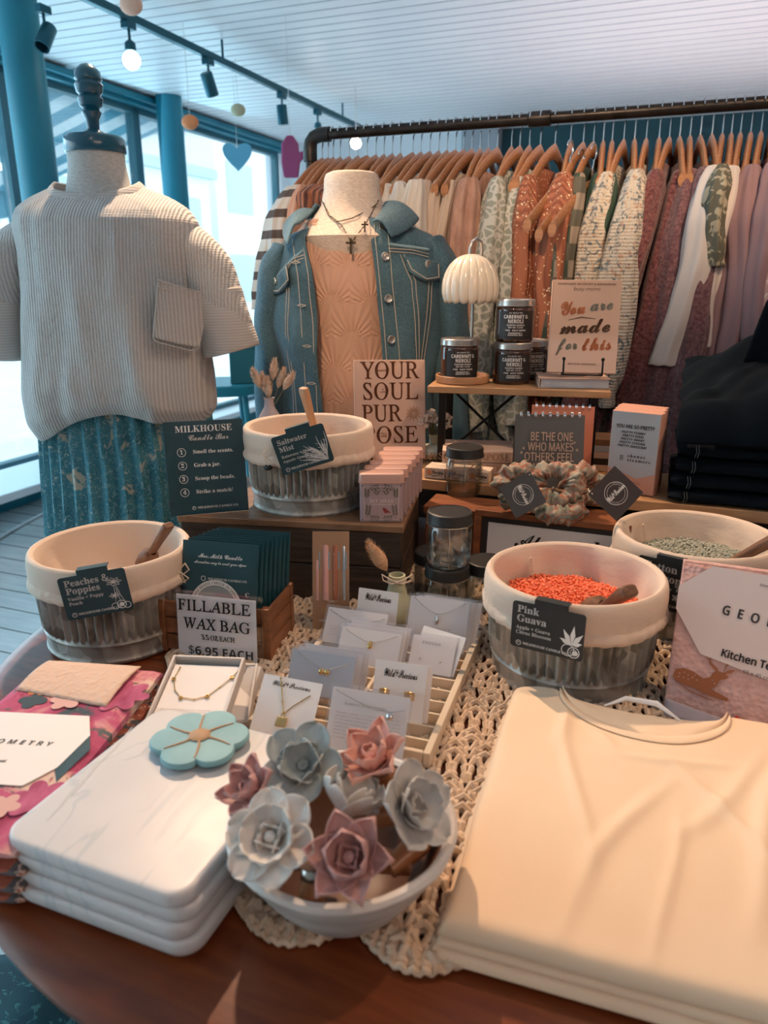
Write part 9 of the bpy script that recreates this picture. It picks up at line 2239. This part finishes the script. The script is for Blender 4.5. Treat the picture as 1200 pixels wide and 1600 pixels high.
for k in range(6):
    a = pi/6 + 2*pi*k/6; MB().tube([(R_*q*cos(a+.05*sin(q*6)), R_*q*sin(a+.05*sin(q*6)), .0102) for q in (.15, .35, .55, .76)], [.0016, .0012, .0010, .0006], 6).build('petal_vein', 'tan_clay', t)
MB().lathe([(0, 0), (.009, 0), (.0105, .0015), (.008, .003), (0, .0036)], 20, (0, 0, .0095)).build('flower_centre', 'tan_clay', t)

# ================================================================ bowl of flower bottle stoppers
mat('bowl_glaze', (.60, .55, .51), .45, coat=.05, bump=('noise', 60, (1, 1, 1), .35, .002), var=('noise', 18, (1, 1, 3), [(.35, (.50, .45, .41)), (.65, (.68, .64, .61))]))
mat('bowl_inside', (.13, .05, .026), .45, coat=.0, var=('noise', 12, (1, 1, 1), [(.3, (.08, .03, .016)), (.7, (.18, .08, .04))]))
bc = Vector((-.0335, .497, TZ0+.010)); BR_ = .0915; BH = .070
t = thing('bowl', 'round whitewashed handmade bowl full of ceramic flower stoppers', 'bowl', tuple(bc), 0)
MB().lathe([(0, 0), (.045, 0), (.050, .003), (.062, .018), (.076, .040), (.087, .060), (BR_, BH-.004), (BR_+.0015, BH), (BR_-.001, BH+.003), (BR_-.0045, BH+.0035), (BR_-.008, BH+.001)], 96, fr=lambda a, z: .0012*nz(cos(a)*3, sin(a)*3, z*30)).build('outer_wall', 'bowl_glaze', t)
MB().lathe([(BR_-.0078, BH+.0012), (BR_-.012, BH-.012), (.068, .040), (.052, .018), (.030, .008), (0, .006)], 96, fr=lambda a, z: .0008*nz(cos(a)*3, sin(a)*3, z*30)).build('inner_wall', 'bowl_inside', t)
mat('cork_wood', (.36, .15, .06), .45, coat=.2, var=('noise', 20, (6, 6, 1), [(.3, (.28, .10, .04)), (.7, (.46, .21, .09))]))
def cmat(name, c1, c2): return mat(name, c1, .5, sss=.05, coat=.15, var=('noise', 60, (1, 1, 1), [(.3, c1), (.7, c2)]))
cmat('petal_grey', (.30, .36, .37), (.42, .47, .47)); cmat('petal_coral', (.66, .33, .27), (.78, .46, .38)); cmat('petal_pink', (.48, .26, .25), (.62, .36, .33)); cmat('petal_cream', (.58, .55, .52), (.70, .66, .62)); cmat('petal_white', (.48, .47, .45), (.60, .58, .55)); cmat('petal_tan', (.52, .24, .14), (.64, .32, .20))
def bloom(label, px, py, z, aim, R, m, layers, heart, seed, corkL=.045, inner=None, S=1.20):
    """layers: (petals, length, half width, opening angle at base, at tip, point)"""
    layers = [(n, L*S, hw*S, p0, p1, pt) for n, L, hw, p0, p1, pt in layers]
    c = onz(px, py, z); axis = Vector(aim).normalized()
    M = Matrix.Translation(c) @ axis.to_track_quat('Z', 'Y').to_matrix().to_4x4()
    t = thing_M('flower_stopper', label, 'bottle stopper', M, 'ceramic flower bottle stoppers in the bowl'); rn = random.Random(seed)
    for li, (n, L, hw, p0, p1, pt) in enumerate(layers):
        for k in range(n):
            a = 2*pi*(k+.5*(li % 2))/n + rn.uniform(-.08, .08); K = 10; prof = [(0, 0)]; jit = rn.uniform(-.10, .10)
            for i in range(K):
                ph = p0 + (p1+jit-p0)*((i+.5)/K)**1.2; prof.append((prof[-1][0]+L/K*sin(ph), prof[-1][1]+L/K*cos(ph)))
            def pf(u, v):
                i = min(int(v*K), K-1); f = v*K-i; r_ = prof[i][0]*(1-f)+prof[i+1][0]*f; z_ = prof[i][1]*(1-f)+prof[i+1][1]*f
                s = 2*u-1; wd = (hw*((.30+.70*sin(pi/2*v/.58)) if v < .58 else math.sqrt(max(.015, 1-((v-.58)/.425)**2))) if not pt else hw*(sin(pi*v**.8)**.7*(1-.10*v) + .10*(1-v)))
                cup = (1-cos(s*1.1))*hw*(1.1 if pt else .75)
                ruf = .0010*sin(s*5+seed+k)*v*v
                dz = cup*.65 - (0 if not pt else 0) + ruf; rr = r_ - cup*(.45 if pt else .10) + .0015
                if not pt: rr -= .0; 
                x, y = rr, s*wd
                return (x*cos(a)-y*sin(a), x*sin(a)+y*cos(a), z_+dz-.004 + li*.0006)
            MB().grid(pf, 10, 10).build('petal', m if not (inner and li == len(layers)-1) else inner, t, solid=.0014, sub=1, ang=180)
    if heart:
        b = MB()
        if heart == 'bud': b.lathe([(0, -.002), (.0045, 0), (.0055, .005), (.004, .010), (0, .0125)], 16)
        else:
            for q in range(9): a = 2*pi*q/8; b.ball(((0 if q == 8 else .0032*cos(a)), (0 if q == 8 else .0032*sin(a)), .003), .0018, 8, 6)
        b.build('flower_heart', m, t)
    if corkL:
        MB().lathe([(0, -.002), (.0085, -.002), (.0088, -.004), (.0088, -.009), (.0080, -.010)], 24).build('silver_ring', 'silver', t)
        MB().lathe([(.0, -.0095), (.0082, -.010), (.0078, -.013), (.0098, -.020), (.0090, -.032), (.0072, -corkL+.002), (.0060, -corkL), (0, -corkL)], 24).build('wooden_plug', 'cork_wood', t)
    return t
PH = radians
RND = [(5, .027, .0125, PH(62), PH(78), 0), (5, .0195, .0105, PH(38), PH(30), 0)]
bloom('grey-blue round-petalled flower stopper at the back left of the bowl', 474, 1196, .868, (-.10, -.62, .78), .03, 'petal_grey', [(5, .030, .0135, PH(60), PH(84), 0), (5, .0190, .0135, PH(54), PH(14), 0)], 'pearls', 1)
bloom('coral pink pointed-petal flower stopper at the back of the bowl', 590, 1192, .868, (-.42, -.25, .87), .03, 'petal_coral', [(6, .032, .0115, PH(55), PH(60), 1), (5, .027, .0105, PH(38), PH(32), 1), (4, .018, .008, PH(20), PH(5), 1)], 'bud', 2)
bloom('dusty pink pointed-petal flower stopper at the left rim of the bowl', 396, 1238, .862, (-.50, -.35, .80), .03, 'petal_pink', [(6, .026, .0095, PH(60), PH(52), 1), (5, .021, .0085, PH(38), PH(24), 1), (3, .013, .006, PH(20), PH(0), 1)], 'bud', 3)
bloom('cream ruffled rose stopper at the front left of the bowl', 428, 1312, .862, (-.22, -.55, .80), .03, 'petal_cream', [(6, .030, .0135, PH(66), PH(82), 0), (5, .022, .0130, PH(46), PH(44), 0), (4, .0130, .0095, PH(34), PH(8), 0)], 'bud', 4)
bloom('pale grey tulip-shaped flower stopper seen from its side in the middle of the bowl', 540, 1268, .850, (.35, .25, .90), .03, 'petal_white', [(4, .030, .0150, PH(52), PH(26), 0), (3, .026, .0125, PH(36), PH(16), 0)], None, 5, .040)
bloom('pink cupped flower stopper at the front of the bowl', 548, 1342, .858, (-.12, -.62, .72), .03, 'petal_pink', [(6, .031, .0120, PH(58), PH(58), 1), (5, .024, .0125, PH(42), PH(24), 1), (4, .0135, .0090, PH(30), PH(6), 0)], 'bud', 6)
bloom('white open flower stopper leaning at the right rim of the bowl', 638, 1262, .858, (.62, -.45, .60), .03, 'petal_white', [(5, .031, .0145, PH(62), PH(70), 0), (5, .023, .0135, PH(40), PH(34), 0), (3, .013, .0090, PH(26), PH(4), 0)], None, 7)
bloom('tan orange petals of a stopper lying between the cream rose and pink flower', 488, 1352, .838, (.0, .30, .60), .03, 'petal_tan', [(4, .020, .0100, PH(66), PH(50), 1)], 'bud', 8, .034)
# loose wooden plug ends lying in the bowl
for i, (px, py, z, ax) in enumerate(((600, 1345, .806, (-1, .15, .10)), (640, 1330, .812, (.6, .5, .2)))):
    c = onz(px, py, z); M = Matrix.Translation(c) @ Vector(ax).normalized().to_track_quat('Z', 'Y').to_matrix().to_4x4()
    t = thing_M('wooden_stopper', ['tan wooden plug with silver rings lying at the right side in the bowl', 'dark wooden plug half hidden under the white flower in the bowl'][i], 'bottle stopper', M)
    MB().lathe([(0, -.022), (.0075, -.022), (.0098, .0), (.0105, .012), (.0085, .017), (0, .017)], 24).build('plug', 'cork_wood', t)
    for z_ in (.0175, .0205): MB().lathe([(.004, z_), (.0088, z_), (.0092, z_+.0012), (.0088, z_+.0024), (.004, z_+.0024)], 24).build('silver_ring', 'silver', t)

# ================================================================ folded cream shirts
mat('cream_jersey', (.80, .60, .42), .85, sheen=.15, var=('noise', 4, (1, 1, 1), [(.35, (.77, .56, .38)), (.65, (.82, .64, .46))]), bump=('noise', 500, (1, 1, 1), .15, .0005))
sc0 = onz(684, 1440, .789); sc1 = onz(795, 1090, .789); sdir = (sc1-sc0).normalized(); sang_ = math.atan2(sdir.y, sdir.x)-pi/2
WS, LS = .46, .372
def shirt_slab(th, seed, folds, wS=WS, lS=LS, neck=False):
    """folded shirt: closed slab whose top carries real creases; x right, y away"""
    b = MB(); NX, NY = 110, 90
    def rough(x, y): return nz(x*6+seed, y*6, 1)*.5+nz(x*14, y*12+seed, 2)*.25
    def edge(x, y):
        e = min(x, wS-x, y, lS-y); return max(0, min(1, e/.014))
    def top(u, v):
        x, y = wS*u, lS*v; e = edge(x, y); z = th*(.42+.58*math.sqrt(max(0, 1-(1-e)**2)))
        if folds:
            z += e*(.0045*rough(x, y))
            for (cx, cy, ang, L, wd, hh) in FOLDS:
                dx, dy = x-cx, y-cy; p = dx*cos(ang)+dy*sin(ang); q = -dx*sin(ang)+dy*cos(ang) + .010*sin(p*18+cx*40)
                f = math.exp(-(q/wd)**2)*max(0, 1-(abs(p)/L)**2)
                z += e*hh*f
        xx = x + .0045*nz(y*9, seed, 3)*(1-2*u if u < .05 or u > .95 else 0); yy = y + .004*nz(x*7, seed, 5)*(1 if v < .05 or v > .95 else 0)
        if neck:
            d = (x-.146)/.092
            if abs(d) < 1: 
                dip = .076*(1-d*d)**.6*sstep(lS-.10, lS, y); yy -= dip*.9
            # rounded left shoulder corner
            if x < .04: yy -= .016*(1-x/.04)**2*sstep(lS-.06, lS, y)
        return (xx, yy, z)
    b.grid(top, NX, NY)
    # under side and rim
    def under(u, v):
        p = top(u, v); return (p[0], p[1], 0.0)
    base = len(b.v); b.grid(lambda u, v: under(u, 1-v) if 0 else under(v, u), NY, NX)
    w1 = NY+1; w2 = NX+1
    T_ = lambda i, j: i*w1+j
    B_ = lambda i, j: base + j*w2+i
    for i in range(NX):
        b.f.append([B_(i, 0), B_(i+1, 0), T_(i+1, 0), T_(i, 0)]); b.f.append([T_(i, NY), T_(i+1, NY), B_(i+1, NY), B_(i, NY)])
    for j in range(NY):
        b.f.append([T_(0, j), T_(0, j+1), B_(0, j+1), B_(0, j)]); b.f.append([B_(NX, j), B_(NX, j+1), T_(NX, j+1), T_(NX, j)])
    return b, top
FOLDS = [(.085, .20, radians(96), .16, .006, .0045), (.125, .12, radians(70), .13, .007, .0050), (.165, .10, radians(88), .10, .0045, .0040), (.215, .22, radians(55), .10, .008, .0045), (.205, .20, radians(120), .09, .006, .0040),
         (.255, .19, radians(72), .15, .009, .0070), (.290, .13, radians(95), .10, .006, .0050), (.060, .30, radians(80), .06, .006, .0035), (.175, .265, radians(15), .07, .005, .0030), (.32, .26, radians(60), .11, .008, .0060), (.11, .30, radians(110), .05, .006, .0030), (.37, .15, radians(85), .14, .010, .0060)]
zl = TZ0+.0065
for k, (th_, dx, dy, lab) in enumerate(((.0080, -.007, -.005, 'cream shirt folded on the table, lowest of the pile'), (.0080, -.001, .001, 'cream shirt folded on the table, middle of the pile'), (.0165, 0, 0, 'cream shirt with round neckline folded on top of the pile at right'))):
    o = sc0 + Matrix.Rotation(sang_, 3, 'Z') @ Vector((dx, dy, 0))
    t = thing('folded_shirt', lab, 'shirt', (o.x, o.y, zl), sang_, 'folded cream shirts')
    b, top = shirt_slab(th_, 40+k*3, k == 2, neck=True)
    sh = b.build('folded_body', 'cream_jersey', t, sub=0 if k < 2 else 1, ang=75)
    if k == 2:
        nb = MB(); rows = []
        for i in range(41):
            xx = -1+2*i/40; x = .146+.092*xx; y0 = LS-.002
            y0n = y0 - .076*max(0, (1-xx*xx))**.6*.9
            r = []
            for j in range(7):
                w_ = j/6*.016; 
                y = y0n - w_*1.0; z = top(x/WS, min(1, (y+.068*max(0, (1-xx*xx))**.6)/LS))[2]
                r.append((x*(1)-xx*0, y, max(z, .0150)+.0012+.0012*sin(pi*j/6)))
            rows.append(r)
        nb.loft(rows, closed=False); nb.build('neckband', 'cream_jersey', t, solid=.0015, sub=1)
        # inside back of the neck with its label
        bk = MB(); bk.grid(lambda u, v: (.056+.180*u, LS - .080*(1-v)*max(0, 1-abs(2*u-1)**2)**.6 - .030*v*max(0, 1-abs(2*u-1)**2)**.35, .0140+.004*sin(pi*v)+.001*nz(u*8, v*4, 2)), 30, 12)
        bk.build('inner_back', 'cream_jersey', t, solid=.0015, sub=1)
        MB().tube([(.105, LS-.030, .017), (.128, LS-.020, .025), (.160, LS-.024, .027), (.185, LS-.036, .018)], [.0008, .0030, .0034, .0010], 8).build('hanger_loop', 'card_white', t)
        for s_ in ((.105, .20, .018, .155), ):
            pass
    zl += th_+.0008

# ================================================================ pink towel in its paper band, leaning on the right tub
mat('pink_towel', (.60, .36, .33), .9, var=('noise', 90, (1, 1, 1), [(.3, (.55, .32, .29)), (.7, (.66, .42, .38))]), bump=[('vdist', 170, (1, 1, 1), .9, .0016)])
mat('band_paper', (.64, .54, .52), .6); mat('deer_brown', (.30, .10, .04), .8); mat('thistle_green', (.10, .10, .07), .8); mat('berry_red', (.50, .06, .04), .8); mat('towel_lining', (.34, .30, .34), .9)
zpt = TZ0+.006
BL = onz(1036, 1112, zpt+.01); BR = onz(1300, 1168, zpt+.01); TL = ony(1078, 872, BL.y+.080)
M, w, h = frame(BL, BR, TL)
t = thing_M('tea_towel', 'pink kitchen towel with a deer, in a paper band, leaning on the right tub', 'towel', M)
w = .185
b = MB(); rings = []
for k in range(41):
    z = h*k/40; g = .0085*(sin(pi*min(1, max(0, z/h)))**.25)+.0005
    rings.append([(w/2+x, .009+y+.0006*nz(x*30, z*30, 2)*(1 if y < 0 else .2), z + .0012*nz(x*20, k*.3, 1)) for x, y in [sup(w/2, g, 2*pi*j/64, 9) for j in range(64)]])
b.loft(rings, True, True, True); b.build('folded_cloth', 'pink_towel', t, ang=60)
b = MB(); b.grid(lambda u, v: (.001+.12*u*(1), -.004-.007*sin(pi*min(1, u*1.0))**.5*(1-v)-.0015, -.004+.020*v*(1-u*.95)), 20, 6); b.build('folded_lining', 'towel_lining', t, solid=.001)
MB(RX).prism([(w*.18, h*.965), (w*1.0, h*.94), (w*1.0, h*.22), (w*.17, h*.40), (-.001, h*.66), (-.001, h*.70+.02)][::-1], -.0006, .0006).build('paper_band', 'band_paper', t).location = (0, -.0016, 0)
T = Text(); T.add('GEOMETRY', 'G', h*.058, w*.26, h*.67, 'L', track=.62, sx=.85, rot=-.12); T.add('Kitchen Tea Towel', 'N', h*.044, w*.285, h*.41, 'L', bold=.0004, fit=w*.50, rot=-.12); T.add('65 x 45 cm', 'N', h*.022, w*.42, h*.33, 'L', rot=-.12)
T.add('Made From Recycled Bottles', 'N', h*.016, w*.46, h*.88, 'L', fit=w*.34); T.build('lettering', 'ink_black', t, FRONT(0, -.0026, 0))
def S(T, pts, wd): T.stroke([(w*.02+p[0]*w*.46, h*.02+p[1]*h*.42) for p in pts], wd, False)
T = Text()
def P2(pts): T.poly([(w*.02+p[0]*w*.36, h*.10+p[1]*h*.27) for p in pts])
P2([(.02, .50), (.06, .66), (.18, .72), (.34, .68), (.52, .56), (.62, .62), (.66, .74), (.72, .80), (.84, .76), (.92, .70), (.86, .64), (.78, .60), (.74, .46), (.66, .36), (.82, .28), (.95, .22), (.92, .15), (.74, .18), (.56, .22), (.40, .30), (.22, .34), (.08, .40)])
P2([(.70, .78), (.60, .90), (.56, .98), (.62, .95), (.74, .82)]); P2([(.80, .76), (.90, .86), (1.0, .88), (.94, .80), (.84, .74)])
for pts in ([(.62, .88), (.58, 1.02), (.62, 1.14)], [(.60, .98), (.53, 1.06)], [(.82, .80), (.86, .96), (.96, 1.02)], [(.86, .92), (.84, 1.02)], [(.10, .38), (.30, .24), (.56, .14), (.76, .10)]): T.stroke([(w*.02+p[0]*w*.36, h*.10+p[1]*h*.27) for p in pts], .0016)
T.build('deer_print', 'deer_brown', t, FRONT(0, -.0012, 0))
T = Text()
for (x, y) in ((.13, .58), (.20, .62), (.27, .58), (.34, .54), (.20, .50), (.28, .48), (.12, .50), (.42, .50), (.38, .60), (.66, .56), (.70, .50)): T.ring(w*.02+x*w*.36, h*.10+y*h*.27, .0008, .0010, 8)
T.build('deer_spots', 'pink_towel', t, FRONT(0, -.0015, 0))
T = Text()
x0_ = w*.62
T.stroke([(x0_, h*.02), (x0_+.003, h*.10), (x0_+.006, h*.20)], .0018); T.stroke([(x0_+.002, h*.06), (x0_+.008, h*.10), (x0_+.010, h*.17)], .0018); T.stroke([(x0_+.001, h*.05), (x0_-.004, h*.08), (x0_-.003, h*.14)], .0018)
T.build('thistle_print', 'thistle_green', t, FRONT(0, -.0012, 0))
T = Text(); T.ring(w*.42, h*.055, .0030, .0030, 14); T.build('berry_print', 'berry_red', t, FRONT(0, -.0012, 0))
b = MB(); b.tube([(w*(.01+.98*i/60), .0000+.0006*(i % 2), h-.0045) for i in range(61)], .0014, 5); b.build('stitched_hem', 'pink_towel', t)
